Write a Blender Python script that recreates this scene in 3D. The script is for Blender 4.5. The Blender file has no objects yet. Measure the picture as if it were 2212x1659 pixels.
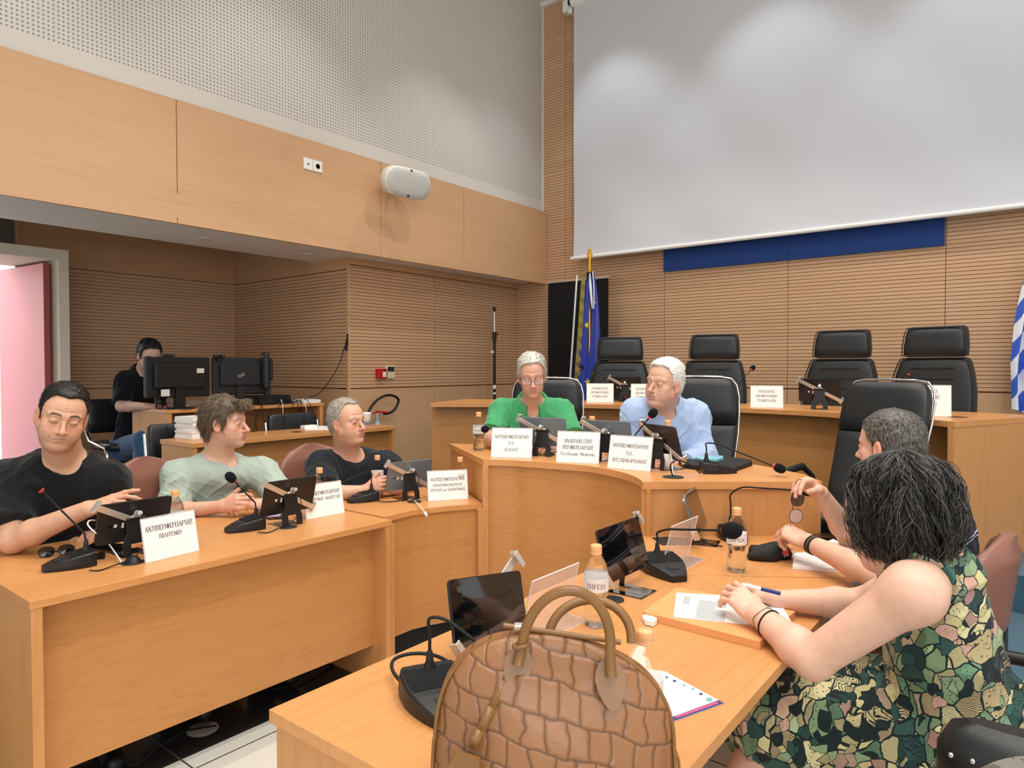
import bpy, math, random
import numpy as np
from mathutils import Vector, Matrix, Euler
R = math.radians
PI = math.pi
SC = bpy.context.scene
COL = SC.collection

# ---------------------------------------------------------------- camera
CAM = np.array([0.0, 0.0, 1.43])
FPX, CX, CY = 1490.0, 1106.0, 829.5
AZ, PITCH = R(38.4), math.atan((829.5 - 796) / 1490.0)
cam_d = bpy.data.cameras.new('camera')
cam_d.sensor_fit = 'HORIZONTAL'
cam_d.sensor_width = 36.0
cam_d.lens = FPX / 2212.0 * 36.0
cam_d.clip_start = 0.05
cam = bpy.data.objects.new('camera', cam_d)
cam.location = CAM
cam.rotation_euler = (PI / 2 - PITCH, 0, AZ)
COL.objects.link(cam)
SC.camera = cam
# survey helpers: a photo position plus a known plane or depth gives a point of the room
_f = np.array([-math.sin(AZ) * math.cos(PITCH), math.cos(AZ) * math.cos(PITCH), -math.sin(PITCH)])
_r = np.array([math.cos(AZ), math.sin(AZ), 0.0])
_u = np.cross(_r, _f)
def ray(u, v): return _f + _r * (u - CX) / FPX - _u * (v - CY) / FPX
def PZ(u, v, z): r = ray(u, v); return CAM + r * (z - CAM[2]) / r[2]
def PX(u, v, x): r = ray(u, v); return CAM + r * x / r[0]
def PY(u, v, y): r = ray(u, v); return CAM + r * y / r[1]
def PD(u, v, d): return CAM + ray(u, v) * d

# ---------------------------------------------------------------- world, exposure, lights
w = bpy.data.worlds.new('world'); SC.world = w; w.use_nodes = True
w.node_tree.nodes['Background'].inputs[0].default_value = (1.0, 0.98, 0.95, 1)
w.node_tree.nodes['Background'].inputs[1].default_value = 1.05
SC.view_settings.view_transform = 'Standard'
SC.view_settings.look = 'None'
SC.view_settings.exposure = 0.0
SC.view_settings.gamma = 1.0
SC.view_settings.use_curve_mapping = False
ZC = 5.6
def area(name, loc, sx, sy, power, col=(1, .95, .88), rot=(0, 0, 0)):
    l = bpy.data.lights.new(name, 'AREA'); l.shape = 'RECTANGLE'; l.size = sx; l.size_y = sy
    l.energy = power; l.color = col
    o = bpy.data.objects.new(name, l); o.location = loc; o.rotation_euler = rot; COL.objects.link(o)
    return o
SPOTS = [(-3.65, 4.75), (-3.65, 2.9), (-3.65, 0.9), (-2.4, 4.2), (-2.4, 2.8), (-2.4, 1.2), (-1.2, 4.0), (-1.2, 2.4),
         (-1.2, 0.6), (0.3, 4.0), (0.3, 2.2), (0.3, .3), (-3.6, 5.6), (-2.0, 5.6), (-0.4, 5.6)]
for i, (x, y) in enumerate(SPOTS):
    l = bpy.data.lights.new('downlight_beam', 'SPOT'); l.energy = 100; l.color = (1, .95, .88)
    l.spot_size = R(92); l.spot_blend = .35; l.shadow_soft_size = .035
    if y > 5.2: l.energy = 50; l.color = (.88, .94, 1); l.spot_size = R(84); l.spot_blend = .5
    if x < -3.5 and y < 5.2: l.energy = 80; l.spot_size = R(80); l.spot_blend = .5
    o = bpy.data.objects.new('downlight_beam', l); o.location = (x, y, ZC - .06); COL.objects.link(o)
area('hall_ceiling_light', (1.2, 0.2, 5.3), 3.0, 4.0, 150, (1, .97, .93))
area('hall_window_daylight', (2.6, -2.6, 2.6), 3.2, 1.8, 60, (.93, .97, 1), (R(80), 0, R(38)))
# ---------------------------------------------------------------- mesh helpers
class MB:
    """collects shapes, becomes ONE mesh object"""
    def __init__(s): s.v = []; s.f = []; s.sm = []
    def add(s, vs, fs, smooth=False, M=None):
        n = len(s.v)
        if M is not None: vs = [M @ Vector(p) for p in vs]
        s.v += [tuple(p) for p in vs]; s.f += [tuple(i + n for i in f) for f in fs]; s.sm += [smooth] * len(fs)
        return s
    def box(s, x0, x1, y0, y1, z0, z1, M=None):
        v = [(x, y, z) for x in (x0, x1) for y in (y0, y1) for z in (z0, z1)]
        return s.add(v, [(0, 1, 3, 2), (4, 6, 7, 5), (0, 4, 5, 1), (2, 3, 7, 6), (0, 2, 6, 4), (1, 5, 7, 3)], False, M)
    def prism(s, poly, z0, z1, M=None, smooth=False):
        n = len(poly)
        a = sum(poly[i][0] * poly[(i + 1) % n][1] - poly[(i + 1) % n][0] * poly[i][1] for i in range(n))
        if a < 0: poly = poly[::-1]
        v = [(p[0], p[1], z0) for p in poly] + [(p[0], p[1], z1) for p in poly]
        s.add(v, [tuple(range(n))[::-1], tuple(range(n, 2 * n))], False, M)
        return s.add(v, [(i, (i + 1) % n, n + (i + 1) % n, n + i) for i in range(n)], smooth, M)
    def tube(s, pts, r, n=8, caps=True, M=None):
        P = [Vector(p) for p in pts]; m = len(P)
        rr = r if hasattr(r, '__len__') else [r] * m
        T = [(P[min(i + 1, m - 1)] - P[max(i - 1, 0)]).normalized() for i in range(m)]
        up = Vector((0, 0, 1)) if abs(T[0].z) < .9 else Vector((1, 0, 0))
        N = (up - T[0] * up.dot(T[0])).normalized()
        v = []
        for i in range(m):
            N = (N - T[i] * N.dot(T[i]))
            N = N.normalized() if N.length > 1e-6 else Vector((1, 0, 0))
            B = T[i].cross(N)
            v += [P[i] + (N * math.cos(2 * PI * k / n) + B * math.sin(2 * PI * k / n)) * rr[i] for k in range(n)]
        f = [(i * n + k, i * n + (k + 1) % n, (i + 1) * n + (k + 1) % n, (i + 1) * n + k) for i in range(m - 1) for k in range(n)]
        s.add(v, f, True, M)
        if caps: s.add(v[:n], [tuple(range(n))[::-1]], False, M); s.add(v[-n:], [tuple(range(n))], False, M)
        return s
    def lathe(s, prof, n=24, M=None, smooth=True):
        v = [(r * math.cos(2 * PI * k / n), r * math.sin(2 * PI * k / n), z) for r, z in prof for k in range(n)]
        f = [(i * n + k, i * n + (k + 1) % n, (i + 1) * n + (k + 1) % n, (i + 1) * n + k) for i in range(len(prof) - 1) for k in range(n)]
        s.add(v, f, smooth, M)
        if prof[0][0] > 1e-5: s.add(v[:n], [tuple(range(n))[::-1]], False, M)
        if prof[-1][0] > 1e-5: s.add(v[-n:], [tuple(range(n))], False, M)
        return s
    def ball(s, c, rx, ry=None, rz=None, n=16, M=None):
        ry = ry or rx; rz = rz or rx
        pr = [(math.sin(PI * i / n), -math.cos(PI * i / n)) for i in range(n + 1)]
        S = Matrix.Translation(c) @ Matrix.Diagonal((rx, ry, rz, 1))
        return s.lathe(pr, n * 2, (M @ S) if M is not None else S)
    def grid(s, rows, smooth=True, M=None, closed=False):
        h, k = len(rows), len(rows[0]); v = [p for r_ in rows for p in r_]
        kk = k if closed else k - 1
        return s.add(v, [(i * k + j, i * k + (j + 1) % k, (i + 1) * k + (j + 1) % k, (i + 1) * k + j) for i in range(h - 1) for j in range(kk)], smooth, M)

def mesh_from(name, v, f, sm, mats):
    me = bpy.data.meshes.new(name)
    me.from_pydata(v, [], f)
    me.polygons.foreach_set('use_smooth', sm)
    for m in (mats if isinstance(mats, (list, tuple)) else [mats]): me.materials.append(m)
    me.update()
    return me
def obj(name, mb, mat, parent=None, bevel=0, subsurf=0, solid=0, seg=2):
    o = bpy.data.objects.new(name, mesh_from(name, mb.v, mb.f, mb.sm, mat)); COL.objects.link(o)
    if parent is not None: o.parent = parent
    if solid:
        m = o.modifiers.new('s', 'SOLIDIFY'); m.thickness = solid; m.offset = 0
    if bevel:
        m = o.modifiers.new('b', 'BEVEL'); m.width = bevel; m.segments = seg; m.limit_method = 'ANGLE'; m.angle_limit = R(35)
    if subsurf:
        m = o.modifiers.new('u', 'SUBSURF'); m.levels = m.render_levels = subsurf
    return o
def tag(o, label=None, cat=None, group=None, kind=None):
    if label: o['label'] = label
    if cat: o['category'] = cat
    if group: o['group'] = group
    if kind: o['kind'] = kind
    return o
def thing(name, label, cat, loc=(0, 0, 0), rz=0, group=None):
    o = bpy.data.objects.new(name, None); o.empty_display_size = .05; COL.objects.link(o)
    o.location = loc; o.rotation_euler = (0, 0, rz)
    return tag(o, label, cat, group)
def struct(name, mb, mat, bevel=0): return tag(obj(name, mb, mat, None, bevel), kind='structure')
def dup(root, loc, rz=None, label=None, group=None):
    def cp(o, par):
        c = o.copy(); COL.objects.link(c)
        if par is not None: c.parent = par
        for ch in kids.get(o.name, []): cp(ch, c)
        return c
    kids = {}
    for o in COL.objects:
        if o.parent: kids.setdefault(o.parent.name, []).append(o)
    r_ = cp(root, None); r_.location = loc
    if rz is not None: r_.rotation_euler = (0, 0, rz)
    if label: r_['label'] = label
    if group: r_['group'] = group
    return r_

# ---------------------------------------------------------------- materials
def L(c):
    if isinstance(c, str):
        c = tuple(int(c[i:i + 2], 16) / 255 for i in (0, 2, 4))
    return tuple(x / 12.92 if x <= .04045 else ((x + .055) / 1.055) ** 2.4 for x in c[:3]) + (1,)
def mat(name, col, rough=.5, metal=0, spec=.5, trans=0, ior=1.45, emit=None, es=0, coat=0, alpha=1, sheen=0):
    m = bpy.data.materials.new(name); m.use_nodes = True; b = m.node_tree.nodes['Principled BSDF']
    b.inputs['Base Color'].default_value = L(col); b.inputs['Roughness'].default_value = rough
    b.inputs['Metallic'].default_value = metal; b.inputs['Specular IOR Level'].default_value = spec
    b.inputs['Transmission Weight'].default_value = trans; b.inputs['IOR'].default_value = ior
    b.inputs['Coat Weight'].default_value = coat; b.inputs['Alpha'].default_value = alpha
    b.inputs['Sheen Weight'].default_value = sheen
    if emit: b.inputs['Emission Color'].default_value = L(emit); b.inputs['Emission Strength'].default_value = es
    return m
class NT:
    def __init__(s, m): s.m = m; s.t = m.node_tree; s.b = s.t.nodes['Principled BSDF']
    def n(s, typ, **kw):
        x = s.t.nodes.new(typ)
        for k, v in kw.items():
            if k in ('I',):
                for a, b in v.items(): x.inputs[a].default_value = b
            else: setattr(x, k, v)
        return x
    def l(s, a, b): s.t.links.new(a, b)
    def coords(s, scale=(1, 1, 1), rot=(0, 0, 0), kind='Object'):
        tc = s.n('ShaderNodeTexCoord'); mp = s.n('ShaderNodeMapping')
        mp.inputs['Scale'].default_value = scale; mp.inputs['Rotation'].default_value = rot
        s.l(tc.outputs[kind], mp.inputs[0]); return mp.outputs[0]
    def noise(s, co, scale, detail=2, rough=.5, dist=0):
        x = s.n('ShaderNodeTexNoise'); x.inputs['Scale'].default_value = scale; x.inputs['Detail'].default_value = detail
        x.inputs['Roughness'].default_value = rough; x.inputs['Distortion'].default_value = dist
        s.l(co, x.inputs['Vector']); return x.outputs['Fac']
    def math(s, op, a, b=None, c=None):
        x = s.n('ShaderNodeMath', operation=op)
        for i, q in enumerate((a, b, c)):
            if q is None: continue
            if isinstance(q, (int, float)): x.inputs[i].default_value = q
            else: s.l(q, x.inputs[i])
        return x.outputs[0]
    def mix(s, f, a, b):
        x = s.n('ShaderNodeMix', data_type='RGBA')
        for i, q in ((0, f), (6, a), (7, b)):
            if isinstance(q, (int, float)): x.inputs[i].default_value = q
            elif isinstance(q, (tuple, str)): x.inputs[i].default_value = L(q)
            else: s.l(q, x.inputs[i])
        return x.outputs[2]
    def ramp(s, f, stops):
        x = s.n('ShaderNodeValToRGB'); e = x.color_ramp.elements
        while len(e) < len(stops): e.new(.5)
        for i, (p, c) in enumerate(stops): e[i].position = p; e[i].color = L(c)
        s.l(f, x.inputs[0]); return x.outputs[0]
    def bump(s, h, st=.3, d=.002):
        x = s.n('ShaderNodeBump'); x.inputs['Strength'].default_value = st; x.inputs['Distance'].default_value = d
        s.l(h, x.inputs['Height']); s.l(x.outputs[0], s.b.inputs['Normal']); return x
def wood(name, c1, c2, scale=(1, 1, 1), rough=.4, rings=26, amt=.55, rot=(0, 0, 0), coat=0):
    """laminate with grain drawn out along the axis whose scale is small"""
    m = mat(name, c1, rough, coat=coat); t = NT(m)
    co = t.coords(scale, rot)
    n1 = t.noise(co, 1.0, 1.5, .45, .25)
    g = t.math('SINE', t.math('MULTIPLY', n1, rings * 2))
    g = t.math('POWER', t.math('MULTIPLY_ADD', g, .5, .5), 4.0)
    fib = t.noise(t.coords(tuple(q * (9 if q > 3 else 1.0) for q in scale), rot), 3.0, 3, .6)
    big = t.noise(co, .35, 2)
    f = t.math('ADD', t.math('MULTIPLY', g, amt * .55), t.math('MULTIPLY', t.math('SUBTRACT', fib, .42), 1.3 * amt))
    f = t.math('ADD', f, t.math('MULTIPLY', t.math('SUBTRACT', big, .5), .9)); 
    t.l(t.mix(t.math('MINIMUM', t.math('MAXIMUM', f, 0.0), 1.0), c1, c2), t.b.inputs['Base Color'])
    return m
def fabric(name, col, rough=.9, scale=900, st=.15, var=.12, sheen=.2):
    m = mat(name, col, rough, sheen=sheen, spec=.2); t = NT(m); co = t.coords()
    t.bump(t.noise(co, scale, 1), st, .001)
    c = tuple(x * (1 - var) for x in (L(col)[:3]))
    n = t.noise(co, 14, 3)
    x = t.n('ShaderNodeMix', data_type='RGBA'); t.l(n, x.inputs[0]); x.inputs[6].default_value = L(col); x.inputs[7].default_value = c + (1,)
    t.l(x.outputs[2], t.b.inputs['Base Color'])
    return m
def leather(name, col, rough=.38, scale=260, st=.25):
    m = mat(name, col, rough, spec=.5); t = NT(m); co = t.coords()
    v = t.n('ShaderNodeTexVoronoi'); v.inputs['Scale'].default_value = scale; t.l(co, v.inputs['Vector'])
    t.bump(v.outputs['Distance'], st, .0006); return m

OAK, OAK2 = 'DDA878', 'C08A5C'
BEE, BEE2 = 'D2A880', 'BE9068'
M = dict(
    desk_top_y=wood('desk_laminate_top', 'D0935A', 'B8783F', (14, 1.3, 14), .34, amt=.4),
    desk_top_c=wood('desk_laminate_curved_top', 'D0935A', 'B8783F', (1.3, 14, 14), .34, amt=.4),
    desk_h=wood('desk_laminate_panel', 'C2884E', 'A26A38', (1.6, 1.6, 15), .42, amt=.42),
    desk_v=wood('desk_laminate_upright', 'C99058', 'A87040', (11, 11, .9), .42, amt=.4),
    beech=wood('beech_panel', BEE, BEE2, (1.2, 1.2, 16), .45, rings=14, amt=.32),
    slat=wood('beech_slat', 'D6AC86', 'C0936C', (1.0, 1.0, 30), .5, rings=6, amt=.3),
    groove=mat('groove_backing', '6E4A30', .8),
    white=mat('white_paint', 'E4E0D8', .6),
    soffit=mat('soffit_paint', 'F2EEE6', .7),
    portal=mat('beige_portal_paint', 'DCD4C2', .6),
    grey=mat('grey_wall_paint', '77706A', .8),
    corr=mat('corridor_white', 'F5F3F0', .7),
    pink=mat('pink_door_lacquer', 'E89AA4', .35),
    red_edge=mat('red_door_edge', 'A2504C', .4),
    plastic=mat('white_plastic', 'F0EFEC', .35),
    cream=mat('cream_plastic', 'DDD5AE', .4),
    blackp=mat('black_plastic', '17181A', .42),
    blackg=mat('black_gloss', '08090B', .08, coat=.5),
    blackm=mat('black_matte', '121314', .7),
    grille=mat('dark_grille', '202224', .6),
    steel=mat('brushed_steel', 'D4CFC6', .35, .65),
    chrome=mat('chrome', 'E6E6E8', .08, 1),
    brass=mat('brass', 'D8A83A', .25, 1),
    blkleather=leather('black_leather', '1A1C1E', .36),
    blkleather2=leather('black_leather_soft', '202224', .45),
    brnleather=leather('brown_leather', '8A5C4C', .36),
    paper=mat('white_paper', 'F3F1EE', .7),
    card=mat('white_card', 'F5F1EC', .6),
    ink=mat('printed_ink', '4A4648', .8),
    orange=mat('orange_cap', 'EDAE78', .45),
    carpet=fabric('blue_carpet', '3F6478', .95, 300, .5, .4),
    blackcloth=mat('black_cloth', '0E0E10', .9),
    bluecloth=fabric('blue_board_cloth', '2C4A8C', .85),
    redp=mat('red_plastic', 'C01824', .35),
    redl=mat('red_light_ring', 'A83A40', .4, emit='FF2020', es=.06),
    redl2=mat('red_light_ring_lit', 'E83038', .4, emit='FF1818', es=2.2),
    rubber=mat('black_rubber', '0D0D0E', .5),
)
# ---------------------------------------------------------------- the room
T1, T2 = .21, .40           # tiers
YB = 6.5                    # back wall
XF, XW2, XW3, YR = -4.63, -5.07, -6.98, 4.0
SEAM, SOF = 1.24, 2.44
P_, G_ = .0316, .0045
def slats(mb, back, a0, a1, joints, z0, z1, fixed, axis, out, double_every=None, zjoints=()):
    """horizontal slats on a backing; axis 'x' runs along x at y=fixed facing -y, axis 'y' along y at x=fixed facing +x (out=+1/-1)"""
    js = [a0] + [j for j in joints if a0 < j < a1] + [a1]
    zs = []
    z = z0
    zj = sorted(zjoints) + [z1]
    while z < z1 - .006:
        nx = z + P_
        cut = [q for q in zj if z < q <= nx + .012]
        top = (cut[0] if cut else nx) - G_
        if top - z > .004: zs.append((z, min(top, z1)))
        z = (cut[0] if cut else nx)
    d = .009
    for i in range(len(js) - 1):
        p, q = js[i] + .0025, js[i + 1] - .0025
        for (za, zb) in zs:
            if axis == 'x': mb.box(p, q, fixed - d, fixed, za, zb)
            else: mb.box(min(fixed, fixed + out * d), max(fixed, fixed + out * d), p, q, za, zb)
def panels(mb, a0, a1, joints, z0, z1, fixed, axis, out, d=.009, g=.0025):
    js = [a0] + [j for j in joints if a0 < j < a1] + [a1]
    for i in range(len(js) - 1):
        p, q = js[i] + g, js[i + 1] - g
        if axis == 'x': mb.box(p, q, fixed - d, fixed, z0, z1)
        else: mb.box(min(fixed, fixed + out * d), max(fixed, fixed + out * d), p, q, z0, z1)
# floor: light and dark tiles
m = mat('floor_tiles', 'D8D6CC', .12); t = NT(m)
co = t.coords((1 / .6, 1 / .6, 1)); sx = t.n('ShaderNodeSeparateXYZ'); t.l(co, sx.inputs[0])
fx = t.math('ABSOLUTE', t.math('SUBTRACT', t.math('FRACT', sx.outputs[0]), .5)); fy = t.math('ABSOLUTE', t.math('SUBTRACT', t.math('FRACT', sx.outputs[1]), .5))
line = t.math('GREATER_THAN', t.math('MAXIMUM', fx, fy), .494)
sy = t.n('ShaderNodeSeparateXYZ'); t.l(t.coords(), sy.inputs[0])
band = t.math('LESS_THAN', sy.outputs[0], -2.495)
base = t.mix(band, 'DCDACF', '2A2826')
t.l(t.mix(line, base, '55504A'), t.b.inputs['Base Color'])
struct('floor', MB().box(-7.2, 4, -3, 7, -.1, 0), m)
# tiers of blue carpet
def arc(cx, cy, r, a0, a1, n=24): return [(cx + r * math.cos(R(a0 + (a1 - a0) * i / n)), cy + r * math.sin(R(a0 + (a1 - a0) * i / n))) for i in range(n + 1)]
HC = (-1.8, 2.1)
struct('trim_1', MB().prism([(-6.9, -1.0), (-3.95, -1.0), (-3.95, 1.6)] + arc(HC[0], HC[1], 2.15, 194, 152, 8) + [(-2.6, 2.95), (-2.5, 2.78)] + arc(HC[0], HC[1], .72, 138, 44, 14) + [(-.75, 3.08), (.2, 2.95), (1.2, 2.6), (3.9, 2.6), (3.9, 6.5), (-6.9, 6.5)], 0.001, T1), M['carpet'])
struct('trim_2', MB().prism([(-7.2, 1.5), (-5.02, 1.5), (-5.02, 3.95), (-4.9, 5.4)] + arc(-1.85, 1.95, 2.78, 128, 61, 16) + [(-.45, 4.3), (.1, 4.2), (3.9, 4.2), (3.9, 6.5), (-7.2, 6.5)], T1, T2), M['carpet'])
# back wall: slatted panels of 1.22 m, plain below the seam
js = [-4.38, -3.16, -1.94, -.72, .5, 1.72, 2.94]
bw = MB().box(-5.2, 4, YB, YB + .15, 0, ZC + .1)
struct('wall_back', bw, M['groove'])
mb = MB(); slats(mb, 0, -5.07, 4, js, SEAM + .012, ZC, YB, 'x', -1, zjoints=(2.455, 3.665, 4.875))
struct('trim_3', mb, M['slat'])
mb = MB(); panels(mb, -5.07, 4, js, T2, SEAM, YB, 'x', -1); struct('trim_4', mb, M['beech'])
# wall under the overhang, return wall and recess wall
struct('wall_left', MB().box(XW2 - .12, XW2, YR, YB + .1, 0, ZC), M['groove'])
mb = MB(); slats(mb, 0, YR + .012, YB - .01, [5.1, 6.2], SEAM + .012, 2.375, XW2, 'y', 1); struct('trim_5', mb, M['slat'])
mb = MB(); panels(mb, YR + .012, YB - .01, [5.1, 6.2], T1, SEAM, XW2, 'y', 1); panels(mb, YR + .012, YB - .01, [5.1, 6.2], 2.38, SOF, XW2, 'y', 1)
mb.box(XW2 - .014, XW2 + .012, YR - .012, YR + .012, T1, SOF)
struct('trim_6', mb, M['beech'])
struct('wall_return', MB().box(XW3 - .1, XW2 - .001, YR, YR + .12, 0, 2.9), M['groove'])
mb = MB(); slats(mb, 0, XW3, XW2 - .016, [-6.3], SEAM + .012, 2.33, YR, 'x', -1); struct('trim_7', mb, M['slat'])
mb = MB(); panels(mb, XW3, XW2 - .016, [-6.3], T2, SEAM, YR, 'x', -1); panels(mb, XW3, XW2 - .016, [], 2.334, 2.8, YR, 'x', -1)
struct('trim_8', mb, M['beech'])
mb = MB(); slats(mb, 0, 2.02, YR - .01, [], SEAM + .012, 2.33, XW3, 'y', 1); struct('trim_9', mb, M['slat'])
mb = MB(); panels(mb, 2.02, YR - .01, [], T2, SEAM, XW3, 'y', 1); panels(mb, 2.02, YR - .01, [], 2.334, 2.8, XW3, 'y', 1); mb.box(XW3, XW3 + .03, 1.99, 2.02, T2, 2.8)
struct('trim_10', mb, M['beech'])
mb = MB().box(XW3 - .1, XW3, 2.1, YR + .1, 0, 2.9).box(XW3 - .1, XW3, -3, 1.0, 0, 2.9).box(XW3 - .1, XW3, 1.0, 2.1, 2.33, 2.9)
struct('wall_recess', mb, M['grey'])
struct('ceiling_recess', MB().box(XW3 - .1, -5.5, -3, YR + .1, 2.8, 2.9), M['grey'])
# overhang: soffit, beech fascia, perforated wall above
struct('ceiling_soffit', MB().box(-5.58, XF - .006, -3, YR - .001, SOF, 2.6).box(XW2, XF - .006, YR - .001, YB - .01, SOF, 2.6).box(-5.58, -5.5, -3, YR - .001, 2.6, 2.8), M['soffit'])
mb = MB(); panels(mb, -3, YB - .012, [.4 - 1.0, .47, 2.243, 4.008, 5.076], 2.40, 3.222, XF - .02, 'y', 1, d=.02, g=.003)
mb.box(XF - .05, XF - .021, -3, YB - .012, 2.405, 3.21)
struct('wall_fascia', mb, M['beech'])
m = mat('perforated_plasterboard', 'CFCBC2', .75); t = NT(m)
co = t.coords((1 / .026, 1 / .026, 1 / .026)); s3 = t.n('ShaderNodeSeparateXYZ'); t.l(co, s3.inputs[0])
a = t.math('SUBTRACT', t.math('FRACT', s3.outputs[1]), .5); b = t.math('SUBTRACT', t.math('FRACT', s3.outputs[2]), .5)
dd = t.math('SQRT', t.math('ADD', t.math('MULTIPLY', a, a), t.math('MULTIPLY', b, b)))
hole = t.math('LESS_THAN', dd, .25)
s4 = t.n('ShaderNodeSeparateXYZ'); t.l(t.coords(), s4.inputs[0])
hole = t.math('MULTIPLY', hole, t.math('GREATER_THAN', s4.outputs[2], 3.36))
hole = t.math('MULTIPLY', hole, t.math('LESS_THAN', s4.outputs[1], 6.44))
t.l(t.mix(hole, 'D6D2CA', '97928A'), t.b.inputs['Base Color']); t.bump(t.math('SUBTRACT', 1.0, hole), .6, .003)
struct('wall_upper_left', MB().box(XF - .25, XF - .05, -3, YB, 3.2, ZC + .1), m)
struct('trim_11', MB().box(XF - .05, XF - .038, YB - .04, YB - .012, 3.225, ZC), M['white'])
m2 = mat('perforated_ceiling', 'D8D4CA', .75); t = NT(m2)
co = t.coords((1 / .026, 1 / .026, 1)); s3 = t.n('ShaderNodeSeparateXYZ'); t.l(co, s3.inputs[0])
a = t.math('SUBTRACT', t.math('FRACT', s3.outputs[0]), .5); b = t.math('SUBTRACT', t.math('FRACT', s3.outputs[1]), .5)
dd = t.math('SQRT', t.math('ADD', t.math('MULTIPLY', a, a), t.math('MULTIPLY', b, b)))
s4 = t.n('ShaderNodeSeparateXYZ'); t.l(t.coords(), s4.inputs[0])
hole = t.math('MULTIPLY', t.math('LESS_THAN', dd, .25), t.math('LESS_THAN', s4.outputs[1], 6.3))
t.l(t.mix(hole, 'D8D4CA', '97928A'), t.b.inputs['Base Color'])
struct('ceiling', MB().box(-5, 4, -3, YB + .1, ZC, ZC + .1), m2)
struct('trim_12', MB().box(XF - .05, 4, YB - .07, YB - .011, ZC - .06, ZC), M['white'])
for x, y in SPOTS:
    struct('trim_%d' % (13 + SPOTS.index((x, y))), MB().lathe([(.05, ZC - .001), (.075, ZC - .001), (.075, ZC - .006), (.05, ZC - .004)], 24, Matrix.Translation((x, y, 0))), M['white'])
# door portal and the leaf that stands open into the corridor
FZ = T2
mb = MB()
mb.box(-6.98, -6.3, 2.0935, 2.165, FZ, 2.385).box(-6.98, -6.3, .95, 1.02, FZ, 2.385).box(-6.98, -6.3, 1.02, 2.0935, 2.30, 2.385)
mb.box(-6.75, -6.72, 2.06, 2.0935, FZ, 2.30)
struct('door_1', mb, M['portal'])
dl = struct('door_2', MB().box(-.80, 0, -.045, 0, 0, 1.88), M['pink'])
dl.location = (-6.43, 2.068, FZ); dl.rotation_euler = (0, 0, R(6))
obj('edge_strip', MB().box(.0003, .004, -.045, 0, 0, 1.88), M['red_edge'], dl)
# corridor beyond the door, full of daylight
mb = MB().box(-9.6, -9.5, -2, 4, 0, 3).box(-9.5, -7.08, 3.4, 3.5, 0, 3).box(-9.5, -7.08, -2, -1.9, 0, 3).box(-9.5, -7.08, -2, 3.5, 2.9, 3.0)
struct('wall_corridor', mb, M['corr'])
struct('floor_corridor', MB().box(-9.5, -7.0, -2, 3.5, T2 - .1, T2), M['white'])
area('corridor_daylight', (-8.2, 1.2, 2.8), 1.6, 3.0, 110, (.97, .98, 1))
# recessed lights in the soffit
SL = [PZ(444, 515, SOF), PZ(661, 549, SOF)]
a = thing('soffit_downlight', 'round recessed spotlight in the pale soffit, nearer the door', 'ceiling light', tuple(SL[0]), 0, None)
obj('trim_ring', MB().lathe([(.04, -.0005), (.055, -.0005), (.053, -.007), (.04, -.004)], 28), M['plastic'], a)
obj('lamp', MB().lathe([(.0, -.003), (.02, -.0035), (.038, -.002)], 20), M['chrome'], a)
dup(a, tuple(SL[1]), label='round recessed spotlight in the pale soffit, nearer the slatted corner')
# ---------------------------------------------------------------- desks
TH = .025
def shrink(poly, d):
    c = (sum(p[0] for p in poly) / len(poly), sum(p[1] for p in poly) / len(poly))
    return [(c[0] + (p[0] - c[0]) * (1 - d), c[1] + (p[1] - c[1]) * (1 - d)) for p in poly]
def ribbon(pts, th, z0, z1):
    """a curved upright panel following pts, thickness th to the left of the path"""
    n = len(pts); out = []
    for i, p in enumerate(pts):
        a = pts[max(i - 1, 0)]; b = pts[min(i + 1, n - 1)]
        d = math.hypot(b[0] - a[0], b[1] - a[1]); out.append((p[0] - (b[1] - a[1]) / d * th, p[1] + (b[0] - a[0]) / d * th))
    mb = MB()
    for i in range(n - 1):
        q = [pts[i], pts[i + 1], out[i + 1], out[i]]
        v = [(x, y, z) for z in (z0, z1) for x, y in q]
        f = [(0, 1, 5, 4), (2, 3, 7, 6), (4, 5, 6, 7), (3, 2, 1, 0)]
        if i == 0: f.append((3, 0, 4, 7))
        if i == n - 2: f.append((1, 2, 6, 5))
        mb.add(v, f, False)
    return mb
def off(pts, d):
    n = len(pts); out = []
    for i, p in enumerate(pts):
        a = pts[max(i - 1, 0)]; b = pts[min(i + 1, n - 1)]
        l = math.hypot(b[0] - a[0], b[1] - a[1]); out.append((p[0] - (b[1] - a[1]) / l * d, p[1] + (b[0] - a[0]) / l * d))
    return out
WD = dict(bevel=.0015)
# left desk, straight
o = thing('conference_desk', 'straight left-hand wooden desk with a recessed front panel, nearest on the left', 'desk', (0, 0, 0))
X0, X1, Y0, Y1, Z = -2.34, -3.07, .69, 2.083, .75
obj('tabletop', MB().box(X1, X0, Y0, Y1, Z - TH, Z), M['desk_top_y'], o, **WD)
obj('end_panel', MB().box(X1 + .03, X0 - .003, Y0 + .004, Y0 + .034, 0, Z - TH), M['desk_v'], o, **WD)
obj('end_panel', MB().box(X1 + .03, X0 - .003, Y1 - .034, Y1 - .004, 0, Z - TH), M['desk_v'], o, **WD)
obj('front_panel', MB().box(X0 - .11, X0 - .09, Y0 + .034, Y1 - .034, .17, Z - TH), M['desk_h'], o)
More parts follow.
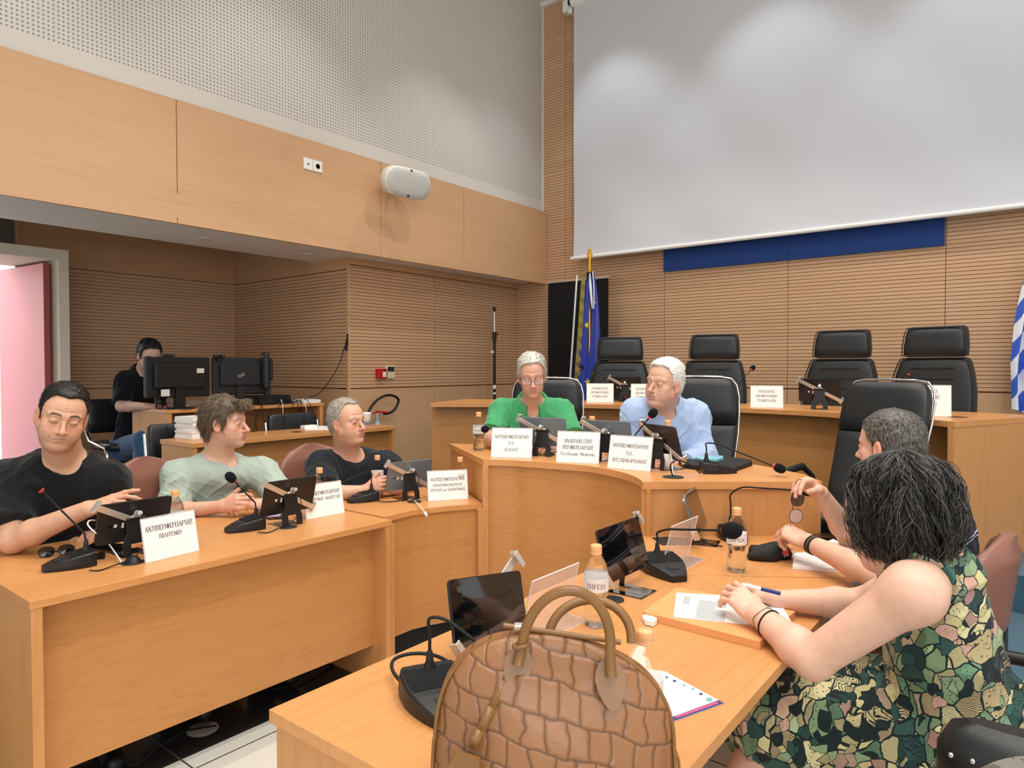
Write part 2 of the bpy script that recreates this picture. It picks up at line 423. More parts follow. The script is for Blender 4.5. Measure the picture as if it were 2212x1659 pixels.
# corner piece
inner = [tuple(PZ(u, v, .75)[:2]) for u, v in [(831, 1117), (845, 1113.5), (859, 1110), (892, 1102.5), (925, 1098), (976, 1092.5), (1042, 1088)]]
o = thing('corner_desk', 'curved wooden corner desk between the straight left desk and the raised desk', 'desk', (0, 0, 0))
obj('tabletop', MB().prism(inner + [(-2.50, 2.775), (-2.98, 3.128), (-3.13, 2.6), (-3.09, 2.088)], Z - TH, Z), M['desk_top_y'], o, **WD)
fp = off(inner[0:], .012)
obj('front_panel', ribbon(fp, .02, .17, Z - TH), M['desk_h'], o)
obj('upright', MB().box(-2.42, -2.358, 2.092, 2.114, 0, Z - TH), M['desk_v'], o)
obj('upright', MB().box(-.02, .02, -.03, 0, 0, Z - TH, Matrix.Translation((-2.275, 2.612, 0)) @ Matrix.Rotation(R(60), 4, 'Z')), M['desk_v'], o)
obj('plinth', ribbon(off(inner, .05), .02, 0, .17), M['blackm'], o)
# raised centre desk
ZC_ = .972
cin = [tuple(PZ(u, v, ZC_)[:2]) for u, v in [(1044, 993), (1104, 994), (1140, 996.5), (1200, 1000.5), (1265, 1005.5), (1300, 1011), (1340, 1019), (1365, 1027), (1380, 1034), (1388, 1041)]]
CR = tuple(PZ(1777, 1040.5, ZC_)[:2]); CL = tuple(PZ(970, 958, ZC_)[:2])
def smooth_poly(P, k=6):
    out = []
    n = len(P)
    for i in range(n - 1):
        p0, p1, p2, p3 = P[max(i - 1, 0)], P[i], P[i + 1], P[min(i + 2, n - 1)]
        for j in range(k):
            t_ = j / k
            out.append(tuple(.5 * ((2 * p1[a]) + (-p0[a] + p2[a]) * t_ + (2 * p0[a] - 5 * p1[a] + 4 * p2[a] - p3[a]) * t_ ** 2 + (-p0[a] + 3 * p1[a] - 3 * p2[a] + p3[a]) * t_ ** 3) for a in range(2)))
    return out + [tuple(P[-1])]
cs = smooth_poly(cin, 4)
o = thing('curved_podium_desk', 'raised curved wooden desk in the centre with two men behind it', 'desk', (0, 0, 0))
outer = [CR] + [tuple(PZ(u, v, ZC_)[:2]) for u, v in [(1735, 1024), (1690, 1015), (1640, 1005), (1590, 998)]] + arc(HC[0], HC[1], 1.40, 70, 130, 12) + [CL]
obj('tabletop', MB().prism(cs + outer, ZC_ - .03, ZC_), M['desk_top_c'], o, **WD)
obj('front_panel', ribbon(off(cs, .014), .02, .02, ZC_ - .03), M['desk_h'], o)
Rt = lambda a, b, ins: ribbon([(a[0] + ins[0], a[1] + ins[1]), (b[0] + ins[0], b[1] + ins[1])], .025, .02, ZC_ - .03)
obj('end_panel', Rt(cin[-1], CR, (-.008, .010)), M['desk_v'], o)
obj('end_panel', Rt(CL, cin[0], (.006, .008)), M['desk_v'], o)
obj('upright', MB().box(-.03, .0, 0, .03, .02, ZC_ - .03, Matrix.Translation((cin[0][0] + .028, cin[0][1] + .006, 0)) @ Matrix.Rotation(R(35), 4, 'Z')), M['desk_v'], o)
# right desks
o = thing('side_desk', 'wooden desk joining the right-hand desk to the raised desk, with phones and a glasses case', 'desk', (0, 0, 0))
inr = arc(-1.8, 2.1, .575, 0, 30, 6) + [(-1.315, 2.53)]
poly = [(-1.225, 2.103), (-.50, 2.415 - .02)] 
rp = [(-1.227, 1.93)] + [(p[0], p[1] - .02) for p in inr[1:]] + [(-.80, 2.95), (-.515, 2.43)]
rp = [(-1.231, 1.935), (-1.231, 2.05), (-1.243, 2.2), (-1.27, 2.37), (-1.315, 2.53), (-.80, 2.945), (-.56, 2.70), (-.512, 2.432), (-.915, 2.15)]
obj('tabletop', MB().prism(rp, Z - TH, Z), M['desk_top_y'], o, **WD)
obj('front_panel', ribbon([(p[0] + .02, p[1]) for p in rp[4:0:-1]][::-1], -.02, .12, Z - TH), M['desk_h'], o)
obj('end_panel', ribbon([(-1.27, 2.53), (-.80, 2.905)], -.025, 0, Z - TH), M['desk_v'], o)
o = thing('front_desk', 'near right-hand wooden desk under the brown handbag', 'desk', (0, 0, 0))
obj('tabletop', MB().prism([(-1.225, .765), (-.478, .765), (-.498, 2.0), (-.510, 2.424), (-.917, 2.146), (-1.233, 1.93)], Z - TH, Z), M['desk_top_y'], o, **WD)
obj('end_panel', MB().box(-1.215, -.52, .775, .80, 0, Z - TH), M['desk_v'], o, **WD)
obj('front_panel', MB().box(-1.16, -1.14, .80, 1.95, .17, Z - TH), M['desk_h'], o)
# back bench on the top tier
ZB = 1.16
o = thing('rear_bench_desk', 'long curved wooden bench desk in front of the four high-backed black chairs', 'desk', (0, 0, 0))
BP = lambda L_: [tuple(PZ(u, v, ZB)[:2]) for u, v in L_]
bf = BP([(1258, 873), (1354, 875), (1480, 878), (1594, 881.5), (1740, 888), (1821, 893), (1950, 902), (2063, 911)])
bin_ = smooth_poly([(bf[0][0] - 1.0, bf[0][1] - .62), (bf[0][0] - .5, bf[0][1] - .25)] + bf, 4)
bk = BP([(2212, 896.5), (2118, 891), (2048, 888), (1835, 877), (1700, 873), (1595, 869)])
BR = BP([(2212, 903)])[0]
BE_ = (BR[0] + .10, BR[1] + .32)
bout = [BE_] + bk[1:] + [(bf[0][0] - .15, bf[0][1] + .62), (bf[0][0] - 1.3, bf[0][1] + .1)]
obj('tabletop', MB().prism(bin_ + bout, ZB - .03, ZB), M['desk_top_c'], o, **WD)
obj('front_panel', ribbon(off(bin_[:-1], .10), .02, T1, ZB - .03), M['desk_h'], o)
obj('end_panel', ribbon([(bf[-1][0] - .002, bf[-1][1] + .006), (BE_[0] - .005, BE_[1] - .01)], .035, T1, ZB - .03), M['desk_v'], o, **WD)
obj('cable_grommet', MB().lathe([(.0, .001), (.045, .001), (.05, .0005)], 20, Matrix.Translation(tuple(PZ(2068, 901, ZB)))), M['blackp'], o)
# middle-left desk on the first tier
o = thing('long_desk', 'long wooden desk behind the seated men on the left, with loose papers on it', 'desk', (0, 0, 0))
ZM = .94
obj('tabletop', MB().box(-4.87, -4.415, 2.22, 3.98, ZM - .03, ZM), M['desk_top_y'], o, **WD)
obj('end_panel', MB().box(-4.86, -4.42, 2.225, 2.255, T1, ZM - .03), M['desk_v'], o, **WD)
obj('end_panel', MB().box(-4.86, -4.42, 3.945, 3.975, T1, ZM - .03), M['desk_v'], o, **WD)
obj('front_panel', MB().box(-4.50, -4.48, 2.255, 3.945, T1 + .1, ZM - .03), M['desk_h'], o)
obj('cable_grommet', MB().lathe([(.0, .001), (.04, .001), (.045, .0005)], 20, Matrix.Translation(tuple(PZ(641, 933, ZM)))), M['blackp'], o)
# technician's desk on the top tier
o = thing('technician_desk', 'wooden desk in the recess carrying two monitors and a heap of cables', 'desk', (0, 0, 0))
ZT = 1.13
obj('tabletop', MB().box(-5.62, -5.03, 2.345, 3.70, ZT - .025, ZT), M['desk_top_y'], o, **WD)
obj('end_panel', MB().box(-5.61, -5.035, 2.35, 2.385, T2, ZT - .025), M['desk_v'], o, **WD)
obj('end_panel', MB().box(-5.61, -5.035, 3.66, 3.695, T2, ZT - .025), M['desk_v'], o, **WD)
obj('front_panel', MB().box(-5.35, -5.33, 2.385, 3.66, T2 + .35, ZT - .025), M['desk_v'], o)
# ---------------------------------------------------------------- lettering: a small serif alphabet drawn with strokes
A_ = {
 'Α': (.72, [[(0, 0), (.33, 1)], [(.33, 1), (.72, 0), 1], [(.13, .35), (.56, .35)]], [0, .72]),
 'Β': (.62, [[(.12, 0), (.12, 1), 1], [(.12, 1), (.4, .98), (.52, .78), (.4, .55), (.12, .53)], [(.4, .54), (.6, .4), (.6, .15), (.42, 0), (.12, 0), 1]], []),
 'Γ': (.56, [[(.12, 0), (.12, 1), 1], [(.0, 1), (.56, 1), (.56, .8)]], [.12]),
 'Δ': (.72, [[(0, 0), (.33, 1)], [(.33, 1), (.72, 0), 1], [(0, 0), (.72, 0)]], []),
 'Ε': (.58, [[(.12, 0), (.12, 1), 1], [(0, 1), (.54, 1), (.54, .82)], [(.12, .52), (.42, .52)], [(0, 0), (.58, 0), (.58, .2)]], []),
 'Ζ': (.6, [[(.02, .8), (.04, 1), (.56, 1)], [(.56, 1), (.02, 0), 1], [(.02, 0), (.58, 0), (.6, .2)]], []),
 'Η': (.76, [[(.12, 0), (.12, 1), 1], [(.64, 0), (.64, 1), 1], [(.12, .52), (.64, .52)]], [.12, .64, -.12, -.64]),
 'Ι': (.28, [[(.14, 0), (.14, 1), 1]], [.14, -.14]),
 'Κ': (.7, [[(.12, 0), (.12, 1), 1], [(.6, 1), (.14, .45)], [(.26, .58), (.66, 0), 1]], [.12, .64, -.12, -.6]),
 'Λ': (.72, [[(0, 0), (.33, 1)], [(.33, 1), (.72, 0), 1]], [0, .72]),
 'Μ': (.88, [[(.1, 0), (.12, 1)], [(.12, 1), (.44, .1), 1], [(.44, .1), (.76, 1)], [(.76, 1), (.78, 0), 1]], [.1, .78, -.1, -.78]),
 'Ν': (.76, [[(.1, 0), (.1, 1)], [(.1, 1), (.66, 0), 1], [(.66, 0), (.66, 1)]], [.1, -.06, -.66]),
 'Ξ': (.62, [[(.02, .82), (.02, 1), (.6, 1), (.6, .82)], [(.1, .52), (.52, .52), 1], [(.02, .18), (.02, 0), (.6, 0), (.6, .18)]], []),
 'Ο': (.74, [[(.37, 1), (.14, .88), (.04, .5), (.14, .12), (.37, 0), 1], [(.37, 0), (.6, .12), (.7, .5), (.6, .88), (.37, 1), 1]], []),
 'Π': (.76, [[(.12, 0), (.12, 1), 1], [(.64, 0), (.64, 1), 1], [(0, 1), (.76, 1)]], [.12, .64]),
 'Ρ': (.6, [[(.12, 0), (.12, 1), 1], [(.0, 1), (.4, 1), (.58, .86), (.58, .62), (.4, .46), (.12, .46)]], [.12]),
 'Σ': (.62, [[(.56, .82), (.56, 1), (.02, 1)], [(.02, 1), (.34, .52), 1], [(.34, .52), (.02, 0)], [(.02, 0), (.6, 0), (.6, .2)]], []),
 'Τ': (.64, [[(.32, 0), (.32, 1), 1], [(.0, .8), (.0, 1), (.64, 1), (.64, .8)]], [.32]),
 'Υ': (.68, [[(.34, 0), (.34, .45), 1], [(.34, .45), (.04, 1), 1], [(.34, .45), (.64, 1)]], [.34, -.04, -.64]),
 'Φ': (.78, [[(.39, 0), (.39, 1), 1], [(.39, .84), (.14, .76), (.05, .5), (.14, .24), (.39, .16), 1], [(.39, .16), (.64, .24), (.73, .5), (.64, .76), (.39, .84), 1]], [.39, -.39]),
 'Χ': (.72, [[(.06, 1), (.66, 0), 1], [(.64, 1), (.06, 0)]], [.08, .64, -.08, -.62]),
 'Ω': (.78, [[(.06, .14), (.06, 0), (.3, 0), (.1, .4), (.14, .8), (.39, 1), (.64, .8), (.68, .4), (.48, 0), (.72, 0), (.72, .14)]], []),
 '.': (.22, [[(.08, 0), (.12, .08), 1]], []),
 'α': (.52, [[(.5, .66), (.4, .3), (.24, 0), (.06, .14), (.06, .5), (.24, .66), (.38, .4), (.48, 0)]], []),
 'ά': (.52, [[(.5, .66), (.4, .3), (.24, 0), (.06, .14), (.06, .5), (.24, .66), (.38, .4), (.48, 0)], [(.22, .76), (.32, 1)]], []),
 'ρ': (.5, [[(.06, -.3), (.08, .4), (.24, .66), (.44, .5), (.44, .14), (.26, 0), (.08, .1)]], []),
 'λ': (.5, [[(.06, 1), (.14, .96), (.46, 0), 1], [(.24, .6), (.04, 0)]], []),
 'μ': (.54, [[(.06, -.3), (.08, .66)], [(.08, .1), (.2, 0), (.34, .06), (.42, .2)], [(.42, .66), (.42, .08), (.52, 0), 1]], []),
 'π': (.54, [[(0, .62), (.54, .66)], [(.16, .64), (.1, 0), 1], [(.38, .64), (.38, .08), (.5, 0)]], []),
 'ο': (.46, [[(.23, .66), (.06, .5), (.06, .14), (.23, 0), 1], [(.23, 0), (.4, .14), (.4, .5), (.23, .66), 1]], []),
 'ς': (.44, [[(.42, .6), (.24, .66), (.06, .5), (.08, .18), (.34, .04), (.36, -.16), (.2, -.24)]], []),
 'ν': (.46, [[(.02, .66), (.12, .62), (.22, 0), 1], [(.22, 0), (.42, .4), (.4, .66)]], []),
 'κ': (.5, [[(.08, 0), (.08, .66), 1], [(.42, .66), (.1, .3)], [(.2, .4), (.48, 0), 1]], []),
 'ι': (.22, [[(.08, .66), (.08, .08), (.2, 0), 1]], []),
 'R': (.66, [[(.12, 0), (.12, 1), 1], [(0, 1), (.4, 1), (.58, .86), (.58, .64), (.4, .5), (.12, .5)], [(.34, .5), (.66, 0), 1]], [.12]),
 ' ': (.4, [], []),
}
for a, b in (('Z', 'Ζ'), ('I', 'Ι'), ('A', 'Α'), ('H', 'Η'), ('P', 'Ρ'), ('E', 'Ε')): A_[a] = A_[b]
def textmb(mb, s, h, cx, y, fit=None, sp=.16, M=None, wt=1.0):
    """serif letters of height h, centred on cx, baseline y, in the local xy plane (z = 0)"""
    W = sum(A_[c][0] + sp for c in s) - sp
    sx = h * (min(1.0, fit / (W * h)) if fit else 1)
    x = cx - W * sx / 2
    for c in s:
        wd, st, serif = A_[c]
        for s_ in st:
            thick = s_[-1] == 1; pts = [p for p in s_ if p != 1]
            t_ = (.075 if thick else .038) * h * wt
            for i in range(len(pts) - 1):
                (ax, ay), (bx, by) = pts[i], pts[i + 1]
                ax, bx, ay, by = x + ax * sx, x + bx * sx, y + ay * h, y + by * h
                dx, dy = bx - ax, by - ay; l = math.hypot(dx, dy) or 1
                nx, ny, ex, ey = -dy / l * t_, dx / l * t_, dx / l * t_ * .5, dy / l * t_ * .5
                mb.add([(ax + nx - ex, ay + ny - ey, 0), (ax - nx - ex, ay - ny - ey, 0), (bx - nx + ex, by - ny + ey, 0), (bx + nx + ex, by + ny + ey, 0)], [(0, 1, 2, 3)], False, M)
        for q in serif:
            yy = y + (0 if q >= 0 and not (q == 0 and False) else h); q = abs(q)
            mb.add([(x + (q - .12) * sx, yy - .03 * h, 0), (x + (q + .12) * sx, yy - .03 * h, 0), (x + (q + .12) * sx, yy + .03 * h, 0), (x + (q - .12) * sx, yy + .03 * h, 0)], [(0, 1, 2, 3)], False, M)
        x += (wd + sp) * sx
    return mb
M['acrylic'] = mat('clear_acrylic', 'F3E6E0', .05, trans=.0, alpha=.28)
M['acrylic_edge'] = mat('acrylic_edge', 'F2EDE8', .1, alpha=.75)

# ---------------------------------------------------------------- name cards: acrylic holder, paper, print
def name_card(p, rz, lines, label, w=.212, h=.15, lean=12, group='name cards', frame=True, blank=False):
    """p: middle of the foot line on the desk; the text faces local -y"""
    o = thing('name_card', label, 'name card', tuple(p), rz, group)
    Rm = Matrix.Rotation(R(-lean), 4, 'X')
    obj('acrylic_holder', MB().box(-w / 2, w / 2, .0012, .0036, 0, h + .004, Rm).box(-w / 2, w / 2, 0, .07, 0, .0022), M['acrylic'], o)
    e = MB().box(-w / 2, w / 2, .0008, .004, h + .0042, h + .0056, Rm).box(w / 2 + .0002, w / 2 + .0014, .0008, .004, 0, h + .004, Rm).box(-w / 2 - .0014, -w / 2 - .0002, .0008, .004, 0, h + .004, Rm)
    e.box(-w / 2, w / 2, .07, .0712, 0, .0022)
    obj('polished_edge', e, M['acrylic_edge'], o)
    if blank: return o
    obj('paper', MB().box(-w / 2 + .001, w / 2 - .001, .0, .0009, .001, h + .001, Rm), M['card'], o)
    tm = MB(); Mt = Rm @ Matrix.Translation((0, -.0006, 0)) @ Matrix.Rotation(PI / 2, 4, 'X')
    for ln_ in lines: textmb(tm, ln_[0], ln_[1], ln_[4] if len(ln_) > 4 else 0, ln_[2], ln_[3], M=Mt)
    obj('printed_text', tm, M['ink'], o)
    return o
def faced(p, q=(0, 0)):   # rotation so that local -y looks from p towards q
    return math.atan2(q[1] - p[1], q[0] - p[0]) + PI / 2
def seg_card(a, b, z):
    A, B = PZ(*a, z), PZ(*b, z); return (A + B) / 2, math.atan2(B[1] - A[1], B[0] - A[0])
ZL = .75
p, r = seg_card((316, 1217), (430, 1190), ZL)
name_card(p, r, [('ΑΝΤΙΠΕΡΙΦΕΡΕΙΑΡΧΗΣ', .0175, .105, .178), ('ΠΟΛΙΤΙΣΜΟΥ', .0145, .076, .085)], 'white name card with two printed lines, nearest the camera on the left desk', w=.2)
p, r = seg_card((662, 1123), (745, 1108), ZL)
name_card(p, r, [('ΑΝΤΙΠΕΡΙΦΕΡΕΙΑΡΧΗΣ', .0165, .102, .176), ('ΤΟΥΡΙΣΤΙΚΗΣ ΑΝΑΠΤΥΞΗΣ', .0135, .076, .172)], 'white name card with two printed lines, at the far end of the left desk', w=.2)
p, r = seg_card((925, 1083), (1012, 1078), ZL)
name_card(p, r, [('ΑΝΤΙΠΕΡΙΦΕΡΕΙΑΡΧΗΣ', .0165, .100, .18), ('ΕΠΙΧΕΙΡΗΜΑΤΙΚΟΤΗΤΑΣ', .013, .072, .155), ('ΕΡΕΥΝΑΣ και ΚΑΙΝΟΤΟΜΙΑΣ', .013, .048, .18)], 'white three-line name card on the corner desk beside the raised desk', w=.21)
def pix_card(u, v, z, rz): return PZ(u, v, z), rz
p = PZ(1104, 989, ZC_ + .0); name_card(p, R(27), [('ΑΝΤΙΠΕΡΙΦΕΡΕΙΑΡΧΗΣ', .0165, .100, .18), ('Π.Ε.', .015, .067, .1), ('ΗΛΕΙΑΣ', .016, .034, .1)], 'white name card standing in front of the man in the green polo shirt')
p = PZ(1246.5, 1000.5, ZC_); name_card(p, R(18), [('ΑΝΑΠΛΗΡΩΤΗΣ', .0185, .098, .14), ('ΠΕΡΙΦΕΡΕΙΑΡΧΗΣ', .0185, .067, .155), ('Χαράλαμπος Μπονάνος', .0155, .037, .172)], 'middle one of three white name cards on the raised desk, lower-case third line')
p = PZ(1357, 1015, ZC_); name_card(p, R(2), [('ΑΝΤΙΠΕΡΙΦΕΡΕΙΑΡΧΗΣ', .0165, .100, .18), ('Π.Ε.', .015, .067, .1), ('ΑΙΤΩΛΟΑΚΑΡΝΑΝΙΑΣ', .016, .034, .172)], 'rightmost of three white name cards on the raised desk')
p = PZ(1296, 869.5, ZB); name_card(p, R(30), [('ΓΡΑΜΜΑΤΕΑΣ', .0165, .105, .12), ('ΠΕΡΙΦΕΡΕΙΑΚΟΥ', .0165, .073, .14), ('ΣΥΜΒΟΥΛΙΟΥ', .0165, .041, .125)], 'white name card on the rear bench closest to the blue flag')
p = PZ(1393, 871.5, ZB); name_card(p, R(28), [('ΑΝΤΙΠΡΟΕΔΡΟΣ', .0165, .105, .14), ('ΠΕΡΙΦΕΡΕΙΑΚΟΥ', .0165, .073, .14), ('ΣΥΜΒΟΥΛΙΟΥ', .0165, .041, .125)], 'white name card on the rear bench half hidden by the white-haired man')
p = PZ(1656.5, 880.5, ZB); name_card(p, R(22), [('ΠΡΟΕΔΡΟΣ', .0165, .105, .11), ('ΠΕΡΙΦΕΡΕΙΑΚΟΥ', .0165, .073, .14), ('ΣΥΜΒΟΥΛΙΟΥ', .0165, .041, .125)], 'white name card alone in the middle of the rear bench')
p = PZ(2010, 899, ZB); name_card(p, R(10), [('ΡΙΟΣ', .019, .132, .14, .012), ('ΑΚΗΣ', .019, .100, .12, .014), ('ΤΑ', .019, .067, .12, .014), ('ς', .022, .032, .1, .020)], 'taller four-line name card at the right end of the rear bench', h=.175, w=.20)
# blank acrylic holders seen from behind on the right-hand desk
p, r = PZ(1182, 1360, ZL), PI / 2
name_card((-1.06, 1.475, ZL), -PI / 2, [], 'blank clear acrylic card holder leaning behind the nearer dark tablet', blank=True, lean=14)
name_card((-1.05, 2.245, ZL), -PI / 2, [], 'blank clear acrylic card holder beside the far conference microphone', blank=True, lean=14)

# ---------------------------------------------------------------- tablets and their stands
M['tab_black'] = mat('tablet_back_black', '1E1D20', .35)
M['tab_grey'] = mat('tablet_back_grey', '6F7A82', .32, .3)
M['screen'] = mat('tablet_screen', '050608', .05, coat=1)
M['label_w'] = mat('white_label', 'DAD6CE', .6)
M['orange_mark'] = mat('orange_sticker', 'D85C34', .5)
def tablet_stand(p, rz, hinge=.155, wide=.062):
    """local +x looks at the user; foot plate lies towards the user"""
    o = thing('tablet_stand', '', 'tablet stand', tuple(p), rz, 'tablet stands')
    t_ = .0028
    obj('foot_plate', MB().box(-.004, .112, -.05, -.022, .0005, t_).box(-.004, .112, .022, .05, .0005, t_).box(.04, .112, -.022, .022, .0005, t_), M['blackg'], o, bevel=.001)
    up = MB(); Rm = Matrix.Rotation(R(6), 4, 'Y')
    up.box(-.0035, 0, -.05, -.020, .0, .045, Rm).box(-.0035, 0, .020, .05, .0, .045, Rm)
    up.add([(-.0035, -.05, .045), (-.0035, .05, .045), (-.0035, .032, .085), (-.0035, -.032, .085), (0, -.05, .045), (0, .05, .045), (0, .032, .085), (0, -.032, .085)], [(0, 1, 2, 3), (7, 6, 5, 4), (0, 4, 5, 1), (2, 6, 7, 3), (1, 5, 6, 2), (3, 7, 4, 0)], False, Rm)
    up.box(-.0035, 0, -.032, .032, .085, hinge - .022, Rm).tube([(-.002, -.034, hinge - .02), (-.002, .034, hinge - .02)], .007, 10, M=Rm)
    obj('upright', up, M['blackp'], o, bevel=.0012)
    obj('sticker', MB().box(-.0042, -.0036, -.014, .006, .034, .039, Rm), M['orange_mark'], o)
    obj('ball_joint', MB().ball((-.001, 0, hinge), .011, n=10).tube([(-.026, 0, hinge + .004), (-.004, 0, hinge)], .009, 14), M['steel'], o)
    # clamp bar runs from corner to corner behind the tablet
    T_ = Matrix.Translation((.024, 0, hinge - .028)) @ Matrix.Rotation(R(-16), 4, 'Y') @ Matrix.Rotation(R(29), 4, 'X')
    bar = MB().box(-.011, -.006, -.15, .15, -.011, .011, T_).lathe([(.024, -.013), (.026, -.010), (.026, -.006), (.024, -.005)], 24, T_ @ Matrix.Rotation(PI / 2, 4, 'Y'))
    for s_ in (-1, 1):
        a, b = sorted((s_ * .15, s_ * .156))
        bar.box(-.011, .012, a, b, -.022, .022, T_)
        a, b = sorted((s_ * .140, s_ * .156)); bar.box(.009, .013, a, b, -.022, .022, T_)
    obj('clamp_bar', bar, M['steel'], o, bevel=.0012)
    return o
def tablet(p, rz, m_, hinge=.155, tilt=16, roll=0):
    o = thing('tablet', '', 'tablet', tuple(p), rz, 'tablets')
    W_, H_ = .127, .078
    T_ = Matrix.Translation((.024, 0, hinge - .028)) @ Matrix.Rotation(R(-tilt), 4, 'Y') @ Matrix.Rotation(R(roll), 4, 'X')
    rr = .012; pts = []
    for cx, cy, a0 in ((W_ - rr, H_ - rr, 0), (-W_ + rr, H_ - rr, 90), (-W_ + rr, -H_ + rr, 180), (W_ - rr, -H_ + rr, 270)):
        pts += [(cx + rr * math.cos(R(a0 + 15 * k)), cy + rr * math.sin(R(a0 + 15 * k))) for k in range(7)]
    Tp = T_ @ Matrix(((0, 0, 1, 0), (1, 0, 0, 0), (0, 1, 0, 0), (0, 0, 0, 1)))
    obj('body', MB().prism(pts, -.005, .003, Tp, smooth=False), m_, o, bevel=.002)
    ps = [(x * .985, y * .975) for x, y in pts]
    obj('screen', MB().prism(ps, .0031, .0036, Tp), M['screen'], o)
    obj('home_button', MB().box(.0036, .0039, -.008, .008, -.0735, -.0685, T_), M['chrome'], o)
    obj('camera_lens', MB().box(-.0062, -.005, .078, .088, -.014, -.004, T_), M['blackg'], o, bevel=.0005)
    obj('sticker', MB().box(-.0056, -.005, .06, .070, -.016, -.004, T_).box(-.0056, -.005, .036, .044, -.022, -.002, T_), M['label_w'], o)
    return o
PL = PI   # user on the -x side
tabs = [
 (PZ(297, 1200, ZL), PL, 'tab_black', 'left desk by the nearest seated man'),
 (PZ(632, 1135, ZL), PL, 'tab_black', 'left desk by the mint-shirted man'),
 (PZ(888, 1080, ZL), PL - R(14), 'tab_grey', 'corner desk'),
 (PZ(1170, 986, ZC_), R(108), 'tab_grey', 'raised desk by the green-shirted man'),
 (PZ(1308, 998, ZC_), R(96), 'tab_grey', 'middle of the raised desk'),
 (PZ(1420, 1014, ZC_), R(62), 'tab_black', 'raised desk by the blue-shirted man'),
 (PZ(1350, 868, ZB), R(112), 'tab_black', 'rear bench near the flag'),
 (PZ(1770, 885, ZB), R(104), 'tab_black', 'rear bench further right'),
 ((-1.075, 1.24, ZL), 0, 'tab_black', 'right desk behind the handbag'),
 ((-1.065, 1.865, ZL), 0, 'tab_black', 'right desk behind a bottle'),
 ((-1.13, 2.55, ZL), R(14), 'tab_grey', 'far right desk, edge-on'),
]
colr = {'tab_black': 'black', 'tab_grey': 'grey'}
ts0 = None; tb = {}
for i, (p, rz, mk, where) in enumerate(tabs):
    rz_ = rz
    if ts0 is None: ts0 = tablet_stand(p, rz); s_ = ts0
    else: s_ = dup(ts0, tuple(p), rz)
    if i >= 8: pass
    s_['label'] = 'black tablet stand with steel clamp on the ' + where
    if i == 8: q = tablet((p[0], p[1], p[2]), rz, M[mk], hinge=.138, roll=-8)
    elif mk not in tb: tb[mk] = tablet(p, rz, M[mk]); q = tb[mk]
    else: q = dup(tb[mk], tuple(p), rz)
    q['label'] = '%s tablet in a clamp on the %s' % (colr[mk], where)
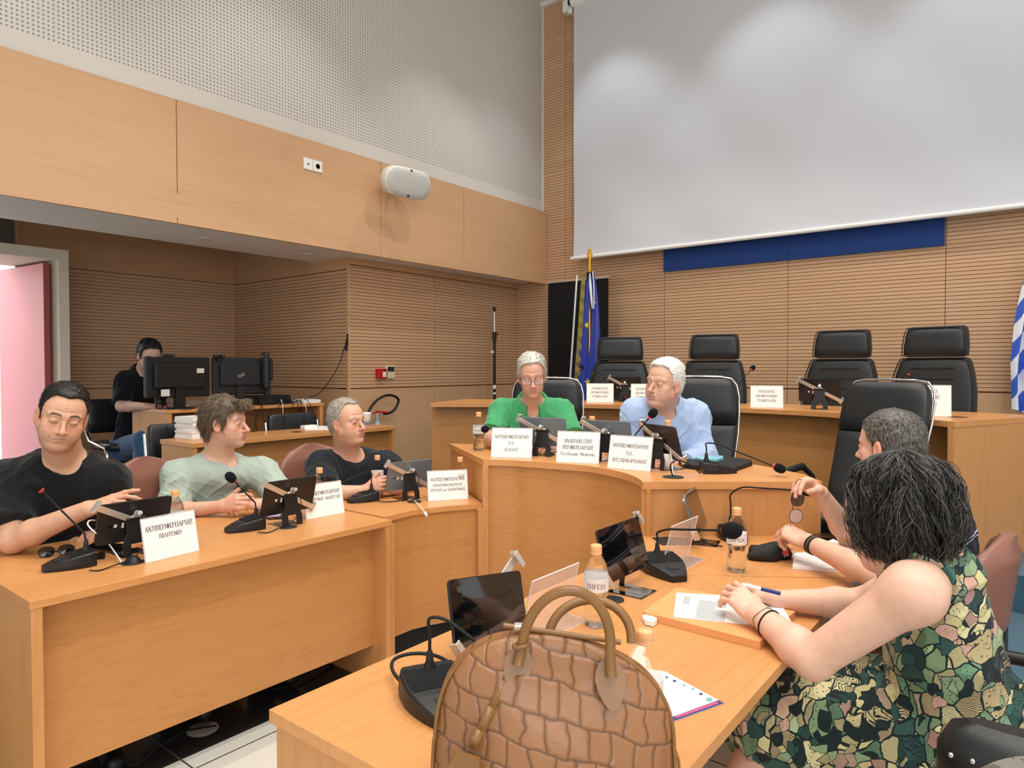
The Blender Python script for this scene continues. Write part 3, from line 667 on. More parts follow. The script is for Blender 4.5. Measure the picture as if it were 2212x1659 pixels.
# ---------------------------------------------------------------- conference microphones
def mic(p, rz, head, label, bend=None, lit=False, big=False, grp='conference microphones'):
    """nose of the base points along local +x (to the user); head: world position of the foam ball"""
    o = thing('conference_microphone', label, 'microphone', tuple(p), rz, grp)
    L_, Wb, Hb = (.185, .135, .052) if big else (.15, .105, .05)
    prof = []
    for i in range(9):
        t_ = i / 8; x = -L_ / 2 + L_ * t_
        wv = Wb / 2 * (1 - .62 * max(0, t_ - .35) ** 1.6 / .65 ** 1.6) * (1 if t_ > .05 else .88)
        zt = Hb * (1 - .18 * t_ - .42 * t_ ** 2)
        prof.append((x, wv, zt))
    rows = []
    for x, wv, zt in prof:
        rows.append([(x, -wv * .96, .001), (x, -wv, zt * .35), (x, -wv * .97, zt * .9), (x, -wv * .9, zt), (x, -wv * .4, zt + .001), (x, wv * .4, zt + .001), (x, wv * .9, zt), (x, wv * .97, zt * .9), (x, wv, zt * .35), (x, wv * .96, .001)])
    b = MB().grid(rows, smooth=False)
    b.add(rows[0], [tuple(range(10))]); b.add(rows[-1], [tuple(range(10))[::-1]])
    b.add([r_[0] for r_ in rows] + [r_[-1] for r_ in rows], [(i, i + 1, 10 + i, 9 + i) for i in range(8)])
    obj('base', b, M['blackp'], o, bevel=.002)
    g = MB(); n = 15
    for k in range(n):
        t_ = .10 + .44 * k / n; x = -L_ / 2 + L_ * t_; zt = Hb * (1 - .18 * t_ - .42 * t_ ** 2) + .0012
        wv = Wb / 2 * (1 - .62 * max(0, t_ - .35) ** 1.6 / .65 ** 1.6) * .84
        g.box(x, x + L_ * .014, -wv, wv, zt - .002, zt + .0018)
    obj('speaker_grille', g, M['grille'], o)
    t_ = .74; x = -L_ / 2 + L_ * t_; zt = Hb * (1 - .18 * t_ - .42 * t_ ** 2)
    Mb = Matrix.Translation((x, 0, zt + .001)) @ Matrix.Rotation(math.atan((.18 + .84 * t_) * Hb / L_), 4, 'Y')
    obj('talk_button', MB().box(-.011, .011, -.018, .018, 0, .0022, Mb), M['grille'], o, bevel=.0008)
    inv = (Matrix.Translation(tuple(p)) @ Matrix.Rotation(rz, 4, 'Z')).inverted()
    h = inv @ Vector(head)
    root = Vector((-L_ / 2 + .022, .0, Hb + .0))
    obj('stem_socket', MB().lathe([(.014, -.004), (.013, .004), (.0085, .014), (.0065, .034), (.0045, .036)], 16, Matrix.Translation(root)), M['rubber'], o)
    s0 = root + Vector((0, 0, .034))
    hh = h - s0
    if bend:   # rises, arcs over, then runs straight to the head
        k1 = s0 + Vector((0, 0, bend)); k2 = k1 + (h - k1) * .16 + Vector((0, 0, bend * .28)); 
        P4 = [s0, s0 + Vector((0, 0, bend * .55)), k1, k2, k1 + (h - k1) * .4 + Vector((0, 0, bend * .22)), h]
        pts = []
        for i in range(len(P4) - 1):
            a, b_, c, d = P4[max(i - 1, 0)], P4[i], P4[i + 1], P4[min(i + 2, len(P4) - 1)]
            for j in range(5):
                t_ = j / 5; pts.append(.5 * ((2 * b_) + (c - a) * t_ + (2 * a - 5 * b_ + 4 * c - d) * t_ ** 2 + (-a + 3 * b_ - 3 * c + d) * t_ ** 3))
        pts.append(h)
    else:
        pts = [s0, s0 + Vector((0, 0, .02)) + hh * .03] + [s0 + hh * t_ + Vector((0, 0, .02 * (1 - t_))) for t_ in (.12, .3, .5, .7, .85, 1)]
    obj('gooseneck', MB().tube(pts, .0036 if big else .0032, 8), M['blackm'], o)
    d = (pts[-1] - pts[-2]).normalized(); q = d.to_track_quat('Z', 'Y').to_matrix().to_4x4()
    Mh = Matrix.Translation(h) @ q; s = 1.25 if big else 1.0
    obj('windscreen', MB().lathe([(.0001, .040 * s), (.008 * s, .0385 * s), (.015 * s, .033 * s), (.0195 * s, .022 * s), (.0195 * s, .008 * s), (.016 * s, -.004 * s), (.0085 * s, -.009 * s)], 24, Mh), M['foam'], o)
    obj('light_ring', MB().lathe([(.0045, -.018 * s), (.009 * s, -.015 * s), (.0105 * s, -.011 * s), (.0112 * s, -.008 * s), (.009 * s, -.007 * s)], 20, Mh), M['redl2'] if lit else M['redl'], o)
    return o
def cable(name, pts, r, m_, label, cat='cable', group=None, n=8):
    P = [Vector(p) for p in pts]; out = []
    for i in range(len(P) - 1):
        a, b_, c, d = P[max(i - 1, 0)], P[i], P[i + 1], P[min(i + 2, len(P) - 1)]
        for j in range(6):
            t_ = j / 6; out.append(.5 * ((2 * b_) + (c - a) * t_ + (2 * a - 5 * b_ + 4 * c - d) * t_ ** 2 + (-a + 3 * b_ - 3 * c + d) * t_ ** 3))
    out.append(P[-1])
    o = obj(name, MB().tube(out, r, n), m_)
    return tag(o, label, cat, group)
M['foam'] = fabric('black_foam', '16171A', .95, 700, .5, .1, 0)
mic(PZ(148, 1226, ZL), -PI / 2 - R(6), PD(84, 1054, 2.33), 'black gooseneck microphone nearest the left end of the left desk')
mic(PZ(527, 1145, ZL), -PI / 2 - R(6), PD(503, 1036, 2.86), 'black gooseneck microphone in front of the man in the mint shirt')
mic(PZ(782, 1083, ZL), -PI / 2 - R(14), PD(722, 1050, 3.28), 'black microphone with a bent-over stem between the second and third left name cards', bend=.055)
mic(PZ(1552, 1021, ZC_), R(35), PD(1677, 1009, 2.92), 'black microphone at the right end of the raised desk, stem arching right', bend=.045)
mic(PZ(1120, 958, ZC_), R(125), PD(1050, 927, 3.78), 'black microphone mostly hidden behind the first card of the raised desk', bend=.02)
mic(PZ(1370, 1003, ZC_), R(85), PD(1407, 897, 3.12), 'black microphone with a glowing red ring at the speaking man in blue', lit=True)
mic(PZ(1222, 864, ZB), R(110), PD(1255, 796, 6.1), 'black microphone on the rear bench in front of the blue flag')
mic(PZ(1585, 872, ZB), R(100), PD(1624, 797, 5.4), 'black microphone on the rear bench beside the second high-backed chair')
mic(PZ(1945, 892, ZB), R(90), PD(1963, 809, 4.7), 'black microphone on the rear bench before the rightmost high-backed chair')
mic(PZ(948, 1528, ZL), R(-30), PD(1165, 1490, 1.42), 'large ribbed microphone base partly behind the handbag, stem arching right', bend=.07, big=True)
mic(PZ(1440, 1240, ZL), R(-38), PD(1572, 1146, 2.02), 'ribbed microphone on the right desk with its foam head before a bottle', bend=.035, big=True)
mic(PZ(1588, 1168, ZL), R(-50), PD(1738, 1060, 2.56), 'far microphone of the right desk, stem reaching to the hanging glasses', bend=.09)

# ---------------------------------------------------------------- water bottles
M['pet'] = mat('clear_plastic', 'FFFFFF', .04, trans=1, ior=1.12, alpha=.45)
M['water'] = mat('water', 'F7FBFF', .0, trans=1, ior=1.2)
M['lab'] = mat('bottle_label', 'F2EFEC', .4, alpha=.72)
M['labtxt'] = mat('label_print', '6A5A5C', .6)
def bottle(p, label, full=.14, rz=0, txt='ZIRIA'):
    o = thing('water_bottle', label, 'bottle', tuple(p), rz, 'plastic water bottles')
    prof = [(.001, .004), (.018, .001), (.027, .002), (.031, .008), (.0315, .018), (.0295, .022), (.0315, .028), (.0295, .034), (.0312, .040), (.029, .046), (.0305, .052), (.028, .060), (.0268, .070), (.0285, .079), (.0318, .088), (.0325, .094), (.0325, .132), (.0318, .142), (.029, .156), (.024, .170), (.0175, .181), (.0135, .187), (.0132, .196)]
    obj('bottle_body', MB().lathe(prof, 32), M['pet'], o)
    wp = [(max(r_ - .0016, .0005), z) for r_, z in prof if z < full]; wp.append((.0005, wp[-1][1]))
    obj('water', MB().lathe(wp, 28), M['water'], o)
    obj('cap', MB().lathe([(.0148, .190), (.0152, .192), (.0152, .194), (.0144, .195), (.0150, .197), (.0150, .211), (.0138, .2145), (.0001, .215)], 28), M['orange'], o)
    obj('label_sleeve', MB().lathe([(.0330, .096), (.0330, .131)], 32), M['lab'], o)
    tm = MB(); textmb(tm, txt, .012, 0, .106)
    v = []
    for x, y, z in tm.v: a = x / .0334; v.append((.0334 * math.sin(a), -.0334 * math.cos(a), y))
    tm.v = v
    obj('label_text', tm, M['labtxt'], o)
    return o
cr = lambda p: math.atan2(-p[1], -p[0]) + PI / 2
def bot(u, v, d, z, label, **k):
    q = PD(u, v, d); q[2] = z; q[1] += .0; bottle(q, label, rz=cr(q) , **k)
bot(378, 1058, 2.64, ZL, 'water bottle with orange cap behind the black tablet nearest the left', txt='ZIRIA')
bot(690, 1010, 3.24, ZL, 'water bottle behind the second name card on the left desk', full=.13)
bot(815, 981, 3.70, ZL, 'water bottle beside the clasped hands of the man in navy', full=.12)
bot(994, 987, 3.63, ZL, 'water bottle between the corner desk card and the raised desk side', full=.12)
bot(1034, 893, 3.86, ZC_, 'water bottle at the left end of the raised desk beside the man in green', full=.15)
bot(1279, 900, 3.52, ZC_, 'water bottle behind the middle name card of the raised desk')
bot(1443, 907, 3.26, ZC_, 'water bottle behind the black tablet of the man in blue')
bot(1288, 1176, 1.823, ZL, 'water bottle seen through the handbag handles', full=.155, txt='ΖΗΡΕΙΑ')
bot(1592, 1096, 2.31, ZL, 'water bottle behind the black foam microphone head on the right desk', full=.13, txt='ΖΗΡΕΙΑ')
bot(1393, 1359, 1.23, ZL, 'water bottle standing right against the handbag', full=.10, txt='ΖΗΡΕΙΑ')
# ---------------------------------------------------------------- soft pads for chairs
def pad(rows, n=20, e=3.2):
    """rows of (z, y, halfwidth, halfthick): superellipse sections; returns a closed cushion"""
    mb = MB(); out = []
    for z, y, hw, ht in rows:
        r_ = []
        for k in range(n):
            a = 2 * PI * k / n; c, s = math.cos(a), math.sin(a)
            r_.append((hw * math.copysign(abs(c) ** (2 / e), c), y + ht * math.copysign(abs(s) ** (2 / e), s), z))
        out.append(r_)
    mb.grid(out, closed=True)
    for r_, fl in ((out[0], True), (out[-1], False)): mb.add(r_, [tuple(range(n))[::-1] if fl else tuple(range(n))], True)
    return mb
def star_base(o, z0=0):
    b = MB()
    for k in range(5):
        a = 2 * PI * k / 5 + .3
        b.tube([(.03 * math.cos(a), .03 * math.sin(a), .09), (.3 * math.cos(a), .3 * math.sin(a), .065)], [.022, .014], 8)
    obj('star_base', b, M['chrome'], o)
    for k in range(5):
        a = 2 * PI * k / 5 + .3
        obj('castor', MB().tube([(.3 * math.cos(a) - .02 * math.sin(a), .3 * math.sin(a) + .02 * math.cos(a), .027), (.3 * math.cos(a) + .02 * math.sin(a), .3 * math.sin(a) - .02 * math.cos(a), .027)], .027, 14), M['blackp'], o)
    obj('gas_column', MB().tube([(0, 0, .08), (0, 0, .42)], .026, 12), M['blackp'], o)
def director_chair():
    """high-backed chair with a separate head cushion; its front looks along local -y"""
    o = thing('high_backed_chair', '', 'chair', (0, 0, 0), 0, 'high-backed chairs behind the rear bench')
    star_base(o)
    obj('seat', pad([(.42, 0, .2, .2), (.43, 0, .26, .25), (.48, 0, .27, .26), (.52, 0, .25, .25), (.53, 0, .2, .2)]), M['blkleather2'], o)
    ty = lambda z: .20 + (z - .5) * .14
    rows = [(z, ty(z), hw, ht) for z, hw, ht in [(.50, .20, .03), (.52, .245, .05), (.62, .262, .055), (.75, .268, .055), (.88, .262, .052), (.98, .245, .05), (1.06, .222, .047), (1.085, .205, .035), (1.09, .18, .02)]]
    obj('backrest', pad(rows, 28, 4.5), M['blkleather2'], o)
    rows = [(z, ty(z) - .008, hw, ht) for z, hw, ht in [(1.094, .17, .03), (1.10, .198, .05), (1.16, .200, .056), (1.24, .192, .055), (1.285, .182, .047), (1.295, .165, .03)]]
    obj('head_cushion', pad(rows, 28, 5), M['blkleather2'], o)
    pp = MB()
    pl_ = [(-.205, 1.082), (-.222, 1.055), (-.246, .98), (-.262, .88), (-.267, .75), (-.262, .6)]
    for sgn in (-1, 1): pp.tube([(sgn * x, ty(z) - .048, z) for x, z in pl_], .0045, 6)
    pp.tube([(-.2, ty(1.085) - .045, 1.083), (.2, ty(1.085) - .045, 1.083)], .0045, 6)
    hp = [(-.198, 1.103), (-.2, 1.16), (-.192, 1.24), (-.18, 1.285), (.18, 1.285), (.192, 1.24), (.2, 1.16), (.198, 1.103), (-.198, 1.103)]
    pp.tube([(x, ty(z) - .058, z) for x, z in hp], .004, 6)
    obj('piping', pp, M['blackp'], o)
    st = MB()
    for i, z in enumerate((1.02, .95, .88, .81, .74)):
        st.tube([(-.14, ty(z) - .0535, z - .002), (0, ty(z) - .0565, z), (.14, ty(z) - .0535, z - .002)], .0028, 6)
    obj('stitching', st, M['rubber'], o)
    for sgn in (-1, 1):
        obj('armrest', MB().tube([(sgn * .27, .16, .5), (sgn * .30, .14, .6), (sgn * .30, .05, .68), (sgn * .30, -.16, .69), (sgn * .29, -.2, .62), (sgn * .27, -.12, .47)], [.014, .016, .022, .022, .016, .014], 10), M['blackp'], o)
    return o
def seat_at(q, rz, back): return (float(q[0]) + math.sin(rz) * back, float(q[1]) - math.cos(rz) * back, float(q[2]))
dc = director_chair()
cp = [(1341, 728, 5.86, R(22), 'high-backed black chair nearest the blue flag'), (1545, 722, 5.5, R(10), 'high-backed black chair directly above the white-haired man'),
      (1822, 713, 5.02, R(-6), 'high-backed black chair behind the rear tablet, third from the flag'), (2024, 705, 4.62, R(-14), 'rightmost high-backed black chair of the rear bench')]
for i, (u, v, d, rz, lb) in enumerate(cp):
    q = PD(u, v, d); q[2] = T2
    q = seat_at(q, rz, .30)
    if i == 0: dc.location = q; dc.rotation_euler = (0, 0, rz); dc['label'] = lb; o = dc
    else: o = dup(dc, q, rz, lb)
    sc = (PD(u, v, d)[2] - T2) / 1.295
    o.scale = (sc * .95, sc, sc)
def manager_chair(rec=0):
    o = thing('manager_chair', '', 'chair', (0, 0, 0), 0, 'black manager chairs with chrome edging')
    star_base(o)
    obj('seat', pad([(.42, 0, .2, .2), (.43, 0, .25, .25), (.48, 0, .26, .26), (.51, 0, .25, .25), (.52, 0, .2, .2)]), M['blkleather'], o)
    ty = lambda z: .20 - rec * .18 + (z - .5) * (.17 + rec) + .05 * math.sin((z - .5) * 4.2)
    rows = [(z, ty(z), hw, ht) for z, hw, ht in [(.47, .17, .02), (.5, .205, .032), (.6, .225, .036), (.72, .245, .036), (.84, .262, .034), (.885, .265, .032), (.892, .262, .026)]]
    obj('lower_back', pad(rows, 28, 4.5), M['blkleather'], o)
    rows = [(z, ty(z) - .003, hw, ht) for z, hw, ht in [(.893, .262, .03), (.90, .267, .04), (.98, .27, .046), (1.06, .266, .046), (1.12, .25, .04), (1.15, .225, .03), (1.162, .19, .016)]]
    obj('upper_back', pad(rows, 28, 4.0), M['blkleather'], o)
    ed = [(-.19, .47), (-.232, .6), (-.252, .72), (-.270, .84), (-.276, .95), (-.274, 1.06), (-.258, 1.125), (-.225, 1.162), (-.16, 1.172), (0, 1.176)]
    ed = ed + [(-x, z) for x, z in ed[-2::-1]]
    obj('chrome_edge', MB().tube([(x, ty(z) + .02, z) for x, z in ed], .007, 8), M['chrome'], o)
    for sgn in (-1, 1):
        obj('armrest', MB().tube([(sgn * .26, .17, .52), (sgn * .30, .15, .64), (sgn * .30, .05, .7), (sgn * .30, -.16, .68), (sgn * .29, -.2, .6), (sgn * .26, -.1, .46)], [.014, .014, .02, .02, .014, .013], 10), M['blackp'], o)
    return o
mc = manager_chair()
# (photo top centre, distance, turn, label)
mm = [(1184, 815, 4.60, R(26), 'black chair with chrome edge behind the man in green'), (1506, 812, 4.15, R(20), 'black chair with chrome edge behind the man in blue'),
      (1921, 819, 3.72, R(-18), 'empty black chair with chrome edge on the right, turned aside')]
for i, (u, v, d, rz, lb) in enumerate(mm):
    q = PD(u, v, d); top = q[2]; q[2] = T1
    o = mc if i == 0 else manager_chair(.26) if i == 2 else dup(mc, (0, 0, 0), 0)
    sc = min(1.06, max(.94, (top - T1) / 1.18))
    o.location = seat_at(q, rz, .35 + .08 * (i == 2)); o.rotation_euler = (0, 0, rz); o['label'] = lb; o.scale = (sc * .88, sc * .95, (top - T1) / 1.178)
def tub_chair():
    """brown leather chair with a rounded back and black loop arms, front along local -y"""
    o = thing('brown_leather_chair', '', 'chair', (0, 0, 0), 0, 'brown leather conference chairs')
    star_base(o)
    obj('seat', pad([(.41, 0, .2, .2), (.42, 0, .25, .25), (.47, 0, .26, .26), (.50, 0, .25, .25), (.51, 0, .2, .2)]), M['brnleather'], o)
    rows = []; n = 13
    for i in range(n):
        t_ = i / (n - 1); z = .56 + .40 * t_
        hw = .245 * math.sqrt(max(.02, 1 - abs(2 * t_ - .85) ** 2.6 / 1.15 ** 2.6 * .985))
        rows.append((z, .20 + .05 * t_, hw, .045 * (1 if 1 < i < n - 2 else .55)))
    b = pad(rows, 26, 2.6)
    b.v = [(x, y - 1.1 * x * x * 1.2, z) for x, y, z in b.v]
    obj('backrest', b, M['brnleather'], o)
    obj('back_bracket', MB().box(-.03, .03, .12, .24, .38, .42).box(-.03, .03, .225, .25, .40, .66), M['blackp'], o, bevel=.004)
    for sgn in (-1, 1):
        obj('armrest', MB().tube([(sgn * .23, .17, .60), (sgn * .27, .18, .68), (sgn * .285, .10, .70), (sgn * .285, -.14, .70), (sgn * .28, -.2, .64), (sgn * .26, -.16, .5), (sgn * .22, -.05, .43)], [.014, .017, .02, .02, .017, .014, .013], 10), M['blackp'], o)
    return o
tc = tub_chair()
bc = [(312, 985, 3.30, 0, PI / 2 + R(4), 'rounded brown leather chair back between the two nearest men on the left'), (672, 956, 4.05, 0, PI / 2 - R(10), 'rounded brown leather chair behind the man in navy'),
      (60, 1000, 3.1, 0, PI / 2, 'brown leather chair hidden behind the nearest man on the left')]
for i, (u, v, d, z0, rz, lb) in enumerate(bc):
    q = PD(u, v, d); top = q[2]; q[2] = z0
    o = tc if i == 0 else dup(tc, (0, 0, 0), 0)
    s_ = (top - z0) / .965
    o.location = seat_at(q, rz, .24); o.rotation_euler = (0, 0, rz); o.scale = (1, 1, s_); o['label'] = lb
for x, y, rz, lb in [(-.37, 2.78, -PI / 2 - R(4), 'brown leather chair at the right edge behind the man in the striped shirt'), (.04, 2.0, -PI / 2 + R(3), 'brown leather chair under the woman in the leaf-print dress')]:
    dup(tc, (x, y, 0), rz, lb).scale = (1, 1, .93)
def visitor_chair():
    o = thing('visitor_chair', '', 'chair', (0, 0, 0), 0, 'black visitor chairs with chrome frames')
    rows = [(z, .19 + (z - .5) * .12, hw, ht) for z, hw, ht in [(.56, .19, .012), (.57, .215, .026), (.66, .22, .03), (.78, .22, .03), (.85, .215, .026), (.865, .19, .012)]]
    obj('backrest', pad(rows, 28, 5), M['blkleather'], o)
    obj('seat', pad([(.42, 0, .2, .2), (.43, 0, .23, .23), (.47, 0, .24, .24), (.49, 0, .22, .22)]), M['blkleather'], o)
    st = MB()
    for x in (-.09, .09): st.tube([(x, .19 + (z - .5) * .12 - .031, z) for z in (.58, .7, .85)], .0025, 6)
    obj('seam', st, M['rubber'], o)
    for s_ in (-1, 1):
        obj('side_frame', MB().tube([(s_ * .235, .235, .80), (s_ * .24, .20, .60), (s_ * .245, .10, .50), (s_ * .245, -.2, .46), (s_ * .245, -.24, .40), (s_ * .245, -.24, .03), (s_ * .245, -.2, .012), (s_ * .245, .24, .012)], .0125, 10), M['chrome'], o)
    return o
vc = visitor_chair()
for i, (u, v, d, rz, z0, lb) in enumerate([(385, 914, 5.02, PI / 2 + R(3), T1, 'black visitor chair behind the stack of booklets'), (633, 893, 5.62, PI / 2 - R(2), T1, 'black visitor chair under the hanging cables'), (250, 872, 5.75, PI / 2, T2, 'black visitor chair under the technician')]):
    q = PD(u, v, d); top = q[2]; q[2] = z0
    o = vc if i == 0 else dup(vc, (0, 0, 0), 0)
    o.location = seat_at(q, rz, .22); o.rotation_euler = (0, 0, rz); o['label'] = lb; o.scale = (1, 1, max(.9, min(1.1, (top - z0) / .865)))

# ---------------------------------------------------------------- projection screen, board, banner, flags
YS = 6.30
sL, sR = PY(1239, 500, YS)[0], PY(1239, 500, YS)[0] + 4.6
zb, zt = PY(1239, 562, YS)[2], PY(1235, 12, YS)[2]
m = mat('projection_fabric', 'D3D6DC', .8); t = NT(m)
o = thing('projection_screen', 'large white roll-down projection screen on the back wall', 'screen', ((sL + sR) / 2, YS, zt))
NX, NZ = 110, 70; rows = []
rnd = random.Random(4)
wv = [(rnd.uniform(-1, 1), rnd.uniform(1.2, 3.2), rnd.uniform(.3, 1.6), rnd.uniform(0, 6)) for _ in range(9)]
for j in range(NZ + 1):
    r_ = []
    for i in range(NX + 1):
        x = sL + (sR - sL) * i / NX; z = zb + .03 + (zt - zb - .03) * j / NZ
        y = 0
        for a, fx, fz, ph in wv: y += .0035 * a * math.sin(fx * 2.2 * (x + .55 * z * a) + fz * z * 1.6 + ph)
        y *= min(1, (zt - z) * 2) * min(1, (z - zb) * 3 + .15)
        r_.append((x - (sL + sR) / 2, y, z - zt))
    rows.append(r_)
obj('screen_fabric', MB().grid(rows), m, o)
hw = (sR - sL) / 2
obj('bottom_bar', MB().tube([(-hw - .03, -.004, zb - zt + .018), (hw + .03, -.004, zb - zt + .018)], .02, 16), M['plastic'], o)
obj('roller_tube', MB().tube([(-hw - .02, .0, .03), (hw + .02, .0, .03)], .055, 24), M['plastic'], o)
br = MB().box(-hw - .13, -hw - .05, -.03, .06, -.06, .07).box(-hw - .045, -hw - .03, -.03, .12, -.09, .10).ball((-hw - .038, -.03, -.07), .025, n=8)
obj('mounting_bracket', br, M['plastic'], o, bevel=.006)
obj('bracket_core', MB().tube([(-hw - .05, 0, .03), (-hw - .015, 0, .03)], .05, 20), M['blackp'], o)
o = thing('notice_board', 'long dark blue cloth-covered board on the back wall, partly behind the screen', 'board', ((-3.155 - .726) / 2, 6.47, 2.41))
for s_ in (-1, 1): obj('board_panel', MB().box(*sorted((s_ * .001, s_ * 1.214)), -.02, .02, 0, .62), M['bluecloth'], o, bevel=.003)
# black banner on a stand
YBn = 6.25
o = thing('black_banner', 'tall black roll-up banner standing in the corner behind the blue flag', 'banner', (float((PY(1184, 700, YBn)[0] + PY(1314, 700, YBn)[0]) / 2), YBn, T2))
bw_ = float(PY(1314, 700, YBn)[0] - PY(1184, 700, YBn)[0]) / 2; bh = float(PY(1249, 606, YBn)[2]) - T2
obj('banner_sheet', MB().box(-bw_, bw_, -.001, .001, .06, bh), M['blackcloth'], o)
obj('top_rail', MB().tube([(-bw_ - .01, 0, bh + .005), (bw_ + .01, 0, bh + .005)], .012, 10), M['steel'], o)
obj('base', MB().box(-bw_ - .01, bw_ + .01, -.08, .08, 0, .06), M['steel'], o, bevel=.01)
# thin white pole leaning in the corner
a, b = PY(1246.5, 595, 6.05), PY(1232, 812, 6.0)
dd = (b - a) / (a[2] - b[2]); bb = b + dd * (b[2] - T2 - .005)
tag(obj('thin_pole', MB().tube([tuple(bb), tuple(a)], .010, 10), M['plastic']), 'thin white pole leaning beside the blue flag', 'pole')
# draped flags
def flag(u, vtop, d, label, sheet_fn, foot, group=None):
    q = PD(u, vtop, d); h = float(q[2]) - T2
    o = thing('flag', label, 'flag', (float(q[0]), float(q[1]), T2), AZ)
    obj('pole', MB().tube([(0, 0, .02), (0, 0, h - .02)], .014, 12), M['brass'], o)
    obj('base', MB().lathe([(.17, 0), (.17, .02), (.05, .05), (.02, .12)], 28), M['brass'], o)
    return o, h
def drape(h0, h1, spread, turns, col_fn, nz=80, nx=90, lean=0, phase=0, amp=.028, wmin=.02):
    """cloth hanging from a pole: pleats along the height, colours picked in the flag's own plane"""
    mb = MB(); rows = []
    for j in range(nz + 1):
        t_ = j / nz; z = h1 + (h0 - h1) * t_
        w_ = wmin + (spread - wmin) * min(1, t_ * 1.5) ** .8
        r_ = []
        for i in range(nx + 1):
            s = i / nx; x = (s - .5) * 2 * w_ + lean * t_ + .012 * math.sin(5 * t_ + phase)
            y = -.03 + amp * (.4 + t_) * math.sin(turns * 2 * PI * s + phase + 1.3 * t_) + .01 * math.sin(11 * s + 7 * t_)
            zz = z + (0 if t_ < .97 else 0) - .10 * t_ * math.sin(s * PI) * 0 + (.07 * abs(s - .45) * t_)
            r_.append((x, y, zz))
        rows.append(r_)
    v = [p for r_ in rows for p in r_]; f = []; mi = []
    for j in range(nz):
        for i in range(nx):
            f.append((j * (nx + 1) + i, j * (nx + 1) + i + 1, (j + 1) * (nx + 1) + i + 1, (j + 1) * (nx + 1) + i)); mi.append(col_fn((i + .5) / nx, (j + .5) / nz))
    return v, f, mi, rows
M['flag_blue'] = fabric('flag_blue', '2A3FA8', .55, 500, .1, .1, .3)
M['flag_gold'] = fabric('flag_gold', 'D8CC3C', .6, 500, .1, .1)
M['fringe'] = fabric('gold_fringe', '9C8C48', .7, 260, .8, .4)
M['flag_white'] = fabric('flag_white', 'E8EAF0', .6, 500, .1, .05)
M['flag_lblue'] = fabric('flag_light_blue', '3F62C8', .6, 500, .1, .1)
def flag_mesh(name, v, f, mi, mats, par):
    me = mesh_from(name, v, f, [True] * len(f), mats); me.polygons.foreach_set('material_index', mi)
    o = bpy.data.objects.new(name, me); COL.objects.link(o); o.parent = par; return o
fo, fh = flag(1274, 533, 6.55, 'blue flag with gold stars and fringe on a brass pole with a spear tip', None, None)
k = 6.55 / 1490.0
zof = lambda v: fh - (v - 533) * k
obj('spear_tip', MB().lathe([(.0001, zof(533)), (.004, zof(540)), (.028, zof(550)), (.022, zof(556)), (.006, zof(566)), (.012, zof(569)), (.02, zof(574)), (.012, zof(580)), (.016, zof(584)), (.014, zof(600))][::-1], 16, Matrix.Diagonal((1, .35, 1, 1))), M['brass'], fo)
v, f, mi, rows = drape(zof(868), zof(588), .125, 2.2, lambda s, t: 0, lean=-.01, phase=.4, wmin=.03)
flag_mesh('blue_cloth', v, f, mi, [M['flag_blue']], fo)
def star(mb, cx, cz, y, r, rot=0, squash=.8):
    p = []
    for k_ in range(10):
        a = PI / 2 + k_ * PI / 5 + rot; q = r if k_ % 2 == 0 else r * .4
        p.append((cx + q * math.cos(a) * squash, y, cz + q * math.sin(a)))
    mb.add([(cx, y, cz)] + p, [(0, 1 + k_, 1 + (k_ + 1) % 10) for k_ in range(10)])
sb = MB()
for (u, v_, r_, ro) in [(1266, 703, .034, .3), (1268, 825, .042, .15), (1279, 805, .018, .5), (1273, 722, .008, 0), (1284, 655, .012, .8)]:
    star(sb, (u - 1274) * k, zof(v_), -.078, r_, ro)
obj('stars', sb, M['flag_gold'], fo)
fr = MB(); rows2 = []
for j in range(60):
    t_ = j / 59; z = zof(592 + (850 - 592) * t_); x = (1262 - 14 * t_ - 1274) * k
    fr.box(x - .028 - .012 * t_, x + .01, -.04 + .01 * math.sin(j), -.036 + .01 * math.sin(j), z - .011, z + .011)
obj('fringe', fr, M['fringe'], fo)
wh = MB(); wh.grid([[(x, -.07, zof(vv)) for x in xs] for vv, xs in [(592, (-.012, -.002)), (620, (-.012, .012)), (650, (.002, .02)), (668, (.014, .018))]])
obj('white_lining', wh, M['flag_white'], fo)
co_ = MB().tube([(.02, -.06, zof(588)), (.03, -.06, zof(610)), (.035, -.06, zof(640)), (.03, -.06, zof(668))], .006, 6)
obj('tassel_cord', co_, M['flag_white'], fo)
obj('knot', MB().ball((0, -.03, zof(592)), .035, .03, .02, n=8), mat('navy_cord', '141834', .8), fo)
go, gh = flag(2222, 560, 5.02, 'blue and white striped flag at the right edge of the photo', None, None)
def gcol(s, t): 
    return 1 if (int((t * 1.0 + .10 * s * 3) * 7.5 + s * 2.2) % 2) else 0
k2 = 5.02 / 1490
v, f, mi, rows = drape(gh - (893 - 560) * k2, gh - 20 * k2, .13, 2.5, gcol, lean=-.005, phase=2.0, wmin=.03)
flag_mesh('striped_cloth', v, f, mi, [M['flag_lblue'], M['flag_white']], go)
obj('spear_tip', MB().lathe([(.0001, gh + .12), (.024, gh + .05), (.006, gh), (.014, gh - .02)][::-1], 16, Matrix.Diagonal((1, .4, 1, 1))), M['brass'], go)

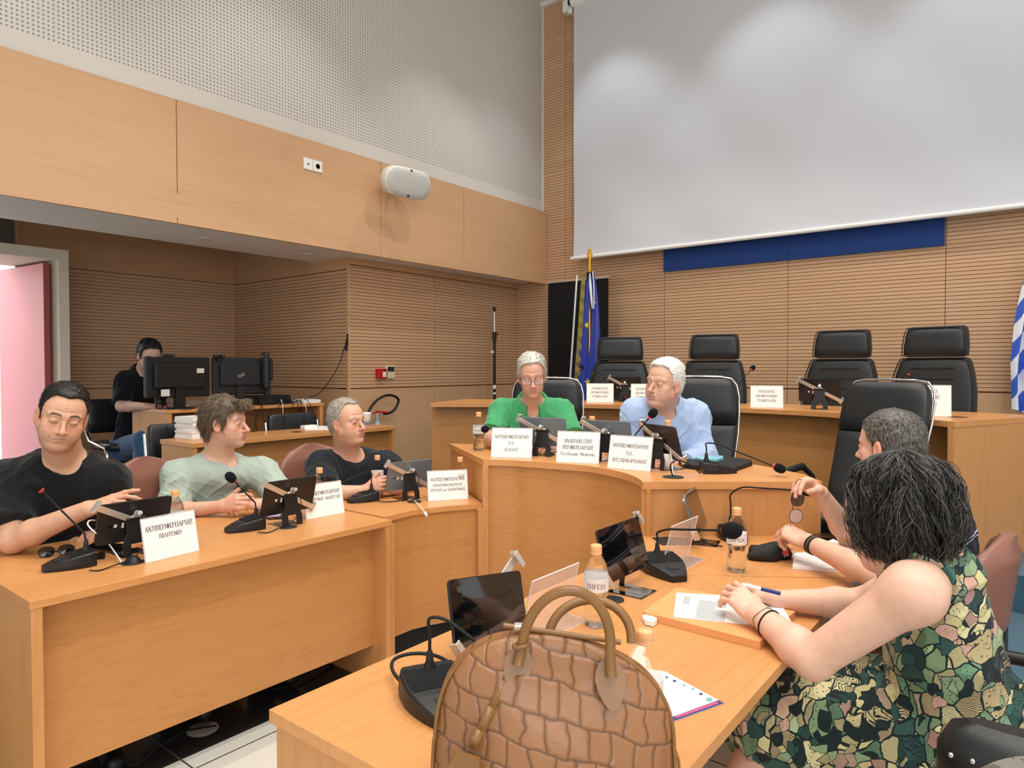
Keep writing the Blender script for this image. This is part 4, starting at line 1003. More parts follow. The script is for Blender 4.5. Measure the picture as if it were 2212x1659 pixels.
# ---------------------------------------------------------------- things on the left wall
# loudspeaker on a bracket
sp = PX(875, 395, -4.42)
o = thing('wall_loudspeaker', 'pale grey rounded loudspeaker on the beech fascia', 'loudspeaker', tuple(sp), 0)
o.rotation_euler = (R(0), R(14), R(-8))
M['spk'] = mat('loudspeaker_shell', 'DEDAD0', .45); M['spkg'] = mat('loudspeaker_grille', 'C2C4BE', .6)
def stadium(hw, hh, n=16, e=2.0):
    p = []
    for k_ in range(n * 4):
        a = 2 * PI * k_ / (n * 4); c, s = math.cos(a), math.sin(a)
        x = (hw - hh) * (1 if c >= 0 else -1) * min(1, abs(c) * 3) + hh * c; p.append((x, hh * s))
    return p
def shell(xs):
    rows = [[(x, a * 1.0, b) for a, b in stadium(hw_, hh_)] for x, hw_, hh_ in xs]
    mb = MB().grid(rows, closed=True); mb.add(rows[0], [tuple(range(len(rows[0])))]); mb.add(rows[-1], [tuple(range(len(rows[-1])))[::-1]]); return mb
obj('shell', shell([(-.10, .12, .06), (-.085, .19, .095), (-.04, .228, .118), (.02, .236, .126), (.055, .232, .122), (.062, .222, .114)]), M['spk'], o)
obj('grille', shell([(.0625, .221, .113), (.07, .212, .105), (.076, .17, .075), (.078, .1, .03)]), M['spkg'], o)
lg = MB()
for s_ in (-1, 1): lg.add([(.079, .0, s_ * .094), (.072, -.016, s_ * .113), (.072, .016, s_ * .113)], [(0, 1, 2)])
obj('vent', lg, M['blackp'], o)
obj('wall_bracket', MB().tube([(-.19, 0, -.02), (-.06, 0, -.01)], .02, 12).box(-.2, -.185, -.05, .05, -.07, .05), M['spk'], o)
# sockets
for i, (u, v_, lb) in enumerate([(665, 354.5, 'white square cover plate with a small hole, left one on the fascia'), (685.5, 360, 'white round-holed power socket, right one on the fascia')]):
    q = PX(u, v_, XF); o = thing('wall_socket', lb, 'socket', tuple(q), 0, 'white wall sockets on the fascia')
    obj('cover_plate', MB().box(.0005, .008, -.042, .042, -.044, .044), M['plastic'], o, bevel=.003)
    Ms = Matrix.Translation((.008, 0, 0)) @ Matrix.Rotation(PI / 2, 4, 'Y')
    if i == 0: obj('outlet', MB().lathe([(.0, .001), (.007, .001), (.008, 0)], 14, Ms), M['grille'], o)
    else: obj('outlet', MB().lathe([(.0, -.006), (.018, -.006), (.0195, .001), (.024, .0012), (.024, 0)], 24, Ms), M['cream'], o)
q = PX(820, 807, XW2 + .01); o = thing('fire_alarm_button', 'red square fire alarm call point on the slatted wall', 'alarm', (q[0], q[1], q[2]))
obj('case', MB().box(0, .05, -.052, .052, -.045, .045), M['redp'], o, bevel=.004)
obj('press_panel', MB().box(.0502, .052, -.004, .036, -.032, .018), M['plastic'], o)
obj('emblem', MB().lathe([(0, .001), (.008, .001)], 12, Matrix.Translation((.0505, .016, .03)) @ Matrix.Rotation(PI / 2, 4, 'Y')), M['label_w'], o)
q = PX(839, 803.5, XW2 + .01); o = thing('thermostat', 'cream thermostat panel with a grey display beside the red alarm button', 'thermostat', (q[0], q[1] + .0, q[2]))
obj('case', MB().box(0, .022, -.05, .062, -.062, .062), M['cream'], o, bevel=.003)
obj('display', MB().box(.0222, .0235, -.028, .054, .004, .05), M['grille'], o)
# webcam on a tripod pole
q = PX(1068, 670, -4.85); 
o = thing('camera_pole', 'black and steel telescopic pole with taped joints in front of the slatted wall', 'tripod', (q[0], q[1], T1))
ph = float(q[2]) - T1
obj('upper_pole', MB().tube([(0, 0, ph - .27), (0, 0, ph - .02)], .012, 12), M['steel'], o)
obj('lower_pole', MB().tube([(0, 0, .3), (0, 0, ph - .25)], .016, 12), M['blackp'], o)
obj('clamp_collar', MB().tube([(0, 0, ph - .34), (0, 0, ph - .24)], .024, 12).tube([(0, .0, ph - .27), (.03, .035, ph - .26)], .008, 8), M['blackp'], o)
obj('tape', MB().tube([(0, 0, ph - .86), (0, 0, ph - .82)], .0175, 12).tube([(0, 0, ph - .92), (0, 0, ph - .9)], .0175, 12).box(-.005, .005, -.06, -.01, ph - .47, ph - .445), M['plastic'], o)
for k_ in range(3):
    a = 2 * PI * k_ / 3 + .5
    obj('leg', MB().tube([(0, 0, .55), (.17 * math.cos(a), .17 * math.sin(a), .01)], .010, 8), M['blackp'], o)
w_ = thing('webcam', 'small black webcam on top of the tall pole', 'webcam', (q[0], q[1], q[2]), R(-60), 'webcams')
obj('camera_body', MB().box(-.045, .045, -.015, .015, .005, .032), M['blackp'], w_, bevel=.006)
obj('lens', MB().tube([(0, -.015, .018), (0, -.020, .018)], .010, 14), M['blackg'], w_)
obj('clip', MB().box(-.015, .015, -.012, .012, -.02, .006), M['blackp'], w_, bevel=.003)
obj('tally_dot', MB().tube([(.03, -.0155, .02), (.03, -.0165, .02)], .002, 8), M['label_w'], w_)
# fire extinguisher
q = PX(815, 913, -4.93); o = thing('fire_extinguisher', 'grey carbon dioxide fire extinguisher with a black looped hose against the wall', 'extinguisher', (q[0], q[1], T1))
zz = float(q[2]) - T1
M['exg'] = mat('grey_cylinder_paint', '9AA6A2', .35, .2)
obj('cylinder', MB().lathe([(.0, .01), (.075, .01), (.08, .03), (.08, zz - .12), (.074, zz - .08), (.055, zz - .04), (.03, zz), (.024, zz + .02), (.024, zz + .05)], 28), M['exg'], o)
obj('valve', MB().tube([(0, 0, zz + .05), (0, 0, zz + .09)], .014, 12).tube([(0, -.02, zz + .07), (0, .07, zz + .078)], .010, 10), M['steel'], o)
obj('lever', MB().box(-.012, .012, -.1, .03, zz + .088, zz + .106, Matrix.Rotation(R(-6), 4, 'X')).box(-.01, .01, -.09, .0, zz + .085, zz + .094), M['redp'], o, bevel=.003)
yof = lambda u, v_: PX(u, v_, -4.93)
hz = [yof(u, v_) - np.array([q[0], q[1], T1]) for u, v_ in [(826, 893.5), (838, 893), (850, 887), (859, 873), (860, 862), (850, 855), (835, 854), (819, 861), (806, 873), (797, 888), (792, 905), (790, 935)]]
hz = [tuple(.5 * (2 * hz[i] + (hz[i + 1] - hz[max(i - 1, 0)]) * t_ + (2 * hz[max(i - 1, 0)] - 5 * hz[i] + 4 * hz[i + 1] - hz[min(i + 2, 11)]) * t_ ** 2 + (-hz[max(i - 1, 0)] + 3 * hz[i] - 3 * hz[i + 1] + hz[min(i + 2, 11)]) * t_ ** 3)) for i in range(11) for t_ in (0, .25, .5, .75)]
obj('hose', MB().tube(hz, .012, 10), M['rubber'], o)
# ---------------------------------------------------------------- on the long middle desk
q = PZ(812, 921.5, ZM); cup = thing('paper_cup', 'white paper coffee cup with a lid on the long middle desk', 'cup', (q[0] - .12, q[1], ZM))
obj('cup', MB().lathe([(.0001, .001), (.029, .001), (.038, .10)], 24), M['paper'], cup)
obj('printed_band', MB().lathe([(.0298, .008), (.0325, .035)], 24), mat('printed_blue_band', '6E86A8', .6), cup)
obj('lid', MB().lathe([(.0385, .098), (.041, .100), (.041, .106), (.038, .108), (.037, .116), (.0001, .117)], 24), M['plastic'], cup)
def sheet(name, px, z, label, th=.0006, m_='paper', cat='paper', par=None, group=None, curl=0):
    P = [PZ(u, v_, z) for u, v_ in px]; mb = MB(); mb.prism([(p[0], p[1]) for p in P], z + .0005, z + .0005 + th)
    return tag(obj(name, mb, M[m_] if isinstance(m_, str) else m_), label, cat, group)
sheet('paper_sheet', [(652, 919.5), (700, 920.5), (722, 923), (745, 929), (660, 930)], ZM, 'loose white sheets on the long middle desk beside the man in navy', .003)
tag(obj('small_box', MB().box(-4.80, -4.74, 3.30, 3.42, ZM + .0005, ZM + .03), M['paper'], bevel=.002), 'small white box at the back of the long middle desk', 'box')
bp = PZ(408, 948, ZM); nb = 11; b0 = None
rb = random.Random(7)
for i in range(nb):
    jx, jy, jr = rb.uniform(-.006, .006), rb.uniform(-.008, .008), rb.uniform(-.06, .06)
    if b0 is None:
        b0 = thing('booklet', '', 'booklet', (0, 0, 0), 0, 'stack of white booklets')
        obj('pages', MB().box(-.105, .105, -.072, .072, .0, .0125), M['paper'], b0)
        obj('cover', MB().box(-.106, .106, -.073, .073, .0126, .0133).box(-.106, .106, -.0735, -.0728, 0, .0126), M['card'], b0)
        o = b0
    else: o = dup(b0, (0, 0, 0), 0)
    o.location = (bp[0] - .05 + jx, bp[1] + .06 + jy, ZM + .0005 + i * .0138); o.rotation_euler = (0, 0, jr + .1)
    o['label'] = ['lowest', 'second lowest', 'third lowest', 'fourth lowest', 'fifth lowest', 'middle', 'fifth highest', 'fourth highest', 'third highest', 'second highest', 'topmost'][i] + ' white booklet of the stack on the long middle desk'
# ---------------------------------------------------------------- technician's desk: monitors and cables
def monitor(u0, u1, v0, v1, x, label, rz, logo=False):
    P0, P1 = PX(u0, v1, x), PX(u1, v0, x); w_ = abs(P1[1] - P0[1]); h_ = P1[2] - P0[2]
    h_ = max(h_, .30)
    o = thing('monitor', label, 'monitor', (x, float((P0[1] + P1[1]) / 2), ZT), rz, 'black computer monitors'); z0 = float(P1[2]) - ZT - h_
    obj('housing', MB().box(-.045, 0, -w_ / 2, w_ / 2, z0, z0 + h_), M['blackp'], o, bevel=.012, seg=3)
    obj('back_bulge', MB().box(0.0, .030, -w_ / 2 + .05, w_ / 2 - .05, z0 + .07, z0 + h_ - .05), M['blackp'], o, bevel=.012, seg=3)
    obj('screen', MB().box(-.047, -.0455, -w_ / 2 + .02, w_ / 2 - .02, z0 + .03, z0 + h_ - .02), M['screen'], o)
    obj('stand', MB().box(-.03, .02, -.035, .035, .012, z0 + .08).lathe([(.11, 0), (.11, .006), (.07, .012), (.0, .014)], 28), M['blackp'], o, bevel=.003)
    st = MB().box(.0305, .0312, w_ / 2 - .13, w_ / 2 - .07, z0 + h_ - .12, z0 + h_ - .085)
    if not logo: obj('sticker', st, M['label_w'], o); obj('sticker', MB().box(.0302, .031, -w_ / 2 + .09, -w_ / 2 + .155, z0 + .012, z0 + .062), M['label_w'], o)
    else:
        lm = MB()
        for s_ in (-1, 1): lm.tube([(.0315, .014 * s_ + .011 * math.cos(a_ * PI / 8), z0 + h_ * .52 + .006 * s_ + .011 * math.sin(a_ * PI / 8)) for a_ in range(17)], .0018, 6)
        obj('maker_mark', lm, M['label_w'], o)
    return o
m1 = monitor(313, 457, 772, 858, -5.13, 'black monitor seen from behind with white stickers, in front of the technician', R(5))
m2 = monitor(465, 569, 773, 850, -5.22, 'black monitor seen from behind with a small ring mark', R(-12), True)
o = monitor(490, 583, 762, 835, -5.28, 'third black monitor turned edge-on at the right of the technician desk', R(62), True); 
o.location = tuple(PX(579, 870, -5.26)[:2]) + (ZT,)
for (u, v_, x, lb) in [(366, 775, -5.14, 'small black webcam on the left monitor'), (476, 776, -5.22, 'small black webcam on the right monitor')]:
    q = PX(u, v_, x); dup(w_, (q[0] - .02, q[1], q[2] + .004), PI / 2, lb)
o = thing('switch_box', 'flat black network box on the technician desk under the cables', 'box', tuple(PX(578, 868, -5.22)), R(8)); o.location.z = ZT
obj('case', MB().box(-.1, .1, -.16, .16, 0, .075), M['blackm'], o, bevel=.004)
obj('front_label', MB().box(.1002, .101, -.1, -.02, .02, .05), M['grille'], o)
q = PX(668, 866, -5.12); o = thing('white_router', 'flat white box with papers on the right end of the technician desk', 'box', (q[0], q[1] - .02, ZT), 0)
obj('case', MB().box(-.09, .07, -.09, .09, 0, .03), M['plastic'], o, bevel=.003)
obj('top_paper', MB().box(-.08, .05, -.08, .05, .031, .034, Matrix.Rotation(.2, 4, 'Z')), M['paper'], o)
sheet('paper_sheet', [(404, 868), (432, 866), (440, 872), (402, 877)], ZT, 'crumpled white sheet beside the monitor foot on the technician desk', .006)
q = PZ(341, 884, ZT); o = thing('water_glass', 'short clear drinking glass at the edge of the technician desk', 'glass', (q[0] - .02, q[1] + .02, ZT), 0)
obj('glass_wall', MB().lathe([(.0001, .002), (.028, .001), (.031, .10), (.0295, .10), (.027, .008), (.0001, .008)], 24), mat('clear_glass', 'FFFFFF', .02, trans=1, ior=1.45), o)
obj('water', MB().lathe([(.0001, .009), (.0265, .009), (.0285, .055), (.0001, .055)], 24), M['water'], o)
rc = random.Random(11)
def hang(u0, v0, u1, v1, um, vm, x, col, i, r=.003):
    P = [PX(u0, v0, x - .08), PX(u0 + (um - u0) * .35, v0 - 2, x - .01), PX(um, vm, x + .03), PX(u1, v1, x + .02)]
    P[0][2] = max(P[0][2], ZT + .006); P[1][2] = max(P[1][2], ZT + .006)
    cable('cable', [tuple(p) for p in P], r, M[col], '', group='cables hanging off the technician desk', n=6)
cl = []
specs = [(600, 862, 547, 940, 560, 885, 'blackm', 'black cable dropping leftmost from the technician desk'), (606, 866, 611, 905, 611, 880, 'plastic', 'white cable hanging straight down left of the cable bunch'),
         (630, 862, 578, 893, 600, 880, 'blackm', 'thin black cable slanting down left from the technician desk'), (640, 866, 651, 893, 644, 878, 'blackm', 'black cable in the bunch, left'), (646, 866, 655, 897, 652, 880, 'blackm', 'black cable in the bunch, middle'),
         (650, 864, 663, 895, 660, 878, 'plastic', 'white cable curving down in the bunch'), (656, 864, 676, 893, 671, 876, 'blackm', 'black cable curving down at the right of the bunch'), (636, 864, 630, 885, 633, 875, 'blackm', 'short black cable loop at the desk edge'),
         (565, 868, 575, 925, 568, 895, 'blackm', 'black cable crossing behind the visitor chair, left'), (545, 872, 556, 930, 550, 900, 'blackm', 'black cable beside the mint-shirted man hair')]
for i, (u0, v0, u1, v1, um, vm, col, lb) in enumerate(specs):
    hang(u0, v0, u1, v1, um, vm, -5.02, col, i); COL.objects[-1]['label'] = lb
# bundle lying on the desk
for i in range(7):
    u0 = 590 + 9 * i; P = [PX(u0, 868, -5.25), PX(u0 + 18, 858 + 3 * (i % 3), -5.20), PX(u0 + 34, 865, -5.12), PX(u0 + 40 - 6 * (i % 2), 869, -5.06)]
    for k_ in range(4): P[k_][2] = ZT + .006 + .012 * ((i + k_) % 3)
    cable('cable', [tuple(p) for p in P], .0035, M['blackm'], ['leftmost', 'second from left', 'third from left', 'middle', 'third from right', 'second from right', 'rightmost'][i] + ' black cable of the tangle on the technician desk', group='tangled cables on the technician desk', n=6)
# microphone cable taped up the corner
P = [PY(u, v_, 3.94) for u, v_ in [(749, 740), (742, 755), (733, 785), (712, 822), (688, 850)]]; P.append(PX(668, 862, -5.15)); P[-1][2] = ZT + .05
cable('cable', [tuple(p) for p in P], .0035, M['blackm'], 'black cable climbing to the corner of the slatted wall', n=6)
q = PY(750, 733, 3.95); o = thing('hanging_connector', 'small black connector clipped high on the wall corner above the cable', 'connector', tuple(q), 0)
obj('plug', MB().tube([(0, 0, .0), (-.02, 0, -.1)], .013, 10), M['blackp'], o); obj('tip', MB().tube([(0, 0, .0), (.004, 0, .05)], .008, 10), M['blackm'], o)
# ---------------------------------------------------------------- crocodile-embossed handbag
def bag_mat(name, c1, c2, cr, cells=True):
    m = mat(name, c1, .34, spec=.55, coat=.15); t = NT(m)
    tc = t.n('ShaderNodeTexCoord'); s3 = t.n('ShaderNodeSeparateXYZ'); t.l(tc.outputs['Object'], s3.inputs[0])
    n0 = t.noise(tc.outputs['Object'], 14, 2)
    if cells:
        # rows of scales: rows about 4.5 cm high, each cut into uneven columns
        zr = t.math('MULTIPLY_ADD', n0, .7, t.math('MULTIPLY', t.math('ADD', s3.outputs[2], t.math('MULTIPLY', s3.outputs[0], .25)), 23))
        row = t.math('FLOOR', zr); fz = t.math('FRACT', zr)
        n2 = t.noise(tc.outputs['Object'], 22, 2)
        xc = t.math('MULTIPLY_ADD', n2, .8, t.math('MULTIPLY_ADD', row, .37, t.math('MULTIPLY', s3.outputs[0], 30)))
        fx = t.math('FRACT', xc)
        ez = t.math('MINIMUM', fz, t.math('SUBTRACT', 1.0, fz)); ex = t.math('MINIMUM', fx, t.math('SUBTRACT', 1.0, fx))
        edge = t.math('SMOOTH_MIN', ez, t.math('MULTIPLY', ex, .8), .12)
        hgt = t.math('MINIMUM', t.math('MULTIPLY', edge, 9), 1.0)
        wob = t.noise(tc.outputs['Object'], 130, 3)
        hh = t.math('ADD', hgt, t.math('MULTIPLY', wob, .30))
        t.bump(hh, .5, .004)
        base = t.mix(t.noise(tc.outputs['Object'], 9, 3), c1, c2)
        t.l(t.mix(t.math('MINIMUM', t.math('MULTIPLY', edge, 16), 1.0), cr, base), t.b.inputs['Base Color'])
    else:
        t.l(t.mix(n0, c1, c2), t.b.inputs['Base Color']); t.bump(t.noise(tc.outputs['Object'], 180, 3), .4, .0015)
    return m
M['croc'] = bag_mat('embossed_tan_leather', '9E6E46', '7C4E2C', '5E3C20')
M['tan'] = bag_mat('plain_tan_leather', '8E6430', '6E4A22', '5A3A18', False)
bq = PZ(1190, 1722, .75)
bag = thing('handbag', 'tan crocodile-embossed leather handbag with two round handles, in the foreground', 'handbag', (float(bq[0]), float(bq[1]), .7505), AZ - R(1))
ZT_, HW = .262, .186
def bag_hw(z):
    t_ = z / ZT_
    if t_ < .40: return HW * (1 + .01 * math.sin(t_ * 6))
    q = (t_ - .40) / .60; return HW * (1 - q ** 2.7) ** (1 / 2.1) * (1 - .02 * q)
def bag_ht(z): t_ = z / ZT_; return .088 * (1 - t_ ** 1.6) ** .75 + .010
rows = []
for i in range(64):
    z = ZT_ * (i / 63) ** .9; z = min(z, ZT_ * .9995)
    rows.append((z, 0.0, max(bag_hw(z), .012), bag_ht(z) * (.6 if i == 0 else 1)))
b = pad(rows, 110, 3.0)
rbn = np.array(b.v); b.v = [tuple(q) for q in (rbn + np.stack([0 * rbn[:, 0], .006 * np.sin(rbn[:, 0] * 21 + rbn[:, 2] * 17) * np.sign(rbn[:, 1]), -.10 * (rbn[:, 0] * (rbn[:, 2] / ZT_) ** 2)], 1))]
tilt = lambda x, z: z - .10 * x * (z / ZT_) ** 2
obj('bag_body', b, M['croc'], bag)
zs_ = [.0 + ZT_ * (k / 40) for k in range(41)]
pr = []
for sg in (-1, 1):
    pr = [(sg * (bag_hw(min(z, ZT_ * .999)) * .985), -bag_ht(z) * .42, tilt(sg * bag_hw(min(z, ZT_ * .999)), z)) for z in zs_[:39]]
    obj('piping', MB().tube(pr, .0032, 8), M['tan'], bag)
zp = MB().tube([(x, -.004, tilt(x, ZT_) + .002 - .35 * max(0, abs(x) - .085) ** 1.5) for x in np.linspace(-.085, .10, 16)], .0045, 8)
obj('zip_edge', zp, M['tan'], bag)
def arch(x0, x1, zb_, zt_, y0, y1, lean=.0, n=26):
    P = []
    for k in range(n + 1):
        a = PI * k / n; cx = (x0 + x1) / 2; r_ = (x1 - x0) / 2
        s_ = math.sin(a) ** .75 if math.sin(a) > 0 else 0
        x = cx - r_ * math.cos(a) * (1 - .10 * math.sin(a)); P.append((x + lean * s_, y0 + (y1 - y0) * s_, zb_ + (zt_ - zb_) * s_))
    return P
hx0, hx1 = -.056, .078
obj('handle', MB().tube([(hx0 - .004, -.058, .232)] + arch(hx0, hx1, .25, .350, -.050, -.060, .004) + [(hx1 + .002, -.060, .222)], .0078, 14), M['tan'], bag)
obj('handle', MB().tube(arch(-.012, .125, .235, .292, .04, .075, .006), .0078, 14), M['tan'], bag)
def tab(x, z, rot, w_=.027, h_=.044):
    mb = MB(); pts = []
    for k in range(24):
        a = 2 * PI * k / 24; r_ = 1.0; px_ = w_ * math.sin(a) * (1 - .25 * (math.cos(a) > 0) * math.cos(a)); pz_ = -h_ * math.cos(a) if math.cos(a) > 0 else -h_ * .75 * math.cos(a)
        pts.append((px_, pz_))
    T_ = Matrix.Translation((x, -bag_ht(z) * 1.0 - .0035, z)) @ Matrix.Rotation(rot, 4, 'Y') @ Matrix.Rotation(R(-22), 4, 'X') @ Matrix.Rotation(PI / 2, 4, 'X')
    mb.prism(pts, -.003, .003, T_)
    return mb
obj('handle_tab', tab(hx0 - .004, .226, R(14), .022, .036), M['tan'], bag, bevel=.0015); obj('handle_tab', tab(hx1 + .002, .212, R(-6), .023, .042), M['tan'], bag, bevel=.0015)
st_ = [(x, -bag_ht(z) - .004, z) for x, z in [(-.054, .252), (-.062, .236), (-.078, .205), (-.096, .172), (-.112, .142), (-.124, .118)]]
sm = MB(); 
for i in range(len(st_) - 1):
    a, b_ = Vector(st_[i]), Vector(st_[i + 1]); sd = Vector((.0062, 0, -.003))
    sm.add([a - sd, a + sd, b_ + sd, b_ - sd], [(0, 1, 2, 3)], True)
obj('luggage_strap', sm, M['tan'], bag, solid=.0035)
obj('luggage_tag', MB().prism([(-.018, 0), (.018, 0), (.021, -.012), (.026, -.066), (-.026, -.066), (-.021, -.012)], -.004, .004, Matrix.Translation((-.128, -.099, .118)) @ Matrix.Rotation(R(14), 4, 'Y') @ Matrix.Rotation(PI / 2, 4, 'X')), M['tan'], bag, bevel=.002)
obj('strap_loop', MB().tube([(hx0 + .011 * math.cos(a), -.050 - .011 * math.sin(a), .262 + .003 * math.cos(a)) for a in [2 * PI * k / 14 for k in range(15)]], .0035, 8), M['tan'], bag)
obj('zip_pull', MB().tube([(.186, -.02, .10), (.192, -.03, .085), (.194, -.034, .06), (.200, -.036, .045)], .0022, 6), M['tan'], bag)
obj('zip_slider', MB().box(-.068, -.050, -.012, .004, ZT_ + .006, ZT_ + .014), M['steel'], bag, bevel=.002)
bag.rotation_euler = (0, R(2), AZ - R(1))

# ---------------------------------------------------------------- paper, envelope, case and phones on the right-hand desks
def slab(name, px, z0, z1, m_, label, cat, par=None, bev=.0, group=None):
    P = [PZ(u, v_, z1) for u, v_ in px]; o = obj(name, MB().prism([(p[0], p[1]) for p in P], z0, z1), m_, par, bevel=bev)
    return tag(o, label, cat, group)
M['manila'] = wood('orange_envelope_paper', 'E0A066', 'D08C54', (9, 9, 9), .75, rings=2, amt=.3)
e_ = slab('envelope', [(1388, 1321), (1461, 1269), (1545, 1283), (1718, 1320), (1641, 1386), (1500, 1350)], .7505, .770, M['manila'], 'bulging orange paper envelope under the woman hands', 'envelope', bev=.004)
obj('torn_corner', MB().prism([tuple(PZ(u, v_, .764)[:2]) for u, v_ in [(1386, 1329), (1402, 1326), (1420, 1336), (1412, 1344), (1394, 1340)]], .752, .764), M['paper'], e_, bevel=.003)
pp_ = slab('printed_sheets', [(1461, 1280), (1455, 1332), (1718, 1358), (1690, 1309), (1560, 1286)], .7705, .7725, M['paper'], 'white printed sheets on top of the orange envelope', 'paper')
def textlines(mb, p0, ex, ey, n, z, rs_, wd=.30):
    for i in range(n):
        a = p0 + ey * (i / n); L_ = 1.0 if rs_.random() > .15 else .6
        q = [a, a + ex * L_, a + ex * L_ + ey * (wd / n), a + ey * (wd / n)]; mb.add([(p[0], p[1], z) for p in q], [(0, 1, 2, 3)])
rl = random.Random(3)
for q_, n_ in (([(1510, 1296), (1570, 1303), (1500, 1336)], 16), ([(1650, 1320), (1685, 1324), (1668, 1352)], 12), ([(1478, 1288), (1492, 1290), (1474, 1304)], 5)):
    P0, P1, P2 = [PZ(a, b, .7728) for a, b in q_]; ln = MB(); textlines(ln, P0, P1 - P0, P2 - P0, n_, .7728, rl); obj('printed_lines', ln, M['ink'], pp_)
lf = slab('leaflet', [(1424, 1447), (1440, 1452), (1565, 1519), (1450, 1560), (1395, 1530), (1390, 1450)], .7505, .7515, M['paper'], 'white leaflet with a navy and pink border beside the handbag', 'leaflet')
M['navyp'] = mat('navy_print', '3A3E70', .6); M['pinkp'] = mat('pink_print', 'D8507C', .6); M['tealp'] = mat('teal_print', '6AA8A8', .6)
def flat(name, px, z, m_, par): return obj(name, MB().add([tuple(PZ(u, v_, z)) for u, v_ in px], [tuple(range(len(px)))]), m_, par)
flat('navy_border', [(1565, 1519), (1450, 1560), (1440, 1553), (1552, 1512)], .7518, M['navyp'], lf)
flat('pink_border', [(1552, 1519), (1462, 1551), (1459, 1547), (1548, 1515)], .7520, M['pinkp'], lf)
for (u, v_, s_, mm_) in [(1440, 1463, 3.5, 'navyp'), (1457, 1471, 4.5, 'navyp'), (1478, 1480, 4, 'tealp'), (1497, 1488, 4, 'tealp'), (1514, 1499, 4.5, 'navyp'), (1532, 1511, 8, 'tealp'), (1440, 1528, 7, 'navyp')]:
    flat('printed_icon', [(u - s_, v_), (u - s_ * .2, v_ - s_ * .7), (u + s_, v_ - s_ * .2), (u + s_ * .6, v_ + s_ * .6), (u - s_ * .5, v_ + s_ * .5)], .7519, M[mm_], lf)
# soft glasses case
cq = PZ(1664, 1205, .75); gc = thing('glasses_case', 'black soft glasses case with a small red tag, lying open on the side desk', 'case', (float(cq[0]), float(cq[1]), .7505), AZ + R(-12))
cm = pad([(0.002, 0, .070, .030), (.010, 0, .076, .036), (.030, .002, .074, .036), (.046, .006, .066, .026), (.052, .008, .055, .012)], 30, 2.6)
cm.v = [(x, y, z * (1 + .25 * math.sin(x * 40)) * (1 - .35 * max(0, x) / .076)) for x, y, z in cm.v]
obj('pouch', cm, M['blackm'], gc)
cf_ = pad([(0.003, 0, .050, .026), (.010, 0, .055, .030), (.026, .0, .053, .028), (.034, .0, .046, .018)], 26, 2.4); cf_.v = [(x - .03, y - .036, z * (1 + .3 * math.sin(x * 50 + 1))) for x, y, z in cf_.v]
obj('flap', cf_, M['blackm'], gc)
obj('rim_trim', MB().tube([(.068, -.03, .012), (.080, -.012, .03), (.078, .012, .034), (.066, .03, .02)], .002, 6), M['steel'], gc)
obj('red_tag', MB().box(.036, .056, -.0385, -.036, .012, .036, Matrix.Rotation(R(-14), 4, 'X')), mat('red_cloth_tag', 'D04038', .6), gc)
tg = MB(); tg.tube([(.039, -.0462, .017), (.043, -.0455, .022), (.042, -.0448, .026), (.047, -.0455, .020), (.049, -.0448, .027), (.053, -.0455, .021)], .0007, 5)
obj('tag_lettering', tg, M['paper'], gc)
slab('notebook', [(1712, 1222), (1716, 1194), (1800, 1190), (1842, 1226), (1836, 1231)], .7505, .762, M['paper'], 'white notebook under the striped man forearm', 'notebook', bev=.002)
slab('loose_sheet', [(1780, 1172), (1800, 1164), (1852, 1190), (1842, 1200), (1800, 1196)], .763, .7645, M['card'], 'loose white sheets beside the elbow of the striped man', 'paper')
slab('smartphone', [(1752, 1158), (1762, 1150), (1812, 1153), (1808, 1164)], .7505, .7590, M['blackg'], 'black smartphone lying behind the striped man hand', 'phone', bev=.002)
slab('desk_mat', [(1408, 1161), (1440, 1159), (1500, 1163), (1534, 1176), (1430, 1177)], .7503, .7520, M['grille'], 'thin dark grey sheet lying behind the clear card holder', 'mat')
def grommet(u, v_, z, label, r_=.033):
    q = PZ(u, v_, z); o = thing('cable_grommet', label, 'grommet', (float(q[0]), float(q[1]), z), 0, 'round cable grommets')
    obj('ring', MB().lathe([(r_, .0002), (r_ + .004, .0005), (r_ + .003, .003), (r_ * .8, .0042), (r_ * .3, .004), (.0001, .004)], 28), M['grille'], o)
    return q
G1 = grommet(287, 1216, ZL, 'round black cable outlet beside the nearest name card'); G2 = grommet(623, 1139, ZL, 'round cable outlet at the foot of the second tablet stand'); G3 = grommet(895, 1084, ZL, 'round cable outlet on the corner desk')
G4 = grommet(1454, 1031, ZC_, 'round cable outlet at the right of the raised desk', .04); G5 = grommet(1508, 1168, ZL, 'round black cable outlet near the far microphone'); G6 = grommet(1325, 1296, ZL, 'round cable outlet under the tablet beside the bottle', .028)
obj('cable_flap', MB().lathe([(.034, .004), (.030, .016), (.018, .026), (.0001, .030)], 20, Matrix.Translation(tuple(G1)) @ Matrix.Diagonal((.9, .75, .9, 1))), M['blackp'], None)
tag(COL.objects[-1], 'black domed cable cover on the desk outlet beside the nearest name card', 'cable cover')
def pc(label, pts, col='blackm', r=.0024, **k):
    P = [tuple(float(q) for q in p) for p in pts]; return cable('cable', P, r, M[col], label, **k)
up = lambda p, h: np.array([p[0], p[1], p[2] + h])
pc('black microphone cable on the near end of the left desk', [PZ(192, 1232, .758), PZ(215, 1232, .753), PZ(245, 1222, .757), PZ(262, 1216, .765), up(G1, .012)])
pc('black microphone cable by the second tablet stand', [PZ(556, 1150, .760), PZ(580, 1150, .753), PZ(605, 1140, .758), up(G2, .006)])
pc('black microphone cable on the corner desk', [PZ(812, 1082, .760), PZ(840, 1084, .753), PZ(870, 1080, .757), PZ(890, 1072, .770), up(G3, .006)])
